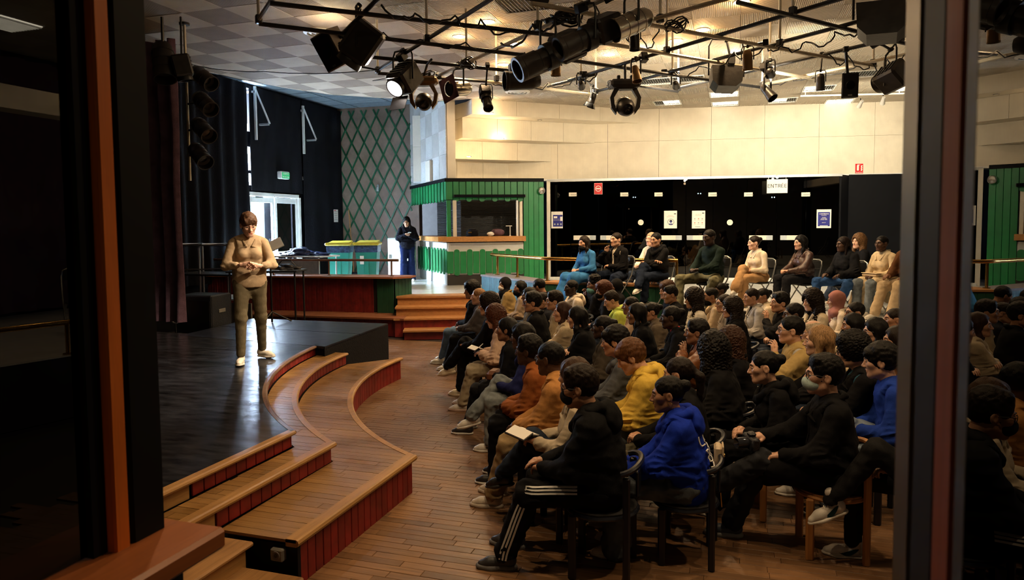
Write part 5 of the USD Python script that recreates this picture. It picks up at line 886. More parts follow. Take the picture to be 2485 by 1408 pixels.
# ------------------------------------------------------------------ chairs
mat('chair_blue', (.005, .007, .015), .38, var=.15); wood('chair_wood', (.38, .17, .05), 2, .4, .3, .08); mat('seat_dark', (.012, .012, .014), .55); mat('chair_tube', (.35, .36, .36), .3, metal=.8)
def make_chair(kind, label):
    nm, cat = {'dark': ('cafe_chair', 'chair'), 'wood': ('wooden_chair', 'chair'), 'fold': ('folding_chair', 'folding chair')}[kind]
    t = thing(nm, label, cat, m=T())
    if kind in ('dark', 'wood'):
        fm = 'chair_blue' if kind == 'dark' else 'chair_wood'
        q = Polygon([(.20 * math.cos(a) * (1.06 if math.sin(a) > 0 else 1), .21 * math.sin(a) * (1.0 if math.sin(a) > 0 else .95)) for a in np.linspace(0, 2 * PI, 29)[:-1]]).buffer(.015)
        obj('seat', MB().prism(list(q.exterior.coords)[:-1], .405, .44), 'seat_dark' if kind == 'dark' else fm, t, smooth=40); obj('seat_rim', MB().tube([(*(np.array(p) * 1.01), .417) for p in q.exterior.coords], .014, 6, False), fm, t, smooth=40)
        for s in (1, -1): obj('leg', MB().box((s * .175, .165, .205), (.035, .05, .41), bev=.01), fm, t); obj('leg', MB().box((s * .195, -.17, .34), (.032, .045, .68), bev=.01), fm, t)
        a = np.linspace(-.12, PI + .12, 15); arc = [(.205 * math.cos(x), -.15 - .09 * math.sin(x), .70 + .03 * math.sin(x)) for x in a]; obj('back_rail', MB().tube(arc, .019, 8), fm, t, smooth=40); obj('back_panel', MB().box((0, -.222, .60), (.17, .018, .16), bev=.006), fm, t)
    else:
        obj('seat', MB().box((0, .0, .43), (.38, .36, .03), bev=.012), 'seat_dark', t)
        for s in (1, -1):
            obj('leg', MB().tube([(s * .19, .24, .01), (s * .20, -.12, .52), (s * .20, -.20, .78)], .012, 6), 'chair_tube', t, smooth=40); obj('leg', MB().tube([(s * .175, -.26, .01), (s * .18, .12, .42)], .012, 6), 'chair_tube', t, smooth=40)
        obj('stretcher', MB().tube([(-.175, -.23, .06), (.175, -.23, .06)], .009, 6), 'chair_tube', t); obj('stretcher', MB().tube([(-.19, .21, .05), (.19, .21, .05)], .009, 6), 'chair_tube', t); obj('back_frame', MB().tube([(-.20, -.20, .76), (-.18, -.215, .84), (-.10, -.225, .875), (.10, -.225, .875), (.18, -.215, .84), (.20, -.20, .76)], .012, 6), 'chair_tube', t, smooth=40); obj('backrest', MB().box((0, -.215, .78), (.36, .02, .15), bev=.008), 'seat_dark', t)
    return t
CHAIRS = {}
def chair(kind, m, label, group=None):
    if kind not in CHAIRS:
        CHAIRS[kind] = t = make_chair(kind, label); x = UsdGeom.Xformable(t); x.GetOrderedXformOps()[0].Set(Gf.Matrix4d(*np.asarray(m, float).T.ravel())); data(t, group=group); return t
    return copy(CHAIRS[kind], m, label, group)
# ------------------------------------------------------------------ the audience: pixel of the crown of the head, then who it is
SPK = np.array([-5.25, 6.75]); BLK, NVY, GRY, CRM, TAN, BRN = (.0050, .0050, .0062), (.009, .015, .032), (.16, .16, .17), (.56, .47, .33), (.42, .27, .12), (.10, .045, .020)
JN, DJN, LJN, KHA = (.10, .16, .26), (.022, .032, .055), (.24, .30, .38), (.30, .21, .11)
PPL = []
def place(px, py, label, sex, sk, hair, hcol, top, legs=('straight', DJN, 'denim'), rz=92, z0=0., s=None, ch='dark', chlab=None, hy=None, gp=None, dist=None, key=None, fix=0, f=1., **kw):
    """keeps one seated person: where the crown of the head is seen, and all that build() needs"""
    i = len(PPL); r = random.Random(100 + i); s = s or (.96 if sex == 'm' else .915)
    for k, v in (('lean', r.uniform(.02, .16)), ('slump', r.uniform(.08, .22)), ('pitch', r.uniform(-.12, .03)), ('roll', r.uniform(-.06, .06)), ('twist', 0.)): kw.setdefault(k, v)
    ps = {k: kw.pop(k) for k in ('lean', 'slump', 'twist', 'side', 'pitch', 'roll') if k in kw}; arms, leg = kw.pop('arms', r.choice(['lap', 'clasp', 'lap', 'knees'])), kw.pop('leg', r.choice(['std', 'fwd', 'step', 'std']))
    R = math.radians(rz + r.uniform(-4, 4)); A = ARMS[arms] if isinstance(arms, str) else arms; Lg = LEGS[leg] if isinstance(leg, str) else leg; G = pose(arms=A, legs=Lg, **ps); c, sn = math.cos(R), math.sin(R); Q = np.array([[c, -sn], [sn, c]])
    tops = np.stack([hc((0, y, zz)) for y, zz in ((-.05, .118), (.0, .13), (.04, .118))]); up = {'afro': .05, 'hightop': .045, 'mop': .035, 'bigcurly': .045, 'curly': .03, 'bun': .01, 'hijab': .012}.get(hair, .01)
    tp = (tops - J['head'][0]) @ G['head'][0].T * HS + G['head'][1]; h = tp[tp[:, 2].argmax()]
    PPL.append(dict(px=px, py=py, label=label, a=(sex, sk, hair, hcol, top), legs=legs, R=R, Q=Q, z0=z0, s=s, ch=ch, chlab=chlab, hy=hy, gp=gp, dist=dist, key=key, kw=kw, ps=ps, A=A, L=Lg, h=h, up=up, r=r, f=f, fix=fix))
def foot_of(p):
    s = p['s'] * p['f']; w = atd(p['px'], p['py'], p['dist'] / p['f']) if p['dist'] else at(p['px'], p['py'], p['z0'] + (p['h'][2] + p['up']) * s); return w[:2] - p['Q'] @ p['h'][:2] * s, w, s
def settle():
    """small changes of stature, so that neighbours do not sit in each other's lap; each head stays on its line of sight"""
    for it in range(60):
        B = [foot_of(p) for p in PPL]; mv = np.zeros(len(PPL))
        for i, p in enumerate(PPL):
            fwd = p['Q'] @ [0, 1]; c0 = B[i][0] + fwd * .16
            for j, q in enumerate(PPL):
                if i == j or abs(p['z0'] - q['z0']) > .3: continue
                d = c0 - (B[j][0] + q['Q'] @ [0, 1] * .16); u = np.array([d @ fwd / .80, (d[0] * fwd[1] - d[1] * fwd[0]) / .50]); n = np.linalg.norm(u)
                if n < 1: g = B[i][1][:2] / np.linalg.norm(B[i][1][:2]); mv[i] += (1 - n) * (1 if d @ g > 0 else -1)
        for i, p in enumerate(PPL): e = p.get('fix', 0); p['f'] = float(np.clip(p['f'] - (0 if e else .014 * np.clip(mv[i], -1, 1)), .92, 1.055))
DONE = {}
def build_audience():
    settle()
    for p in PPL:
        base, w, s = foot_of(p); R = p['R']; d = depth((*base, 1.)); lod = 2 if d < 6.3 else 1 if d < 10 else 0; hy = p['hy']; r = p['r']
        if hy is None: v = SPK - w[:2]; ty = (math.atan2(v[1], v[0]) - PI / 2 - R + PI) % (2 * PI) - PI; hy = max(-.9, min(.9, ty * .55)) + r.uniform(-.12, .12)
        G = pose(arms=p['A'], legs=p['L'], yaw=hy, **p['ps']); m = T(*base, p['z0'], R, s); t, _ = add_person(p['label'], m, lod, *p['a'], legs=p['legs'], prep=G, group=p['gp'], **p['kw'])
        DONE[p['key'] or p['label']] = (m, G, t)
        if p['ch']: chair(p['ch'], T(*(base + p['Q'] @ np.array([0, -.02]) * s), p['z0'], R, s), p['chlab'] or 'seat of the ' + ' '.join(p['label'].split()[:11]))
WHT = ('low', (.62, .60, .56), (.60, .58, .54)); BSH = ('low', (.015, .015, .017), (.02, .02, .02)); CNV = ('high', (.015, .015, .017), (.6, .58, .54))
def hold(m, G, p, hand='R', sc=1.):
    """point p in the frame of a hand (x across, y along the fingers, z up out of the back of the hand), in world"""
    n = hand; a, e = J['ha' + n]; y = (e - a) / np.linalg.norm(e - a); zz = V3(0, 0, 1.) - y * y[2]; zz /= np.linalg.norm(zz); x = np.cross(y, zz); R, pp = G['ha' + n]; q = R @ (x * p[0] + y * p[1] + zz * p[2]) + pp; return m[:3, :3] @ q + m[:3, 3], m[:3, :3] @ R @ np.stack([x, y, zz], 1) / np.linalg.norm(m[:3, 0])
# front row, nearest first
place(1398, 884, 'nearest front-row man in a black puffer jacket, black mask and white-striped track trousers', 'm', 1, 'short', DARK_H, ('puffer', 2, (.0050, .0052, .0062), 'cloth'), ('straight', (.006, .006, .007)), arms={'R': ((.05, .36, .66), None, (-.6, .8, .1)), 'L': ((-.065, .34, .645), None, (.6, .8, -.05))}, leg={'R': ((.15, .60, .09), None, -.1, 0), 'L': ((-.15, .58, .09), None, .15, 0)}, lean=.10, slump=.22, pitch=-.15, hy=-.05, mask=((.012, .012, .014), 0), glasses=True, shoes=('chunky', (.03, .03, .035), (.14, .14, .15)), chlab='dark blue cafe chair under the man in striped track trousers', key='front', fix=1, f=1.0)
place(1392, 868, 'person in a cream patterned jacket and dark jeans holding a notebook behind the nearest man', 'f', 1, 'bob', BROWN_H, ('jacket', 1, (.50, .42, .31)), ('straight', DJN, 'denim'), arms='hold', leg='crossL', lean=.08, shoes=('boot', (.012, .012, .013), (.015, .015, .016)), inner=(.03, .03, .035), opened=True, key='book', fix=1)
place(1329, 825, 'man with cropped hair in a tan and cream varsity jacket and khaki trousers', 'm', 4, 'crop', BLACK_H, ('jacket', 2, (.42, .20, .065)), ('straight', KHA), arms={'R': ((.12, .40, .62), None, (-.3, .9, -.3)), 'L': ((-.10, .36, .65), None, (.4, .9, -.2))}, leg='fwd', lean=.14, slump=.22, glasses=True, inner=(.5, .46, .40), opened=True, shoes=('chunky', (.55, .48, .40), (.50, .43, .36)), key='vars', fix=1)
place(1282, 810, 'man with dark skin in a rust brown corduroy jacket over a grey hoodie', 'm', 5, 'short', BLACK_H, ('jacket', 2, (.24, .075, .020)), ('straight', BLK), arms='clasp', leg='std', lean=.26, slump=.25, inner=(.36, .34, .32), opened=True, shoes=CNV)
place(1266, 783, 'woman with a black bob, dark blue puffer jacket and pale grey jeans, legs crossed', 'f', 4, 'bob', BLACK_H, ('puffer', 1, (.014, .018, .09)), ('straight', (.20, .23, .25), 'denim'), arms='clasp', leg='cross', lean=.2, shoes=WHT)
place(1230, 768, 'woman with very long black hair, black coat and black jeans in the front row', 'f', 3, 'longback', BLACK_H, ('coat', 1, BLK), ('slim', BLK), arms='lap', leg='fwd', lean=.18, shoes=CNV)
place(1196, 738, 'woman with long curly auburn hair and pale pink jacket writing on a notepad', 'f', 0, 'curly', (.050, .016, .008), ('jacket', 2, (.60, .42, .32)), ('straight', (.33, .28, .20)), arms='hold', leg='fwd', glasses=True, lean=.2, pitch=-.2, inner=(.30, .34, .38), opened=True, shoes=('chunky', (.5, .46, .42), (.3, .2, .16)), key='notes')
place(1186, 708, 'person with thick dark curly hair and black trousers, big cream trainer on a crossed leg', 'm', 1, 'mop', DARK_H, ('jacket', 1, BLK), ('straight', BLK), arms='clasp', leg='crossL', shoes=('chunky', (.62, .55, .42), (.55, .46, .34)))
place(1161, 697, 'woman with fair hair tied back and a grey patterned scarf over a dark coat', 'f', 0, 'ponytail', (.20, .105, .05), ('fleece', 1, (.085, .080, .085)), ('straight', BLK), arms='clasp', leg='fwd', shoes=WHT)
place(1143, 679, 'curly-haired man in blue jeans at the far end of the front row', 'm', 2, 'mop', BLACK_H, ('puffer', 1, BLK), ('slim', JN, 'denim'), arms='lap', leg='fwd', shoes=WHT)
# second and third rows from the far end
place(1224, 672, 'woman in a black headscarf and white face mask with a mustard trimmed coat', 'f', 2, 'hijab', (.008, .008, .009), ('coat', 1, (.22, .15, .06)), mask=((.78, .74, .70), 0))
place(1262, 680, 'woman with long black hair and lowered black mask in a beige coat', 'f', 2, 'long', BLACK_H, ('coat', 1, (.30, .22, .15)), mask=(BLK, 1))
place(1283, 696, 'woman with straight black hair in a grey knitted jacket behind the boy in round glasses', 'f', 3, 'long', BLACK_H, ('jacket', 1, (.15, .14, .13)), inner=BLK, opened=True)
place(1308, 675, 'man with short black hair looking down, in front of the blue-green parapet', 'm', 2, 'crop', BLACK_H, ('jacket', 1, BLK), pitch=-.35, hy=-.2)
place(1291, 706, 'boy with short dark hair and round glasses left of the girl in glasses', 'm', 2, 'short', BLACK_H, ('jacket', 1, BLK), glasses=True)
place(1312, 707, 'girl with tied-back hair, round glasses and a dark top', 'f', 1, 'bun', DARK_H, ('sweater', 1, (.012, .014, .022)), glasses=True)
place(1344, 704, 'bearded man with swept dark hair in a beige jacket', 'm', 1, 'short', DARK_H, ('jacket', 1, (.36, .28, .18)), arms='knees')
place(1366, 731, 'girl with long brown hair and folded arms in a cream jacket', 'f', 1, 'long', (.028, .012, .008), ('jacket', 2, (.50, .41, .28)), arms='crossed', pitch=.05)
place(1397, 742, 'woman with long glossy black hair and a black coat', 'f', 1, 'long', BLACK_H, ('coat', 1, BLK), arms='crossed')
place(1462, 762, 'girl with cornrow braids, thin necklace and black coat with a tan edge', 'f', 5, 'bun', BLACK_H, ('coat', 2, (.05, .04, .03)), inner=BLK, opened=True)
place(1386, 677, 'man with dark skin in a white hoodie with a black strap across it', 'm', 5, 'crop', BLACK_H, ('hoodie', 1, (.62, .54, .45)), rz=120, arms='knees')
place(1440, 664, 'young man with tall curly black hair and a teal mask under his chin', 'm', 3, 'hightop', BLACK_H, ('jacket', 1, BLK), mask=((.12, .30, .30), 1), arms='mouth')
place(1463, 680, 'boy with curly reddish-brown top hair and black mask', 'm', 2, 'mop', (.06, .018, .010), ('jacket', 1, BLK), mask=(BLK, 0))
place(1493, 676, 'woman in a tight black headscarf in front of the rail', 'f', 2, 'hijab', (.008, .008, .009), ('sweater', 1, BLK), rz=110)
place(1487, 706, 'boy with a faded haircut in a lime green hoodie looking down', 'm', 1, 'fade', DARK_H, ('hoodie', 1, (.50, .62, .12)), pitch=-.3)
place(1530, 717, 'girl with an orange streak in her braids and a cream fleece', 'f', 3, 'tight', BLACK_H, ('fleece', 1, (.58, .42, .30)))
place(1543, 734, 'girl with loose black hair behind the young woman in an olive jacket', 'f', 3, 'long', BLACK_H, ('jacket', 1, BLK))
place(1583, 656, 'bearded young man with thick black hair in a slate blue hoodie', 'm', 0, 'short', BLACK_H, ('hoodie', 1, (.035, .055, .090)), rz=118, hy=-.15)
place(1617, 680, 'man with brown curls half hidden beside the boy with a fade', 'm', 1, 'mop', (.05, .022, .012), ('jacket', 1, NVY), rz=110)
place(1625, 692, 'boy with a sharp fade haircut in a black top', 'm', 2, 'fade', BLACK_H, ('sweater', 1, BLK))
place(1682, 698, 'girl with long loose curls in a white fleece coat', 'f', 2, 'bigcurly', DARK_H, ('fleece', 1, (.70, .66, .58)), rz=105, hy=.1)
place(1722, 696, 'girl with lowered black mask in a cream hoodie', 'f', 2, 'tight', BLACK_H, ('hoodie', 1, (.52, .40, .27)), mask=(BLK, 1))
place(1747, 684, 'person with dark skin and black hair behind the masked girl in cream', 'f', 4, 'bun', BLACK_H, ('jacket', 1, BLK))
place(1757, 711, 'girl in glasses just behind the curly-haired woman in glasses', 'f', 1, 'tight', DARK_H, ('jacket', 1, (.30, .25, .2)), glasses=True)
place(1776, 718, 'woman with long curly dark hair, glasses and a blue scarf on a dark coat', 'f', 1, 'curly', DARK_H, ('coat', 2, BLK), inner=(.02, .05, .30), opened=True, glasses=True)
place(1822, 697, 'girl with slicked hair in a pale grey jacket with a black strap', 'f', 1, 'tight', DARK_H, ('jacket', 1, (.42, .40, .38)), inner=BLK, opened=True, rz=105)
place(1849, 697, 'girl with dark hair tied low in a baggy cream hoodie', 'f', 2, 'bun', BLACK_H, ('hoodie', 2, (.54, .45, .32)), rz=100)
place(1893, 707, 'bearded man in black resting his chin on his fist', 'm', 1, 'short', BLACK_H, ('sweater', 1, BLK), arms='chinL', rz=100)
place(1925, 732, 'person with black hair, only partly visible behind the man in the khaki jacket', 'm', 4, 'crop', BLACK_H, ('jacket', 1, NVY))
place(1969, 700, 'woman with long wavy dark hair in a white fleece over a black top', 'f', 0, 'bigcurly', DARK_H, ('fleece', 1, (.66, .56, .40)), inner=BLK, opened=True, rz=112, hy=.1)
place(2027, 705, 'woman in a dusty pink headscarf and white coat', 'f', 1, 'hijab', (.34, .15, .13), ('coat', 1, (.64, .56, .46)), inner=(.34, .15, .13), hy=0.)
place(2075, 730, 'girl with dark hair and glasses in a cream top behind the masked girl in cream', 'f', 2, 'tight', BLACK_H, ('sweater', 1, (.5, .42, .3)), glasses=True, rz=105)
place(2068, 759, 'girl with long black hair and black mask in a cream puffy jacket', 'f', 2, 'long', BLACK_H, ('puffer', 1, (.55, .43, .27)), mask=(BLK, 1), rz=100)
place(2120, 770, 'girl with long straight dark hair and glasses in black', 'f', 0, 'long', BLACK_H, ('sweater', 1, BLK), glasses=True)
place(2170, 745, 'person in a pale jacket, hand at the mouth, cut off by the window post', 'f', 2, 'tight', DARK_H, ('jacket', 1, (.45, .36, .26)), arms='mouth', rz=100)
place(2176, 790, 'person in a dark brown top, lowest of those cut off by the window post', 'f', 2, 'long', DARK_H, ('sweater', 1, BRN))
place(1920, 762, 'man with glasses and short beard in a khaki denim jacket, hand at his chin', 'm', 0, 'crop', BLACK_H, ('jacket', 1, (.42, .30, .12)), arms='chinL', glasses=True, inner=(.5, .48, .44), rz=104, hy=-.15)
place(1972, 773, 'older man with thin grey hair and glasses in a dark gilet', 'm', 0, 'grey', (.34, .28, .20), ('jacket', 1, (.03, .028, .035)), glasses=True, arms='crossed', fix=1, f=.94)
place(1990, 788, 'woman with straight fair hair and a sleeveless black top', 'f', 0, 'long', (.24, .14, .065), ('polo', 1, BLK), arms='fwd', fix=1, f=1.05)
place(2066, 802, 'person with wavy dark hair and round glasses in a black coat over a teal collar', 'm', 0, 'mop', BLACK_H, ('jacket', 1, BLK), inner=(.03, .10, .16), opened=True, glasses=True)
place(2134, 829, 'boy with swept dark hair in a bright blue sweatshirt and pale jeans', 'm', 0, 'fringe', BLACK_H, ('sweater', 1, (.012, .04, .28)), ('straight', (.22, .28, .36), 'denim'), arms='lap', leg='cross', shoes=CNV, lean=.1, fix=1)
place(2000, 857, 'person with pale blue surgical mask, glasses and a long black coat, legs crossed', 'm', 0, 'short', BLACK_H, ('coat', 1, (.0050, .0050, .0065)), ('straight', (.022, .024, .030), 'denim'), arms={'R': ((.06, .40, .74), None, (-.4, .9, 0)), 'L': ((-.10, .30, .66), None, (.3, .9, -.2))}, leg={'L': ((.02, .78, .34), (0, .4, 1), -.15, -.1), 'R': ((.10, .60, .09), None, 0, 0)}, glasses=True, mask=((.42, .55, .55), 0), shoes=('chunky', (.05, .07, .11), (.30, .32, .33)), ch='wood', chlab='wooden chair under the person in the long black coat', lean=.02, slump=.10, hy=0, fix=1)
place(1850, 846, 'woman with dark hair pulled back tightly in a black hooded top, seen in sharp profile', 'f', 0, 'bun', BLACK_H, ('hoodie', 1, BLK), ('straight', BLK), arms='lap', leg='std', hy=-.05, ch='wood', chlab='wooden chair under the woman in sharp profile', fix=1)
place(1578, 731, 'young woman with short tied-back hair and earring in an olive grey jacket', 'f', 2, 'bun', BLACK_H, ('jacket', 2, (.12, .095, .07)), inner=(.02, .035, .06), opened=True)
place(1626, 739, 'woman with a black bun and dark skin in black with a red top', 'f', 5, 'bun', BLACK_H, ('jacket', 1, BLK), inner=(.45, .02, .02), opened=True)
place(1691, 772, 'bearded man with black hair in a shiny brown jacket, hand near his collar', 'm', 3, 'short', BLACK_H, ('jacket', 2, (.16, .055, .018), 'leather'), inner=(.3, .26, .2), opened=True, arms='chinL')
place(1489, 788, 'young man with a black fringe in a slate jacket with a mustard hood', 'm', 1, 'fringe', BLACK_H, ('hoodie', 1, (.085, .095, .11)), inner=(.42, .20, .02), opened=True)
place(1531, 822, 'boy with light brown hair in a bright yellow hoodie looking down', 'm', 0, 'fringe', (.085, .035, .014), ('hoodie', 2, (.62, .42, .07)), ('straight', (.2, .24, .28), 'denim'), pitch=-.42, hy=.0, arms='clasp', lean=.2, fix=1)
place(1728, 806, 'person with a big mass of long black curls in a black top, turned away', 'f', 3, 'bigcurly', BLACK_H, ('sweater', 2, (.006, .006, .007)), hy=-.6, rz=85)
place(1768, 791, 'person with shiny auburn curls behind the big black curls', 'f', 1, 'curly', (.030, .013, .008), ('jacket', 1, BLK), hy=-.4)
place(1642, 862, 'woman with a dark ponytail in black behind the woman in the blue hoodie', 'f', 1, 'ponytail', DARK_H, ('sweater', 1, BLK), ('straight', (.10, .09, .06)), arms='clasp')
place(1616, 907, 'woman with a dark bun in a cobalt blue hoodie and wide grey jeans', 'f', 2, 'bun', BLACK_H, ('hoodie', 2, (.008, .030, .36)), ('wide', (.085, .10, .12), 'denim'), arms={'R': ((.02, .36, .66), None, (-.5, .8, -.1)), 'L': ((-.10, .36, .65), None, (.4, .9, -.1))}, leg='std', lean=.10, slump=.18, shoes=('low', (.66, .58, .50), (.64, .56, .48)), chlab='dark blue cafe chair with a curved rail under the woman in the cobalt hoodie', hy=.05, key='blue', fix=1, f=.965)
place(2238, 884, 'person in black trousers and white and grey high-top trainers behind the window post', 'm', 3, 'short', BLACK_H, ('jacket', 1, BLK), ('slim', (.010, .010, .011)), leg={'L': ((-.06, .60, .42), (0, .4, 1), 0, -.45), 'R': ((.12, .44, .09), None, 0, 0)}, shoes=('high', (.50, .47, .43), (.56, .53, .48)), arms='lap', key='dunk', fix=1)
# back row on the platform
ZP = ZF
FOLD = dict(z0=ZP, ch='fold')
place(1416, 577, 'woman with long dark hair and a black mask in a loose sky blue dress', 'f', 1, 'long', DARK_H, ('robe', 1, (.035, .15, .36)), rz=142, mask=(BLK, 1), arms='lap', chlab='folding chair under the woman in the blue dress', **FOLD, dist=12.6)
place(1495, 573, 'short-haired man in a black and white jacket resting his chin on his hand', 'm', 0, 'crop', DARK_H, ('jacket', 1, BLK), ('straight', NVY), rz=140, arms='chin', inner=(.68, .60, .48), opened=True, leg='wide', chlab='folding chair under the man in black and white', **FOLD, dist=12.4)
place(1580, 567, 'person in a white shirt mostly hidden behind the man in the black hoodie', 'm', 0, 'crop', (.30, .2, .13), ('sweater', 1, (.70, .64, .54)), rz=140, chlab='folding chair under the person in the white shirt', **FOLD, dist=12.9)
place(1590, 571, 'man with short black hair in a black hoodie behind the brass rail', 'm', 1, 'crop', BLACK_H, ('hoodie', 1, BLK), ('straight', NVY), rz=140, arms='crossed', leg='cross', chlab='folding chair under the man in the black hoodie', **FOLD, dist=12.2)
place(1719, 566, 'man with dark skin in a dark green sweatshirt and olive trousers, hands together', 'm', 5, 'crop', BLACK_H, ('sweater', 1, (.008, .018, .016)), ('straight', (.13, .125, .075)), rz=136, arms='clasp', leg='wide', chlab='folding chair under the man in olive trousers', s=1.0, **FOLD, dist=11.2)
place(1830, 580, 'woman in a cream blouse and tan flared trousers with crossed legs', 'f', 0, 'bun', DARK_H, ('shirt', 0, (.66, .56, .42)), ('flare', (.42, .25, .12)), rz=128, arms='lap', leg='cross', hy=-.25, chlab='folding chair under the woman in tan flared trousers', **FOLD, dist=11.9)
place(1942, 588, 'woman with long black hair in a dark brown leather jacket', 'f', 0, 'long', BLACK_H, ('jacket', 1, (.055, .026, .020), 'leather'), ('straight', (.012, .013, .017)), rz=122, arms='clasp', leg='std', chlab='folding chair under the woman in the brown leather jacket', **FOLD, dist=11.5)
place(2046, 582, 'woman with very long thin braids in a black sweater and blue jeans', 'f', 4, 'braids', (.012, .007, .006), ('sweater', 2, (.009, .010, .013)), ('straight', (.025, .075, .22), 'denim'), rz=128, arms='knees', leg='wide', hy=-.1, chlab='folding chair under the woman with thin braids', **FOLD, dist=10.9)
place(2083, 581, 'person with wind-tossed light brown hair behind the woman with braids', 'f', 0, 'curly', (.09, .045, .018), ('sweater', 1, BLK), rz=100, hy=.5, chlab='folding chair behind the woman with thin braids', **FOLD, dist=11.9)
place(2139, 580, 'woman with slicked black hair in a cream wool coat and pale blue jeans', 'f', 4, 'tight', BLACK_H, ('coat', 1, (.68, .56, .38)), ('straight', (.17, .21, .26), 'denim'), rz=128, arms='lap', leg='std', chlab='folding chair under the woman in the cream wool coat', **FOLD, dist=10.6)
place(2205, 610, 'back-row person in beige trousers, mostly hidden by the window post', 'm', 3, 'crop', BLACK_H, ('sweater', 1, BRN), ('straight', (.46, .36, .24)), rz=130, arms='knees', leg='fwd', chlab='folding chair behind the window post', **FOLD, dist=10.2)
build_audience()
# standing people
stand_rest()
STAND = {'R': ((.11, .02, .09), (0, 1, 0), -.25, 0), 'L': ((-.11, .02, .09), (0, 1, 0), .25, 0)}
def standing(px, py, zf, rz, label, s, **kw):
    ps = {k: kw.pop(k) for k in ('lean', 'slump', 'twist', 'side', 'yaw', 'pitch', 'roll') if k in kw}; arms = kw.pop('arms'); leg = kw.pop('leg', STAND); G = pose(arms=arms, legs=leg, hipz=.955, stand=True, **ps); w = at(px, py, zf); m = T(w[0], w[1], zf, math.radians(rz), s); t, _ = add_person(label, m, kw.pop('lod', 2), prep=G, arms=arms, leg=leg, **kw); return m, G
M_spk = standing(612, 876, .577, 197.8 + 24, 'woman with short brown hair in a tan polo and olive trousers standing on the stage', .97, sex='f', skin_i=0, hair='fringe', hcol=(.065, .030, .014), top=('polo', 0, (.36, .25, .145)), neckcol=(.27, .185, .105), legs=('slim', (.105, .082, .045)), shoes=('low', (.70, .62, .50), (.66, .58, .48)), lean=.02, slump=.06, yaw=.12, pitch=-.32, roll=.05,
                 arms={'R': ((.075, .235, .715), (1, -.5, -.6), (-.9, .35, .05, -1.2)), 'L': ((-.075, .245, .70), (-1, -.5, -.6), (.9, .3, .12, 1.2))}, leg={'R': ((.13, .16, .09), (.1, 1, 0), -.15, 0), 'L': ((-.13, -.18, .09), (-.1, 1, 0), .75, 0)})
M_bar = standing(990, 683, ZF, 197.8 + 10, 'long-haired young woman in navy standing by the bar with a phone', .95, sex='f', skin_i=1, hair='long', hcol=BLACK_H, top=('jacket', 1, (.008, .009, .016)), legs=('wide', (.010, .018, .070)), shoes=WHT, lod=1, lean=.05, slump=.15, yaw=-.2, pitch=-.35, arms={'R': ((.05, .27, .82), (1, -.5, -.5), (-.5, .7, .4)), 'L': ((-.05, .26, .80), (-1, -.5, -.5), (.5, .7, .4))})
sit_rest()
# ------------------------------------------------------------------ ceiling lamps, lighting grid, lanterns
K_DOWN, K_GLOW, K_WASH, K_STAGE = 760., 200., 3200., 3600.
for i, (px, py, lab) in enumerate([(1115, 88, 'left of the big profile lantern'), (1785, 125, 'above the black asymmetric flood'), (1705, 72, 'upper right of the silver par can, brightest glow'), (1640, 98, 'under the crossing pipes right of the silver can'), (1478, 132, 'below the big profile lantern'), (1250, 106, 'left of the big profile lantern tail'), (1800, 4, 'at the top edge of the picture'), (1222, 156, 'above the silver lantern with square frame'), (1183, 52, 'beside the cable bundle upper left of centre'), (1560, 116, 'below the silver par can')]):
    p = at(px, py, ZC); t = thing('ceiling_downlight', 'round recessed ceiling downlight ' + lab, 'ceiling light', m=T(p[0], p[1], ZC))
    obj('ring', MB().lathe([(.105, .004), (.105, -.008), (.08, -.012), (.072, .004)], 24), 'white_paint', t, smooth=40); obj('bulb', MB().lathe([(.072, -.001), (.05, -.022), (0, -.03)], 18), 'lamp_hot', t, smooth=60)
    bulb('downlight_glow_%d' % i, p - [0, 0, .085], K_GLOW, (1, .58, .24), .03); spot_light('downlight_beam_%d' % i, p - [0, 0, .06], (.0, .0, -1), K_DOWN, WARM, 66, .6, .05)
for i, (x, y) in enumerate(((-2.6, 3.2), (-.7, 3.4), (1.2, 3.6), (-1.6, 5.0), (.4, 5.2), (2.3, 5.4), (5.6, 5.6), (5.8, 7.8))):
    t = thing('ceiling_downlight', 'round recessed ceiling downlight straight above the ' + ('sill end of the steps', 'nearest front-row chair', 'floor right of the wooden chairs', 'near corner of the lower step', 'middle of the nearest rows', 'right end of the nearest rows', 'right platform under the gallery beam', 'right platform beside the folding chair')[i], 'ceiling light', m=T(x, y, ZC)); obj('ring', MB().lathe([(.105, .004), (.105, -.008), (.08, -.012), (.072, .004)], 24), 'white_paint', t, smooth=40); obj('bulb', MB().lathe([(.072, -.001), (.05, -.022), (0, -.03)], 18), 'lamp_hot', t, smooth=60); spot_light('near_beam_%d' % i, (x, y, ZC - .06), (.0, .0, -1), K_DOWN * .8, WARM, 66, .6, .05)
for nm, px, py, r in (('under the flared black lantern', 1256, 222, .27), ('behind the black wedge loudspeaker', 776, 78, .24)):
    p = at(px, py, ZC); t = thing('air_diffuser', 'round white ceiling air diffuser ' + nm, 'air vent', m=T(p[0], p[1], ZC))
    for q in (1, .72, .45): obj('ring', MB().lathe([(r * q, 0), (r * q, -.015), (r * q - .05, -.035), (r * q - .06, -.03), (r * q - .03, 0)], 28), 'white_paint', t, smooth=40)
    obj('cone', MB().lathe([(r * .2, -.005), (r * .12, -.03), (0, -.034)], 20), 'white_paint', t, smooth=40)
p = at(1268, 8, ZC); t = thing('ceiling_grille', 'square dark slatted air grille set in the ceiling at the top edge', 'air vent', m=T(p[0], p[1], ZC)); obj('frame', MB().box((0, .3, -.008), (.62, .03, .02)).box((0, -.3, -.008), (.62, .03, .02)).box((.3, 0, -.008), (.03, .6, .02)).box((-.3, 0, -.008), (.03, .6, .02)), 'dull_grey', t)
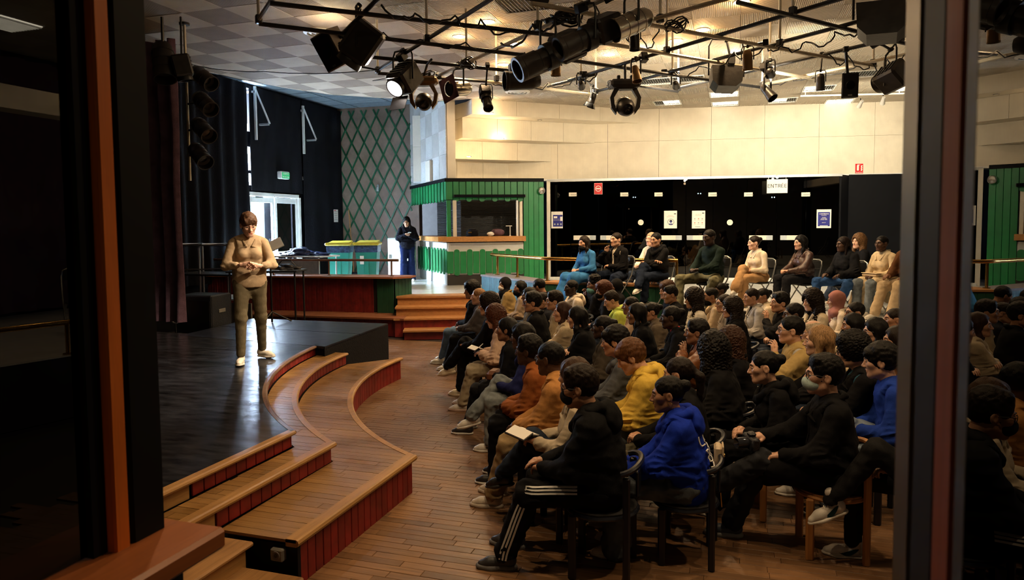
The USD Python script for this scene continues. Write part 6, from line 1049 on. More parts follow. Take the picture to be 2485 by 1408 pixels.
for k in range(12): obj('slat', MB().box((-.27 + k * .049, 0, -.006), (.02, .58, .016), R=rot((0, 1, 0), .5)), 'dull_grey', t)
ZR = 4.3
rig = thing('lighting_grid', 'black pipe lighting grid hung below the ceiling on short rods', 'lighting rig')
PIPES = [((628, 47), (693, -50)), ((795, 118), (975, -60)), ((917, 170), (1250, -38)), ((1060, 186), (1540, -36)), ((1329, 209), (1446, 180)), ((1380, 194), (2080, -15)), ((1585, 47), (1800, -14)), ((1446, 222), (2205, 20)), ((1642, 214), (2200, 86)), ((1850, 206), (2205, 131)),
         ((628, 47), (1280, 126)), ((655, -4), (1380, 80)), ((1380, 80), (1975, 184)), ((903, 130), (1260, 166)), ((1330, 130), (1860, 207)), ((1290, -4), (2125, 153)), ((1790, -6), (2200, 97)), ((917, 170), (1180, 190)), ((1180, 190), (1448, 224)), ((1530, 198), (1645, 215)), ((960, -60), (1330, -10))]
for i, (p, q) in enumerate(PIPES): a_, b_ = at(*p, ZR), at(*q, ZR); z = -.045 * (i >= 10); obj('pipe', MB().tube([a_ + [0, 0, z], b_ + [0, 0, z]], .024, 8), 'black_metal' if i % 3 else 'rod_metal', rig, smooth=40)
for px, py in ((628, 47), (1036, 94), (917, 170), (1132, 150), (1205, 190), (1305, 60), (1410, 187), (1618, 122), (1632, 175), (1646, 214), (1850, 205), (1868, 163), (1892, 104), (1924, 27), (2119, 152), (2186, 92), (1602, 45), (1446, 221)):
    p = at(px, py, ZR); obj('hanger_rod', MB().tube([p, [p[0], p[1], ZC - .002]], .016, 8), 'cream', rig, smooth=40); obj('clamp', MB().box(p, (.07, .07, .09), rz=.8, bev=.01), 'black_metal', rig)
PSEG = [(at(*p, ZR - .045 * (i >= 10)), at(*q, ZR - .045 * (i >= 10))) for i, (p, q) in enumerate(PIPES)]
def nearpipe(p):
    best = None
    for a_, b_ in PSEG:
        d = b_ - a_; t = np.clip(((p - a_)[:2] @ d[:2]) / (d[:2] @ d[:2]), 0, 1); c = a_ + d * t; e = np.linalg.norm((c - p)[:2])
        if best is None or e < best[0]: best = (e, c)
    return best[1]
def cable(label, pts, sag=.08, r=.008, seed=0, z=ZR, wob=.05, name='cable'):
    rr = random.Random(seed); o = []
    P = [at(*p, z) if len(p) == 2 else np.array(p, float) for p in pts]
    for a_, b_ in zip(P[:-1], P[1:]):
        for k in range(8): u = k / 8; o.append(a_ + (b_ - a_) * u + [rr.uniform(-wob, wob) * .5, rr.uniform(-wob, wob) * .5, -sag * 4 * u * (1 - u) + rr.uniform(-wob, wob) * .4])
    o.append(P[-1]); return obj(name, MB().tube(np.array(o), r, 6), 'black_metal', smooth=60, label=label, cat='cable')
def coil(label, c, R, n, seed, r=.008):
    rr = random.Random(seed); a = np.linspace(0, 2 * PI * n, n * 14); ph = np.array([rr.uniform(.7, 1.15) for _ in range(n + 2)]); rad = R * np.interp(a, np.linspace(0, a[-1], n + 2), ph); return obj('cable', MB().tube(np.stack([c[0] + rad * np.cos(a), c[1] + rad * np.sin(a) * .8, c[2] + .05 * np.sin(a * 1.7) + .02 * np.cos(a * .63)], 1), r, 5), 'black_metal', smooth=60, label=label, cat='cable')
cable('black cable looping along the pipe above the two hanging loudspeakers', [(927, 12), (1010, 28), (1100, 36), (1170, 50), (1240, 72)], .10, .011, 1)
cable('black cable tied along the second pipe at the upper left', [(840, 68), (930, 78), (1020, 96), (1130, 104), (1211, 116)], .07, .009, 2); cable('thin black wire sagging across the left ceiling from lamp stack to grid', [tuple(at(468, 157, 4.97)), tuple(at(640, 174, 4.7)), tuple(at(917, 170, 4.30))], .04, .007, 3, wob=.01)
cable('cables bundled along the pipe towards the silver par can', [(1220, 105), (1290, 62), (1360, 30), (1420, 12)], .12, .014, 4); cable('black cable hanging in loops right of the silver par can', [(1440, 10), (1500, 60), (1560, 90), (1600, 60)], .16, .008, 5)
cable('black cable winding along the pipe under the flared black lantern', [(1180, 192), (1260, 200), (1330, 205), (1400, 190), (1450, 175)], .09, .01, 6); cable('cable draped along the long pipe right of the moving head', [(1637, 174), (1700, 160), (1780, 130), (1860, 108), (1900, 100)], .10, .009, 7)
cable('cable along the right pipes above the small black spots', [(1892, 106), (1960, 100), (2030, 78), (2120, 50), (2190, 30)], .10, .01, 8); cable('cable looping beside the black loudspeaker at the right', [(2010, 128), (2060, 135), (2120, 152), (2150, 140), (2195, 132)], .14, .008, 9); cable('cable along the lower right pipe above the corner can', [(1850, 207), (1920, 192), (1990, 178), (2080, 160)], .05, .009, 10)
coil('tangle of cable on top of the right moving head', at(1500, 203, ZR) + [0, 0, -.02], .17, 7, 11); coil('tangle of cable above the left moving head', at(1040, 183, ZR) + [0, 0, -.02], .15, 6, 12); coil('dark cable knot on the pipe crossing above the big lantern', at(1375, 35, ZR) + [0, 0, -.03], .16, 6, 13, .012); coil('cable knot at the hanger near the glowing lantern', at(1135, 150, ZR) + [0, 0, -.02], .11, 5, 14); coil('cable knot by the black connector right of the par can', at(1640, 55, ZR) + [0, 0, -.03], .12, 5, 15)
mat('lantern', (.022, .018, .016), .4, var=.4, scale=8, bump=.1, bscale=20); mat('silver_can', (.62, .58, .50), .22, metal=1, var=.15); mat('lens_dark', (.02, .022, .03), .06, spec=.8); mat('brown_lit', (.25, .14, .05), .35, metal=.4); mat('grey_side', (.32, .27, .24), .6)
def hang(px, py, dz, d=None):
    """a point dz below grid height that is seen at the pixel"""
    return at(px, py, ZR - dz) if d is None else atd(px, py, d)
def lantern(name, label, p, d, kind='can', sc=1., body='lantern', roll=0, lens='lens_dark', yoke=True, cat='spotlight'):
    """p: middle of the body; d: where it points"""
    m = look(p, d); m[:3, :3] = m[:3, :3] @ rot((0, 0, 1), roll) * sc; t = thing(name, label, cat, m=m); D = lambda prof, mt, nm, n=22: obj(nm, MB().lathe(prof, n), mt, t, smooth=40)
    if kind == 'can': D([(0, .20), (.06, .19), (.085, .14), (.095, .10), (.098, -.16), (.104, -.165), (.104, -.20), (.094, -.20), (.092, -.13), (0, -.125)], body, 'body'); D([(0, -.13), (.09, -.132)], lens, 'lens')
    if kind == 'spot': D([(0, .11), (.035, .10), (.05, .06), (.052, -.02), (.062, -.08), (.066, -.12), (.058, -.12), (.05, -.07), (0, -.065)], body, 'body'); D([(0, -.07), (.05, -.072)], lens, 'lens')
    if kind == 'par64': D([(0, .24), (.07, .225), (.10, .18), (.108, .12), (.112, .10), (.112, -.20), (.118, -.205), (.118, -.22), (.105, -.22), (.10, -.12), (0, -.10)], body, 'body'); [D([(.113, z), (.117, z), (.117, z + .012), (.113, z + .012)], body, 'rib') for z in (-.1, 0, .1)]; D([(0, -.11), (.10, -.112)], lens, 'lens')
    if kind == 'profile':
        D([(0, .40), (.09, .385), (.12, .33), (.12, .10), (.105, .08), (.105, -.12), (.115, -.13), (.115, -.30), (.125, -.31), (.125, -.36), (.10, -.36), (.09, -.28), (0, -.27)], body, 'barrel', 26); obj('lamp_house', MB().box((0, .02, .24), (.27, .27, .30), bev=.03), body, t); D([(.106, -.04), (.135, -.04), (.135, .06), (.106, .06)], 'black_metal', 'collar'); D([(0, -.275), (.09, -.28)], lens, 'lens'); obj('rail_strip', MB().box((.0, -.118, -.1), (.05, .012, .40)), 'silver_can', t)
    if kind == 'pc':
        obj('body', MB().box((0, 0, .05), (.30, .30, .36), bev=.03), body, t); D([(.115, -.13), (.125, -.15), (.125, -.20), (.11, -.20), (.105, -.15)], body, 'front_ring'); D([(0, -.165), (.06, -.16), (.11, -.15)], lens, 'lens')
        for k in range(5): obj('vent_fin', MB().box((0, .155, -.08 + k * .06), (.22, .012, .02)), 'black_metal', t)
    if kind == 'flood':
        obj('body', MB().prism([(-.22, .10), (-.20, -.12), (-.12, -.2), (.12, -.2), (.20, -.12), (.22, .10)], -.14, .14).xform(np.block([[rot((1, 0, 0), PI / 2) @ rot((0, 1, 0), 0), np.zeros((3, 1))], [np.zeros((1, 3)), 1]])), body, t)
        for k in range(6): obj('vent_slot', MB().box((-.1 + k * .04, -.01 - .135, .05), (.02, .012, .1)), 'black_metal', t)
        obj('lens', MB().box((0, 0, -.105), (.36, .24, .01)), lens, t)
    if kind in ('pc', 'flood', 'barn'):
        w = .15 if kind != 'barn' else .06
        if kind == 'barn': D([(0, .10), (.04, .09), (.05, .05), (.055, -.06), (0, -.05)], body, 'body'); D([(0, -.052), (.05, -.054)], lens, 'lens')
        if kind != 'flood':
            for a in ((0, 1, 2, 3) if kind == 'barn' else (0, 2) if lens == 'stage_lens' else ()): R = rot((0, 0, 1), a * PI / 2); obj('barn_door', MB().box((0, 0, 0), (w * 1.8, .006, w * 1.2), R=R @ rot((1, 0, 0), .5)).xform(T(*(R @ [0, w * 1.15, -.12 - w * .9 if kind == 'pc' else -.10]))), 'black_metal', t)
    if kind == 'square': D([(0, .22), (.07, .20), (.10, .14), (.102, -.14), (0, -.13)], body, 'body'); obj('colour_frame', MB().box((-.13, 0, -.17), (.05, .31, .015)).box((.13, 0, -.17), (.05, .31, .015)).box((0, .13, -.17), (.31, .05, .015)).box((0, -.13, -.17), (.31, .05, .015)).tm(_ring(.105, .15, -.178, -.162)), 'purple_curtain', t); D([(0, -.15), (.10, -.152)], lens, 'lens')
    if yoke:
        w = {'can': .115, 'spot': .07, 'par64': .13, 'profile': .16, 'pc': .17, 'flood': .24, 'barn': .07, 'square': .12}[kind]; Rm = np.linalg.inv(m[:3, :3]); up = Rm @ [0, 0, 1.]; up /= np.linalg.norm(up); top = up * (w * 1.9 + .05); obj('yoke', MB().tube([(w, 0, 0), (w, 0, 0) + top * .8, (w * .8, 0, 0) + top, (-w * .8, 0, 0) + top, (-w, 0, 0) + top * .8, (-w, 0, 0)], .012, 6), 'black_metal', t, smooth=40)
        q = Rm @ (nearpipe(p) - p); obj('hook_clamp', MB().tube([top, top * .5 + q * .5 + up * .01, q], .016 / sc ** .5, 8).box(top, (.05, .05, .07), bev=.01).box(q, (.10, .10, .12), bev=.01), 'black_metal', t)
    return t
def _ring(r0, r1, z0, z1): return MBring(r0, r1, z0, z1)
def MBring(r0, r1, z0, z1): v, f = MB().lathe([(r0, z0), (r1, z0), (r1, z1), (r0, z1), (r0, z0)], 24).get(); return trimesh.Trimesh(v, f, process=False)
def speaker_box(label, p, d, w, h, dp, roll=0, side='black_metal', wedge=.6):
    m = look(p, d); m[:3, :3] = m[:3, :3] @ rot((0, 0, 1), roll); t = thing('hanging_loudspeaker', label, 'loudspeaker', m=m)
    sh = MB().prism([(-w / 2, 0), (w / 2, 0), (w / 2 * wedge, dp), (-w / 2 * wedge, dp)], -h / 2, h / 2).xform(np.array([[1, 0, 0, 0], [0, 0, 1, 0], [0, 1, 0, 0], [0, 0, 0, 1.]])); v, f = sh.get(); obj('cabinet', (v, f[:, ::-1]), side, t)
    obj('grille', MB().box((0, 0, -.008), (w * .94, h * .94, .016), bev=.006), 'black_metal', t); obj('cone', MB().lathe([(w * .12, -.018), (w * .26, -.018), (w * .28, -.026), (w * .26, -.030), (w * .12, -.022), (0, -.024)], 22), 'black_wall', t, smooth=40); obj('badge', MB().box((0, -h * .4, -.018), (.05, .02, .004)), 'steel', t)
    Rm = m[:3, :3].T; up = Rm @ [0, 0, 1.]; c = np.array([0, 0, dp / 2]); q = Rm @ (nearpipe(p) - p); obj('bracket', MB().tube([c, c * .3 + q * .7, q], .018, 8).box(q, (.07, .07, .09), bev=.01), 'black_metal', t); return t
camr, camf = RC[0], RC[2]        # directions as measured in the picture: to the right, and away
dirv = lambda r, f, u: np.array(camr) * [1, 1, 0] * r + np.array(camf) * [1, 1, 0] * f + np.array([0, 0, u])
speaker_box('black wedge loudspeaker with a pale side hanging at the upper left', atd(795, 125, 8.0), dirv(-.45, -.8, -.45), .30, .42, .26, -.25, 'grey_side'); lantern('theatre_lantern', 'black box lantern with a metal front edge beside the wedge loudspeaker', atd(872, 113, 7.7), dirv(-.6, .15, -.75), 'pc', 1.15, roll=.4)
pst = atd(978, 195, 8.9); tgt = np.array([-5.2, 6.6, 1.7])
t = lantern('theatre_lantern', 'lit theatre lantern with a glowing white lens and black barn doors', pst, tgt - pst + dirv(.0, -1.0, 0), 'pc', 1.0, lens='stage_lens')
spot_light('stage_key', atd(981, 172, 8.55) + dirv(-.12, -.25, -.1), tgt - pst, K_STAGE * .35, (1, .80, .58), 24, .5, .07)
def moving_head(label, p, rz, lit, sc=1.):
    q0_ = nearpipe(p)
    t = thing('moving_head', label, 'moving head light', m=T(*p, rz, sc)); obj('base', MB().box((0, 0, .21), (.46, .26, .12), bev=.035).box((0, 0, .15), (.30, .18, .05), bev=.02), lit, t); obj('panel', MB().box((0, -.113, .21), (.22, .01, .06), bev=.004), 'brown_lit', t)
    for s in (1, -1): obj('yoke_arm', MB().prism([(s * .09, .14), (s * .17, .14), (s * .235, 0), (s * .215, -.15), (s * .14, -.25), (s * .13, -.2), (s * .165, -.1), (s * .175, 0)], -.05, .05).xform(np.array([[1, 0, 0, 0], [0, 0, 1, 0], [0, 1, 0, 0], [0, 0, 0, 1.]])), lit, t)
    obj('head', MB().lathe([(0, .15), (.09, .14), (.135, .08), (.14, -.02), (.12, -.11), (.085, -.15), (.075, -.15), (.07, -.12), (0, -.11)], 24, look((0, 0, -.13), (.1, -.75, -.35))), 'lantern', t, smooth=40); obj('lens', MB().lathe([(0, -.13), (.05, -.125), (.072, -.115)], 20, look((0, 0, -.13), (.1, -.75, -.35))), 'lens_dark', t, smooth=40); q = T(0, 0, 0, -rz)[:3, :3] @ (q0_ - p) / sc; obj('clamp', MB().box((-.1, 0, .29), (.05, .06, .1), bev=.01).box((.1, 0, .29), (.05, .06, .1), bev=.01).tube([(0, 0, .26), (q[0] * .5, q[1] * .5, (q[2] + .3) / 2 + .05), q], .02, 8), 'black_metal', t)
moving_head('moving head lamp with a yellow-brown lit base near the glowing lantern', atd(1028, 228, 9.4), TH, 'brown_lit', .82); moving_head('black moving head lamp hanging in front of the cream wall', atd(1517, 238, 9.6), TH, 'lantern', .9)
lantern('par_can', 'silver lantern with a square dark colour frame, facing the stage', atd(1112, 215, 9.6), dirv(-.55, -.55, -.12), 'square', 1.0, 'silver_can', -.2); lantern('theatre_lantern', 'small black lantern with a flap box hanging left of the soffits', atd(1180, 240, 9.5), dirv(.15, -.6, -.7), 'profile', .55)
lantern('theatre_lantern', 'black long lantern with a flared front under the big profile', atd(1268, 196, 9.4), dirv(-1, -.25, -.06), 'can', 1.25); lantern('profile_lantern', 'big black profile lantern, lower one of the slanting pair', atd(1330, 138, 7.3), dirv(-.85, -.3, -.42), 'profile', 1.05, roll=.3); lantern('profile_lantern', 'big black profile lantern, upper one next to the silver par can', atd(1425, 92, 6.9), dirv(-.85, -.3, -.40), 'profile', .95, roll=.3)
lantern('par_can', 'bare silver par can at the top end of the slanting profile lanterns', atd(1532, 57, 6.9), dirv(-.85, -.35, -.42), 'par64', 1.0, 'silver_can'); lantern('cyc_flood', 'black six-sided flood with vent slots in the middle right of the grid', atd(1762, 185, 9.4), dirv(-.1, -.2, -1), 'flood', .95, roll=.35); lantern('cyc_flood', 'largest black flood, at the right beside the window post', atd(2143, 42, 7.2), dirv(-.1, -.1, -1), 'flood', 1.15, roll=.3)
for px, py, d, kd, sc, dr_, bd_, lab in ((1540, 97, 7.4, 'can', .55, (0, 0, -1), 'lantern', 'short black can pointing straight down under the silver par can'), (1349, 160, 8.7, 'can', .62, (0, .1, -1), 'brown_lit', 'bronze can pointing down below the big profile lantern'), (1543, 178, 9.2, 'spot', 1.0, (.1, -.3, -.9), 'brown_lit', 'small bronze spot above the right moving head'), (1437, 240, 10.6, 'barn', 1.0, (-.3, .1, -.8), 'lantern', 'tiny black spot with barn doors on the front pipe corner'), (1814, 146, 8.6, 'can', .62, (.1, .2, -1), 'brown_lit', 'bronze can above the black six-sided flood'), (1862, 222, 9.7, 'spot', 1.15, (.3, -.4, -.6), 'lantern', 'small black spot at the front pipe corner on the right'), (1991, 199, 9.2, 'can', .55, (.05, .1, -1), 'lantern', 'small black can left of the hanging black loudspeaker'), (2188, 62, 7.6, 'can', .6, (.2, 0, -1), 'lantern', 'black can partly hidden by the right window post')): lantern('small_spot', lab, atd(px, py, d), dirv(*dr_), kd, sc, bd_)
speaker_box('upright black loudspeaker in a bracket at the right of the grid', atd(2063, 207, 9.0), dirv(-.25, -1, -.1), .20, .31, .2, 0); lantern('theatre_lantern', 'black square lantern hanging corner down beside the right window post', atd(2160, 190, 8.8), dirv(-.3, .9, -.2), 'pc', .95, roll=.75)
bulb('uplight_left', at(800, 92, 4.72), 45, (1, .72, .42), .05); t = thing('clip_lamp', 'small bare lamp on the pipe behind the wedge loudspeaker lighting the ceiling', 'lamp', m=T(*at(800, 92, 4.62))); obj('arm', MB().tube([(0, 0, -.30), nearpipe(at(800, 92, 4.62)) - at(800, 92, 4.62)], .014, 6), 'black_metal', t); obj('holder', MB().lathe([(.03, -.34), (.03, 0), (.04, .03), (0, .03)], 12), 'black_metal', t); obj('bulb', MB().lathe([(.02, .03), (.035, .06), (0, .09)], 12), 'lamp_hot', t)
pk_ = atd(1262, 178, 7.0); pk_ = pk_ + (tgt - pk_) / np.linalg.norm(tgt - pk_) * .35; spot_light('profile_beam', pk_, tgt - pk_, K_STAGE * .55, (1, .80, .58), 22, .3, .06)
# track with two white spots that light the long wall
t = thing('light_track', 'white ceiling track rail near the cream wall', 'light track'); a_, b_ = at(1942, 233, 4.9), at(2195, 227, 4.9); obj('rail', MB().tube([a_, b_], .02, 6), 'white_paint', t)
for q in (.05, .5, .95): c = a_ + (b_ - a_) * q; obj('bracket', MB().tube([c, [c[0], c[1], ZC]], .01, 6), 'white_paint', t)
for nm, px, py, d, dr_ in (('left', 2088, 252, 13.6, (.1, 1, -.5)), ('right', 2143, 244, 13.4, (.35, 1, -.6))):
    p = atd(px, py, d); l = thing('track_spot', f'small white track spotlight aimed at the cream wall, {nm} one of two', 'spotlight', m=look(p, dirv(*dr_))); obj('body', MB().lathe([(0, .10), (.03, .095), (.034, .0), (.045, -.07), (.048, -.09), (.042, -.09), (.03, -.02), (0, -.02)], 16), 'white_paint', l, smooth=40); obj('lens', MB().lathe([(0, -.085), (.042, -.08)], 14), 'track_lens', l); obj('stem', MB().tube([(0, 0, .03), (0, .09, .05)], .01, 6), 'black_metal', l)
    spot_light('track_beam_' + nm, p + dirv(*dr_) * .12, dirv(*dr_), K_WASH * .5, (1, .86, .62), 75, .8, .04)
for i, (px, py) in enumerate(((1665, 434), (1886, 436))):     # bulbs tucked under the wall's lower edge
    p = onw(px, py, D0 - dn * .30, D1 - dn * .30); t = thing('soffit_bulb', 'bare glowing bulb under the edge of the cream wall, ' + ('left of' if i == 0 else 'above') + ' the ENTRÉE sign', 'lamp', m=T(p[0], p[1], 3.25)); obj('holder', MB().lathe([(.04, .0), (.04, -.02), (.025, -.03)], 14), 'white_paint', t); obj('bulb', MB().lathe([(.02, -.03), (.032, -.05), (.025, -.075), (0, -.085)], 14), 'lamp_hot', t, smooth=60); bulb('soffit_glow_%d' % i, (p[0], p[1], 3.12), 7, WARM, .03)
# wall washers: hidden-lamp floods of the room: spots in the grid turned at the back wall
for i, (px, py, tx) in enumerate(((1640, 195, (1690, 400)), (1869, 165, (1980, 400)), (1410, 195, (1450, 420)))):
    p = at(px, py, 4.22); q = onw(*tx, W0, W1); t = lantern('small_spot', ('small black spot on the grid aimed at the left of the cream wall', 'small black spot on the grid aimed at the right part of the cream wall', 'small black spot on the grid aimed at the stepped soffits')[i], p - [0, 0, .06], q - p, 'spot', .9); spot_light('wall_wash_%d' % i, p + (q - p) / np.linalg.norm(q - p) * .14 - [0, 0, .06], q - p, K_WASH * (1 if i < 2 else .22), (1, .84, .58), 62, .9, .05)
# lamp stack at the left of the stage
col = thing('lamp_pole', 'thin pole hanging from the ceiling with the stack of stage lanterns', 'pole'); pc_ = atd(456, 300, 10.0); obj('pole', MB().tube([(pc_[0], pc_[1], 2.78), (pc_[0], pc_[1], ZC)], .02, 8), 'rod_metal', col); obj('flange', MB().lathe([(.0, ZC - .03), (.07, ZC - .03), (.07, ZC)], 16, T(pc_[0], pc_[1])), 'black_metal', col)
for k, (px, py, kd, sc, dr_, lab) in enumerate(((397, 150, 'par64', 1.25, (.2, -.3, -.9), 'big black par can at the top left of the plum curtain'), (443, 168, 'pc', .8, (.2, .1, -1), 'black box lantern next to the big black par can'), (492, 188, 'par64', 1.0, (.7, -.4, -.5), 'topmost black par can of the pole stack'), (496, 250, 'par64', 1.0, (.6, -.5, -.5), 'second black par can of the pole stack'), (492, 314, 'par64', 1.0, (.6, -.5, -.5), 'third black par can of the pole stack'), (485, 376, 'par64', 1.0, (.55, -.5, -.5), 'lowest black par can of the pole stack'))):
    p = atd(px, py, 9.9 if k > 1 else 9.5); l = lantern('stage_lantern', lab, p, dirv(*dr_), kd, sc, yoke=False); Rm = np.linalg.inv(UsdGeom.XformCache().GetLocalToWorldTransform(l)); q = np.array([pc_[0], pc_[1], p[2]]) if k > 1 else np.array([p[0], p[1], 4.95]); m4 = look(p, dirv(*dr_)); loc = m4[:3, :3].T @ (q - p) / sc; obj('arm', MB().tube([(0, 0, .05), loc], .016, 6), 'black_metal', l)
# ------------------------------------------------------------------ props
mat('bin_green', (.02, .26, .20), .42, var=.06); mat('bin_yellow', (.62, .52, .05), .4); mat('bag_blue', (.04, .07, .16), .25, var=.5, scale=12, bump=.9, bscale=22); mat('table_top', (.50, .47, .44), .45); mat('jacket_blue', (.012, .018, .10), .3, var=.5, scale=20, bump=.8, bscale=30); mat('cream_leather', (.60, .48, .33), .45); mat('gold', (.7, .48, .16), .25, metal=1); mat('brown_bag', (.14, .05, .02), .4); mat('case_black', (.012, .014, .020), .5, var=.2, bump=.3, bscale=60)
for i, (px, lab) in enumerate(((826, 'turquoise wheelie bin with yellow rim and blue bag, left one, in daylight'), (893, 'turquoise wheelie bin with yellow rim, right one, with a white label'))):
    p = atd(px, 625, 16.6 + i * .15); t = thing('wheelie_bin', lab, 'bin', m=T(p[0], p[1], ZF, .35, 1.0)); q = lambda s, b: [(-.26 * s, -.26 * s), (.26 * s, -.26 * s), (.26 * s, .26 * s), (-.26 * s, .26 * s)]
    v = np.array([(*a, .08) for a in q(.78, 0)] + [(*a, .95) for a in q(1, 0)]); obj('body', MB().add(v, MB.BF), 'bin_green', t); obj('rib', MB().box((0, -.245, .5), (.12, .02, .7), R=rot((1, 0, 0), -.06), bev=.01), 'bin_green', t); obj('bag', MB().lathe([(.20, .90), (.37, .80), (.385, .93), (.36, .985), (.30, .97)], 4, T(0, 0, 0, PI / 4)), 'bag_blue', t); obj('rim', MB().box((0, -.27, 1.0), (.6, .06, .07), bev=.02).box((0, .27, 1.0), (.6, .06, .07), bev=.02).box((-.27, 0, 1.0), (.06, .55, .07), bev=.02).box((.27, 0, 1.0), (.06, .55, .07), bev=.02), 'bin_yellow', t)
    obj('lid', MB().box((0, .06, 1.04), (.5, .5, .03), R=rot((1, 0, 0), .08), bev=.01), 'bin_yellow', t)
    for s in (1, -1): obj('wheel', MB().lathe([(0, -.03), (.08, -.03), (.08, .03), (0, .03)], 16, look((s * .2, .2, .08), (1, 0, 0))), 'black_metal', t)
    if i: obj('label', MB().box((-.1, -.258, .62), (.09, .006, .2)), 'white_paper', t)
p = atd(833, 570, 17.6); t = thing('broom', 'pale broom handle leaning against the trellis wall', 'broom'); obj('handle', MB().tube([(-10.35, 17.55, ZF + .1), (-10.7, 17.93, 2.6)], .016, 8), 'ledge_wood', t); obj('head', MB().box((-10.35, 17.55, ZF + .06), (.35, .08, .12), bev=.02), 'black_metal', t)
t = thing('side_table', 'pale topped table behind the dark red parapet with a blue jacket on it', 'table', m=T(-9.3, 13.55, ZF, -.05)); obj('tabletop', MB().box((0, 0, .755), (1.5, .75, .03), bev=.008), 'table_top', t); obj('modesty_panel', MB().box((0, -.3, .45), (1.3, .02, .5)), 'dull_grey', t)
for x in (-.68, .68):
    for y in (-.32, .32): obj('leg', MB().tube([(x, y, 0), (x, y, .74)], .018, 8), 'aluminium', t)
def heap(mb, c, r, seed, n=3):
    mm = trimesh.creation.icosphere(n, 1.); v = np.array(mm.vertices); k = 1 + .30 * nz(v, 3.0, seed) + .12 * nz(v, 8., seed); v = v * k[:, None] * r; v[:, 2] = np.maximum(v[:, 2], 0); return mb.add(v + c, np.array(mm.faces))
t = thing('padded_jacket', 'shiny dark blue padded jacket heaped on the pale table', 'jacket'); obj('fabric', heap(MB(), (-9.35, 13.5, ZF + .775), np.array([.42, .25, .16]), 3), 'jacket_blue', t, smooth=True); obj('sleeve', heap(MB(), (-8.9, 13.55, ZF + .775), np.array([.3, .14, .07]), 5), 'jacket_blue', t, smooth=True)
# speaker cabinet, stacked tables behind the curtain
p = atd(517, 765, 10.9); t = thing('subwoofer', 'black loudspeaker cabinet with a looped cable at the back of the stage', 'loudspeaker', m=T(-8.05, 9.05, .0, .15)); obj('cabinet', MB().box((0, 0, .66), (.62, .55, .80), bev=.02), 'case_black', t); obj('grille', MB().box((0, -.28, .64), (.56, .012, .68), bev=.004), 'black_metal', t); obj('foot', MB().box((0, 0, .13), (.5, .45, .26)), 'black_metal', t); obj('handle', MB().box((.315, 0, .8), (.015, .18, .06), bev=.005), 'dull_grey', t)
cb_ = atd(482, 750, 10.5); a = np.linspace(0, 2 * PI * 2.2, 40); obj('cable', MB().tube(np.stack([-8.27 + .10 * np.cos(a) * (1 + a * .01), 8.70 + .0 * a - a * .002, .80 + .17 * np.sin(a)], 1), .010, 6), 'white_paint', smooth=60, label='pale cable hanging in a loop on the black loudspeaker cabinet', cat='cable')
t = thing('stacked_tables', 'two folded tables with steel tube legs upside down behind the speaker', 'table'); R_ = lambda x, y, z: (-8.9 + x, 10.35 + y, z)
for z in (.86, 1.28): obj('tabletop', MB().box(R_(0, 0, z), (1.5, .7, .03), bev=.006), 'case_black' if z > 1 else 'table_top', t)
for x in (-.66, -.1, .62):
    obj('leg_frame', MB().tube([R_(x, -.3, 0), R_(x, -.3, 1.75), R_(x + .06, -.3, 1.82), R_(x + .1, .3, 1.82), R_(x + .1, .3, 0)], .02, 8), 'chair_tube', t, smooth=40)
obj('cross_bar', MB().tube([R_(-.66, -.31, 1.8), R_(.7, -.31, 1.8)], .014, 6).tube([R_(-.66, -.31, 1.36), R_(.62, -.31, 1.4)], .014, 6), 'chair_tube', t); obj('panel', MB().box(R_(0, .1, .45), (1.3, .03, .6)), 'dull_grey', t)
p = atd(655, 600, 11.2); t = thing('music_stand', 'tilted pale reading stand right behind the speaker woman', 'stand', m=T(p[0], p[1], 0, TH + .3)); obj('desk', MB().box((0, 0, p[2]), (.42, .30, .015), R=rot((0, 1, 0), -.45) @ rot((1, 0, 0), .5)), 'white_paint', t); obj('pole', MB().tube([(0, .02, .58), (0, .02, p[2] - .02)], .014, 8), 'black_metal', t)
for k in range(3): a = k * 2.1; obj('foot', MB().tube([(0, .02, .75), (.3 * math.cos(a), .02 + .3 * math.sin(a), .585)], .012, 6), 'black_metal', t)
p = atd(690, 655, 12.0); t = thing('desk', 'low dark desk with papers and a black case right of the stage woman', 'desk', m=T(p[0] - .35, p[1], 0, TH)); zt = p[2] - .02; obj('desktop', MB().box((0, 0, zt), (1.2, .6, .03), bev=.006), 'case_black', t)
for x in (-.55, .55):
    for y in (-.25, .25): obj('leg', MB().tube([(x, y, .36), (x, y, zt)], .016, 8), 'black_metal', t)
t2 = thing('paper_sheets', 'white papers spread on the low dark desk', 'papers', m=T(p[0] - .45, p[1], zt + .016, TH)); [obj('sheet', MB().box((x, y, .002 + .002 * k), (.30, .21, .002), rz=r_), 'white_paper', t2) for k, (x, y, r_) in enumerate(((0, -.1, .2), (.34, -.05, -.1), (-.32, -.02, .4)))]
t2 = thing('black_case', 'soft black case lying on the low desk beside the papers', 'case', m=T(p[0] - .05, p[1] + .12, zt + .015, TH)); obj('shell', heap(MB(), (0, 0, 0), np.array([.24, .14, .10]), 9), 'case_black', t2, smooth=True); obj('strap', MB().tube([(-.15, 0, .07), (-.05, -.05, .16), (.1, -.02, .15), (.17, 0, .06)], .01, 6), 'black_metal', t2)
p = atd(1002, 663, 17.6); t = thing('black_bag', 'small black bag standing on the floor by the bar plinth', 'bag', m=T(*(C0 + ld * 2.55 - ln * .25), ZF, .3)); obj('shell', MB().box((0, 0, .2), (.18, .28, .4), bev=.04), 'case_black', t); obj('handle', MB().tube([(0, -.08, .39), (0, -.06, .5), (0, .06, .5), (0, .08, .39)], .01, 6), 'black_metal', t)
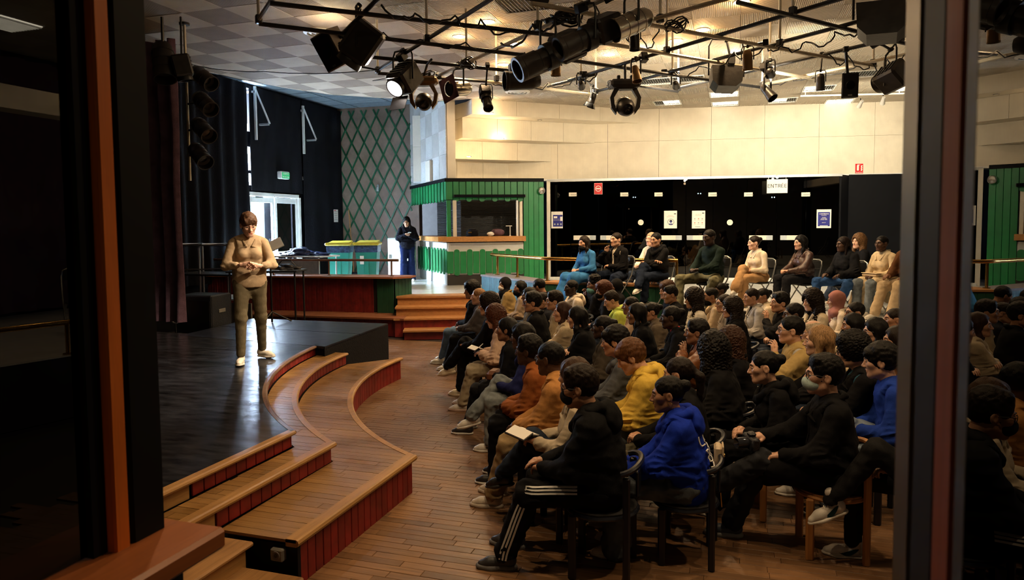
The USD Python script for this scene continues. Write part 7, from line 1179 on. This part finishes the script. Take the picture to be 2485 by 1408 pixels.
# ---- details on people
def onhand(key, hand, p, name, label, cat, parts):
    m, G = (DONE[key] if isinstance(key, str) else key)[:2]; c, R = hold(m, G, p, hand); x = np.eye(4); x[:3, :3] = R / np.linalg.norm(R[:, 0]); x[:3, 3] = c; t = thing(name, label, cat, m=x)
    for nm, mb, mt in parts: obj(nm, mb, mt, t, smooth=40)
    return t
nb_ = lambda w, h: [('cover', MB().box((0, .03, .012), (w, h, .008), R=rot((0, 1, 0), .25)).box((-w * .9, .03, .02), (w, h, .008), R=rot((0, 1, 0), -.35)), 'case_black'), ('pages', MB().box((0, .03, .019), (w * .95, h * .95, .008), R=rot((0, 1, 0), .25)).box((-w * .9, .03, .027), (w * .95, h * .95, .006), R=rot((0, 1, 0), -.35)), 'white_paper')]
onhand('book', 'L', (.02, .10, .02), 'notebook', 'open notebook with white pages held by the person in the cream jacket', 'notebook', nb_(.10, .17)); onhand('notes', 'L', (.03, .09, .03), 'notepad', 'small notepad in the hands of the woman with auburn curls', 'notepad', nb_(.08, .12)); onhand('notes', 'R', (-.03, .09, .02), 'pen', 'pale pen in the hand of the woman with auburn curls', 'pen', [('barrel', MB().tube([(0, -.02, .07), (-.02, .07, -.03)], .005, 6), 'white_paint'), ('tip', MB().tube([(-.02, .07, -.03), (-.022, .08, -.04)], .003, 6), 'steel')])
onhand('blue', 'R', (-.02, .12, -.02), 'pen', 'short pale pen between the fingers of the woman in the cobalt hoodie', 'pen', [('barrel', MB().tube([(0, 0, 0), (.0, .10, .01)], .005, 6), 'cream'), ('tip', MB().tube([(0, .10, .01), (0, .112, .011)], .003, 6), 'steel')])
kb = 'person with pale blue surgical mask, glasses and a long black coat, legs crossed'
onhand(kb, 'R', (-.02, .11, -.03), 'camera', 'black photo camera held by the person in the pale blue mask', 'camera', [('body', MB().box((0, 0, 0), (.14, .06, .09), bev=.012), 'case_black'), ('lens', MB().lathe([(.035, 0), (.038, .04), (.034, .085), (.028, .08), (0, .06)], 18, look((0, .02, 0), (0, -1, 0))), 'lens_dark'), ('prism', MB().box((0, 0, .055), (.05, .05, .03), bev=.01), 'case_black')])
onhand('woman with a black bob, dark blue puffer jacket and pale grey jeans, legs crossed', 'R', (-.02, .08, .02), 'phone', 'phone with a bright screen in the lap of the woman with a black bob', 'phone', [('shell', MB().box((0, 0, 0), (.075, .15, .009), bev=.004), 'case_black'), ('screen', MB().box((0, 0, .006), (.068, .14, .002)), 'tiny_led')])
onhand(M_bar, 'R', (-.03, .10, -.01), 'phone', 'phone in the hands of the woman standing at the bar', 'phone', [('shell', MB().box((0, 0, 0), (.075, .15, .009), bev=.004), 'grey_side'), ('screen', MB().box((0, 0, .006), (.068, .14, .002)), 'tiny_led')])
kj = 'boy with swept dark hair in a bright blue sweatshirt and pale jeans'
m, G, t_ = DONE[kj]; c = m[:3, :3] @ (G['thL'][0] @ ((J['thL'][0] * .35 + J['thL'][1] * .65) + [-.02, 0, .085] - J['thL'][0]) + G['thL'][1]) + m[:3, 3]; t = thing('phone', 'black phone lying on the pale jeans of the boy in blue', 'phone', m=T(*c, math.radians(92))); obj('shell', MB().box((0, 0, 0), (.078, .155, .010), bev=.004), 'case_black', t); obj('screen', MB().box((0, 0, .006), (.070, .145, .001)), 'lens_dark', t)
# white stripes down the track trousers
m, G, t_ = DONE['front']; H_, K_, A_ = *J['thL'], J['shL'][1]
for o in (-.022, 0, .022):
    P = []; N_ = []
    for u in np.linspace(.25, 1, 9): c = H_ + (K_ - H_) * u; r = .098 + (.074 - .098) * u + .012; a = 2.55 - o / r * 1.0 - .05 * u; P.append(c + [math.cos(a) * r, 0, math.sin(a) * r]); N_.append((math.cos(a), 0, math.sin(a)))
    for u in np.linspace(.16, 1.0, 10): c = K_ + (A_ - K_) * u; r = .074 + (.068 - .074) * u + .010; a = PI + .10 - o / r; P.append(c + [math.cos(a) * r, math.sin(a) * r * -1., 0]); N_.append((math.cos(a), -math.sin(a), 0))
    P, N_ = np.array(P), np.array(N_); tn = np.gradient(P, axis=0); tn /= np.linalg.norm(tn, axis=1, keepdims=True); bt = np.cross(tn, N_); w = .0058; V = np.stack([P + bt * w, P - bt * w, P - bt * w - N_ * .02, P + bt * w - N_ * .02], 1).reshape(-1, 3); n = len(P); f = np.array([[i * 4 + j, i * 4 + (j + 1) % 4, i * 4 + 4 + (j + 1) % 4, i * 4 + 4 + j] for i in range(n - 1) for j in range(4)])
    W_ = weights(V, np.vstack([f[:, [0, 1, 2]], f[:, [0, 2, 3]]]), np.array(['LL'] * len(V)), 0); obj('trouser_stripe', MB().add(skin(V, W_, G), f[:, ::-1]), 'white_paint', t_, label='white side stripe')
# back print and bag on the cobalt hoodie's chair
m, G, t_ = DONE['blue']
Cb, pb = G['chest']; tv = top_t('hoodie', 'f', 2, 2, False)[0]; bk_ = tv[(tv[:, 1] < -.05)]; tb = cKDTree(bk_[:, [0, 2]])
tr = lambda mb: MB().add((mb.get()[0] - J['chest'][0]) @ Cb.T + pb, mb.get()[1])
for pts in [[(-.10, .88), (-.10, .81), (-.05, .805)], [(-.02, .81), (.0, .88), (.02, .81)], [(.05, .88), (.09, .85), (.05, .82), (.10, .80)], [(-.09, .77), (-.05, .73), (-.08, .69), (-.04, .68), (-.02, .74), (-.06, .77), (-.09, .77)], [(.01, .76), (.04, .68), (.08, .77), (.05, .72), (.01, .76)], [(-.08, .65), (-.02, .63), (.03, .65), (.08, .62)]]:
    P = resample3([np.array([x * 1.15, 0, z]) for x, z in pts], .012); P[:, 1] = [bk_[tb.query_ball_point((p[0], p[2]), .018) or [tb.query((p[0], p[2]))[1]]][:, 1].min() - .001 for p in P]; obj('back_print', tr(MB().tube(P, .0055, 5)), 'white_paper', t_, smooth=True)
def chain(a_, b_, sag, n, r=.004): return MB().tube([np.array(a_) + (np.array(b_) - a_) * u + [0, 0, -sag * 4 * u * (1 - u)] for u in np.linspace(0, 1, n)], r, 6)
R = math.radians(92); bp = m[:3, 3] + m[:3, :3] @ np.array([.16, -.22, .73]); t = thing('handbag', 'cream flap handbag with a chain hanging on the cafe chair behind the cobalt hoodie', 'handbag', m=T(*bp, R)); obj('body', MB().box((0, -.02, -.02), (.19, .05, .13), R=rot((0, 1, 0), .12), bev=.014), 'cream_leather', t); obj('flap', MB().box((0, -.05, .01), (.195, .012, .08), R=rot((0, 1, 0), .12), bev=.005), 'cream_leather', t); obj('clasp', MB().box((0, -.06, -.02), (.025, .01, .018), bev=.003), 'gold', t); obj('chain', chain((.10, -.02, .02), (.10, -.05, -.40), .02, 10), 'gold', t)
hp = lambda q: (np.array(hc(q)) - J['head'][0]) @ G['head'][0].T * HS + G['head'][1]
for s in (1, -1): a = np.linspace(0, 2 * PI, 15); obj('hoop_earring', MB().tube([hp((s * .083, -.008 + .016 * math.cos(x), -.054 + .016 * math.sin(x))) for x in a], .0022, 5, False), 'gold', t_)
kw_ = 'woman with slicked black hair in a cream wool coat and pale blue jeans'; m, G, t_ = DONE[kw_]; c = m[:3, 3] + m[:3, :3] @ np.array([0, .26, .63]); t = thing('clutch_bag', 'cream leather clutch bag on the lap of the woman in the wool coat', 'bag', m=T(*c, math.radians(128))); obj('body', MB().box((0, 0, .03), (.30, .14, .06), bev=.025), 'cream_leather', t); obj('flap', MB().box((0, .02, .062), (.29, .11, .012), bev=.005), 'cream_leather', t)
c = m[:3, 3] + m[:3, :3] @ np.array([.17, .30, .26]); t = thing('draped_coat', 'cream coat tail draped over the chair beside the pale jeans', 'coat', m=T(*c, math.radians(128))); obj('fabric', heap(MB(), (0, 0, -.2), np.array([.13, .16, .44]), 12), cloth_m((.66, .55, .38)), t, smooth=True); obj('lining', heap(MB(), (.04, .05, -.2), np.array([.08, .13, .40]), 14), cloth_m((.5, .4, .28)), t, smooth=True)
km = 'woman with very long black hair, black coat and black jeans in the front row'; m, G, t_ = DONE[km]; c = m[:3, 3] + m[:3, :3] @ np.array([-.05, .26, .615]); t = thing('shoulder_bag', 'small brown leather bag on the lap of the woman with very long hair', 'bag', m=T(*c, math.radians(92))); obj('body', MB().box((0, 0, .05), (.20, .12, .11), bev=.03), 'brown_bag', t); obj('buckle', MB().box((0, .062, .06), (.04, .008, .03), bev=.003), 'gold', t)
# swoosh marks, toe caps and star discs on shoes near the camera
def on_shoe(key, n, mk, col, nm, side=1):
    m, G, t_ = DONE[key]; A = J['ft' + n][0]; s = (1 if n == 'R' else -1) * side; R_, p_ = G['ft' + n]; V, f = mk(A, s); v = (V - A) @ R_.T + p_; return obj(nm, (v, f), col, t_)
def swoosh(A, s):
    u = np.linspace(0, 1, 14); top = np.stack([-.03 + .12 * u, .075 - .05 * np.sin(u * PI * .62) + .012 * u], 1); w = .016 * np.sin(np.clip(u * 1.15, 0, 1) * PI) ** .7 * (1 - u * .3) + .001; V = []
    for (y, z), ww in zip(top, w): xo = .042 - .06 * max(0, y - .06); V += [(A[0] + s * xo, A[1] + y, z + ww), (A[0] + s * xo, A[1] + y, z - ww), (A[0] + s * (xo - .015), A[1] + y, z - ww), (A[0] + s * (xo - .015), A[1] + y, z + ww)]
    n = len(u); return np.array(V), np.array([q for i in range(n - 1) for j in range(4) for q in ([i * 4 + j, i * 4 + (j + 1) % 4, i * 4 + 4 + (j + 1) % 4], [i * 4 + j, i * 4 + 4 + (j + 1) % 4, i * 4 + 4 + j])])
for n in 'RL': on_shoe('dunk', n, swoosh, cloth_m((.01, .03, .035)), 'shoe_mark'); on_shoe('dunk', n, swoosh, cloth_m((.01, .03, .035)), 'shoe_mark', -1)
for n in 'RL': on_shoe('woman with a black bob, dark blue puffer jacket and pale grey jeans, legs crossed', n, lambda A, s: (swoosh(A, s)[0] * [1, .6, .6] + A * [0, .4, 0] + [0, 0, .03], swoosh(A, s)[1]), cloth_m((.02, .02, .02)), 'shoe_mark')
for n in 'RL': on_shoe(km, n, lambda A, s: MB().lathe([(0, 0), (.024, 0), (.024, .006), (0, .006)], 14, look((A[0] + s * .030, A[1] - .02, .11), (-s, 0, 0))).get(), 'white_paint', 'shoe_badge')
def laces(key, n, col):
    m, G, t_ = DONE[key]; A = J['ft' + n][0]; R_, p_ = G['ft' + n]; mb = MB()
    for k in range(5): y = .03 + k * .022; z = .092 - .008 * k - .0006 * k * k; mb.tube([(A[0] - .022, A[1] + y, z - .008), (A[0], A[1] + y, z + .004), (A[0] + .022, A[1] + y, z - .008)], .0045, 5)
    v, f = mb.get(); obj('laces', ((v - A) @ R_.T + p_, f), col, t_, smooth=40)
for k_, c_ in (('front', 'frosted'), ('dunk', 'frosted'), ('blue', 'white_paint'), ('vars', 'cream'), (kb, 'white_paint'), (km, 'frosted'), (kj, 'frosted')):
    for n in 'RL': laces(k_, n, c_)

chair('fold', T(6.1, 7.2, ZF, 2.2), 'empty folding chair on the right platform, mirrored in the left window pane')
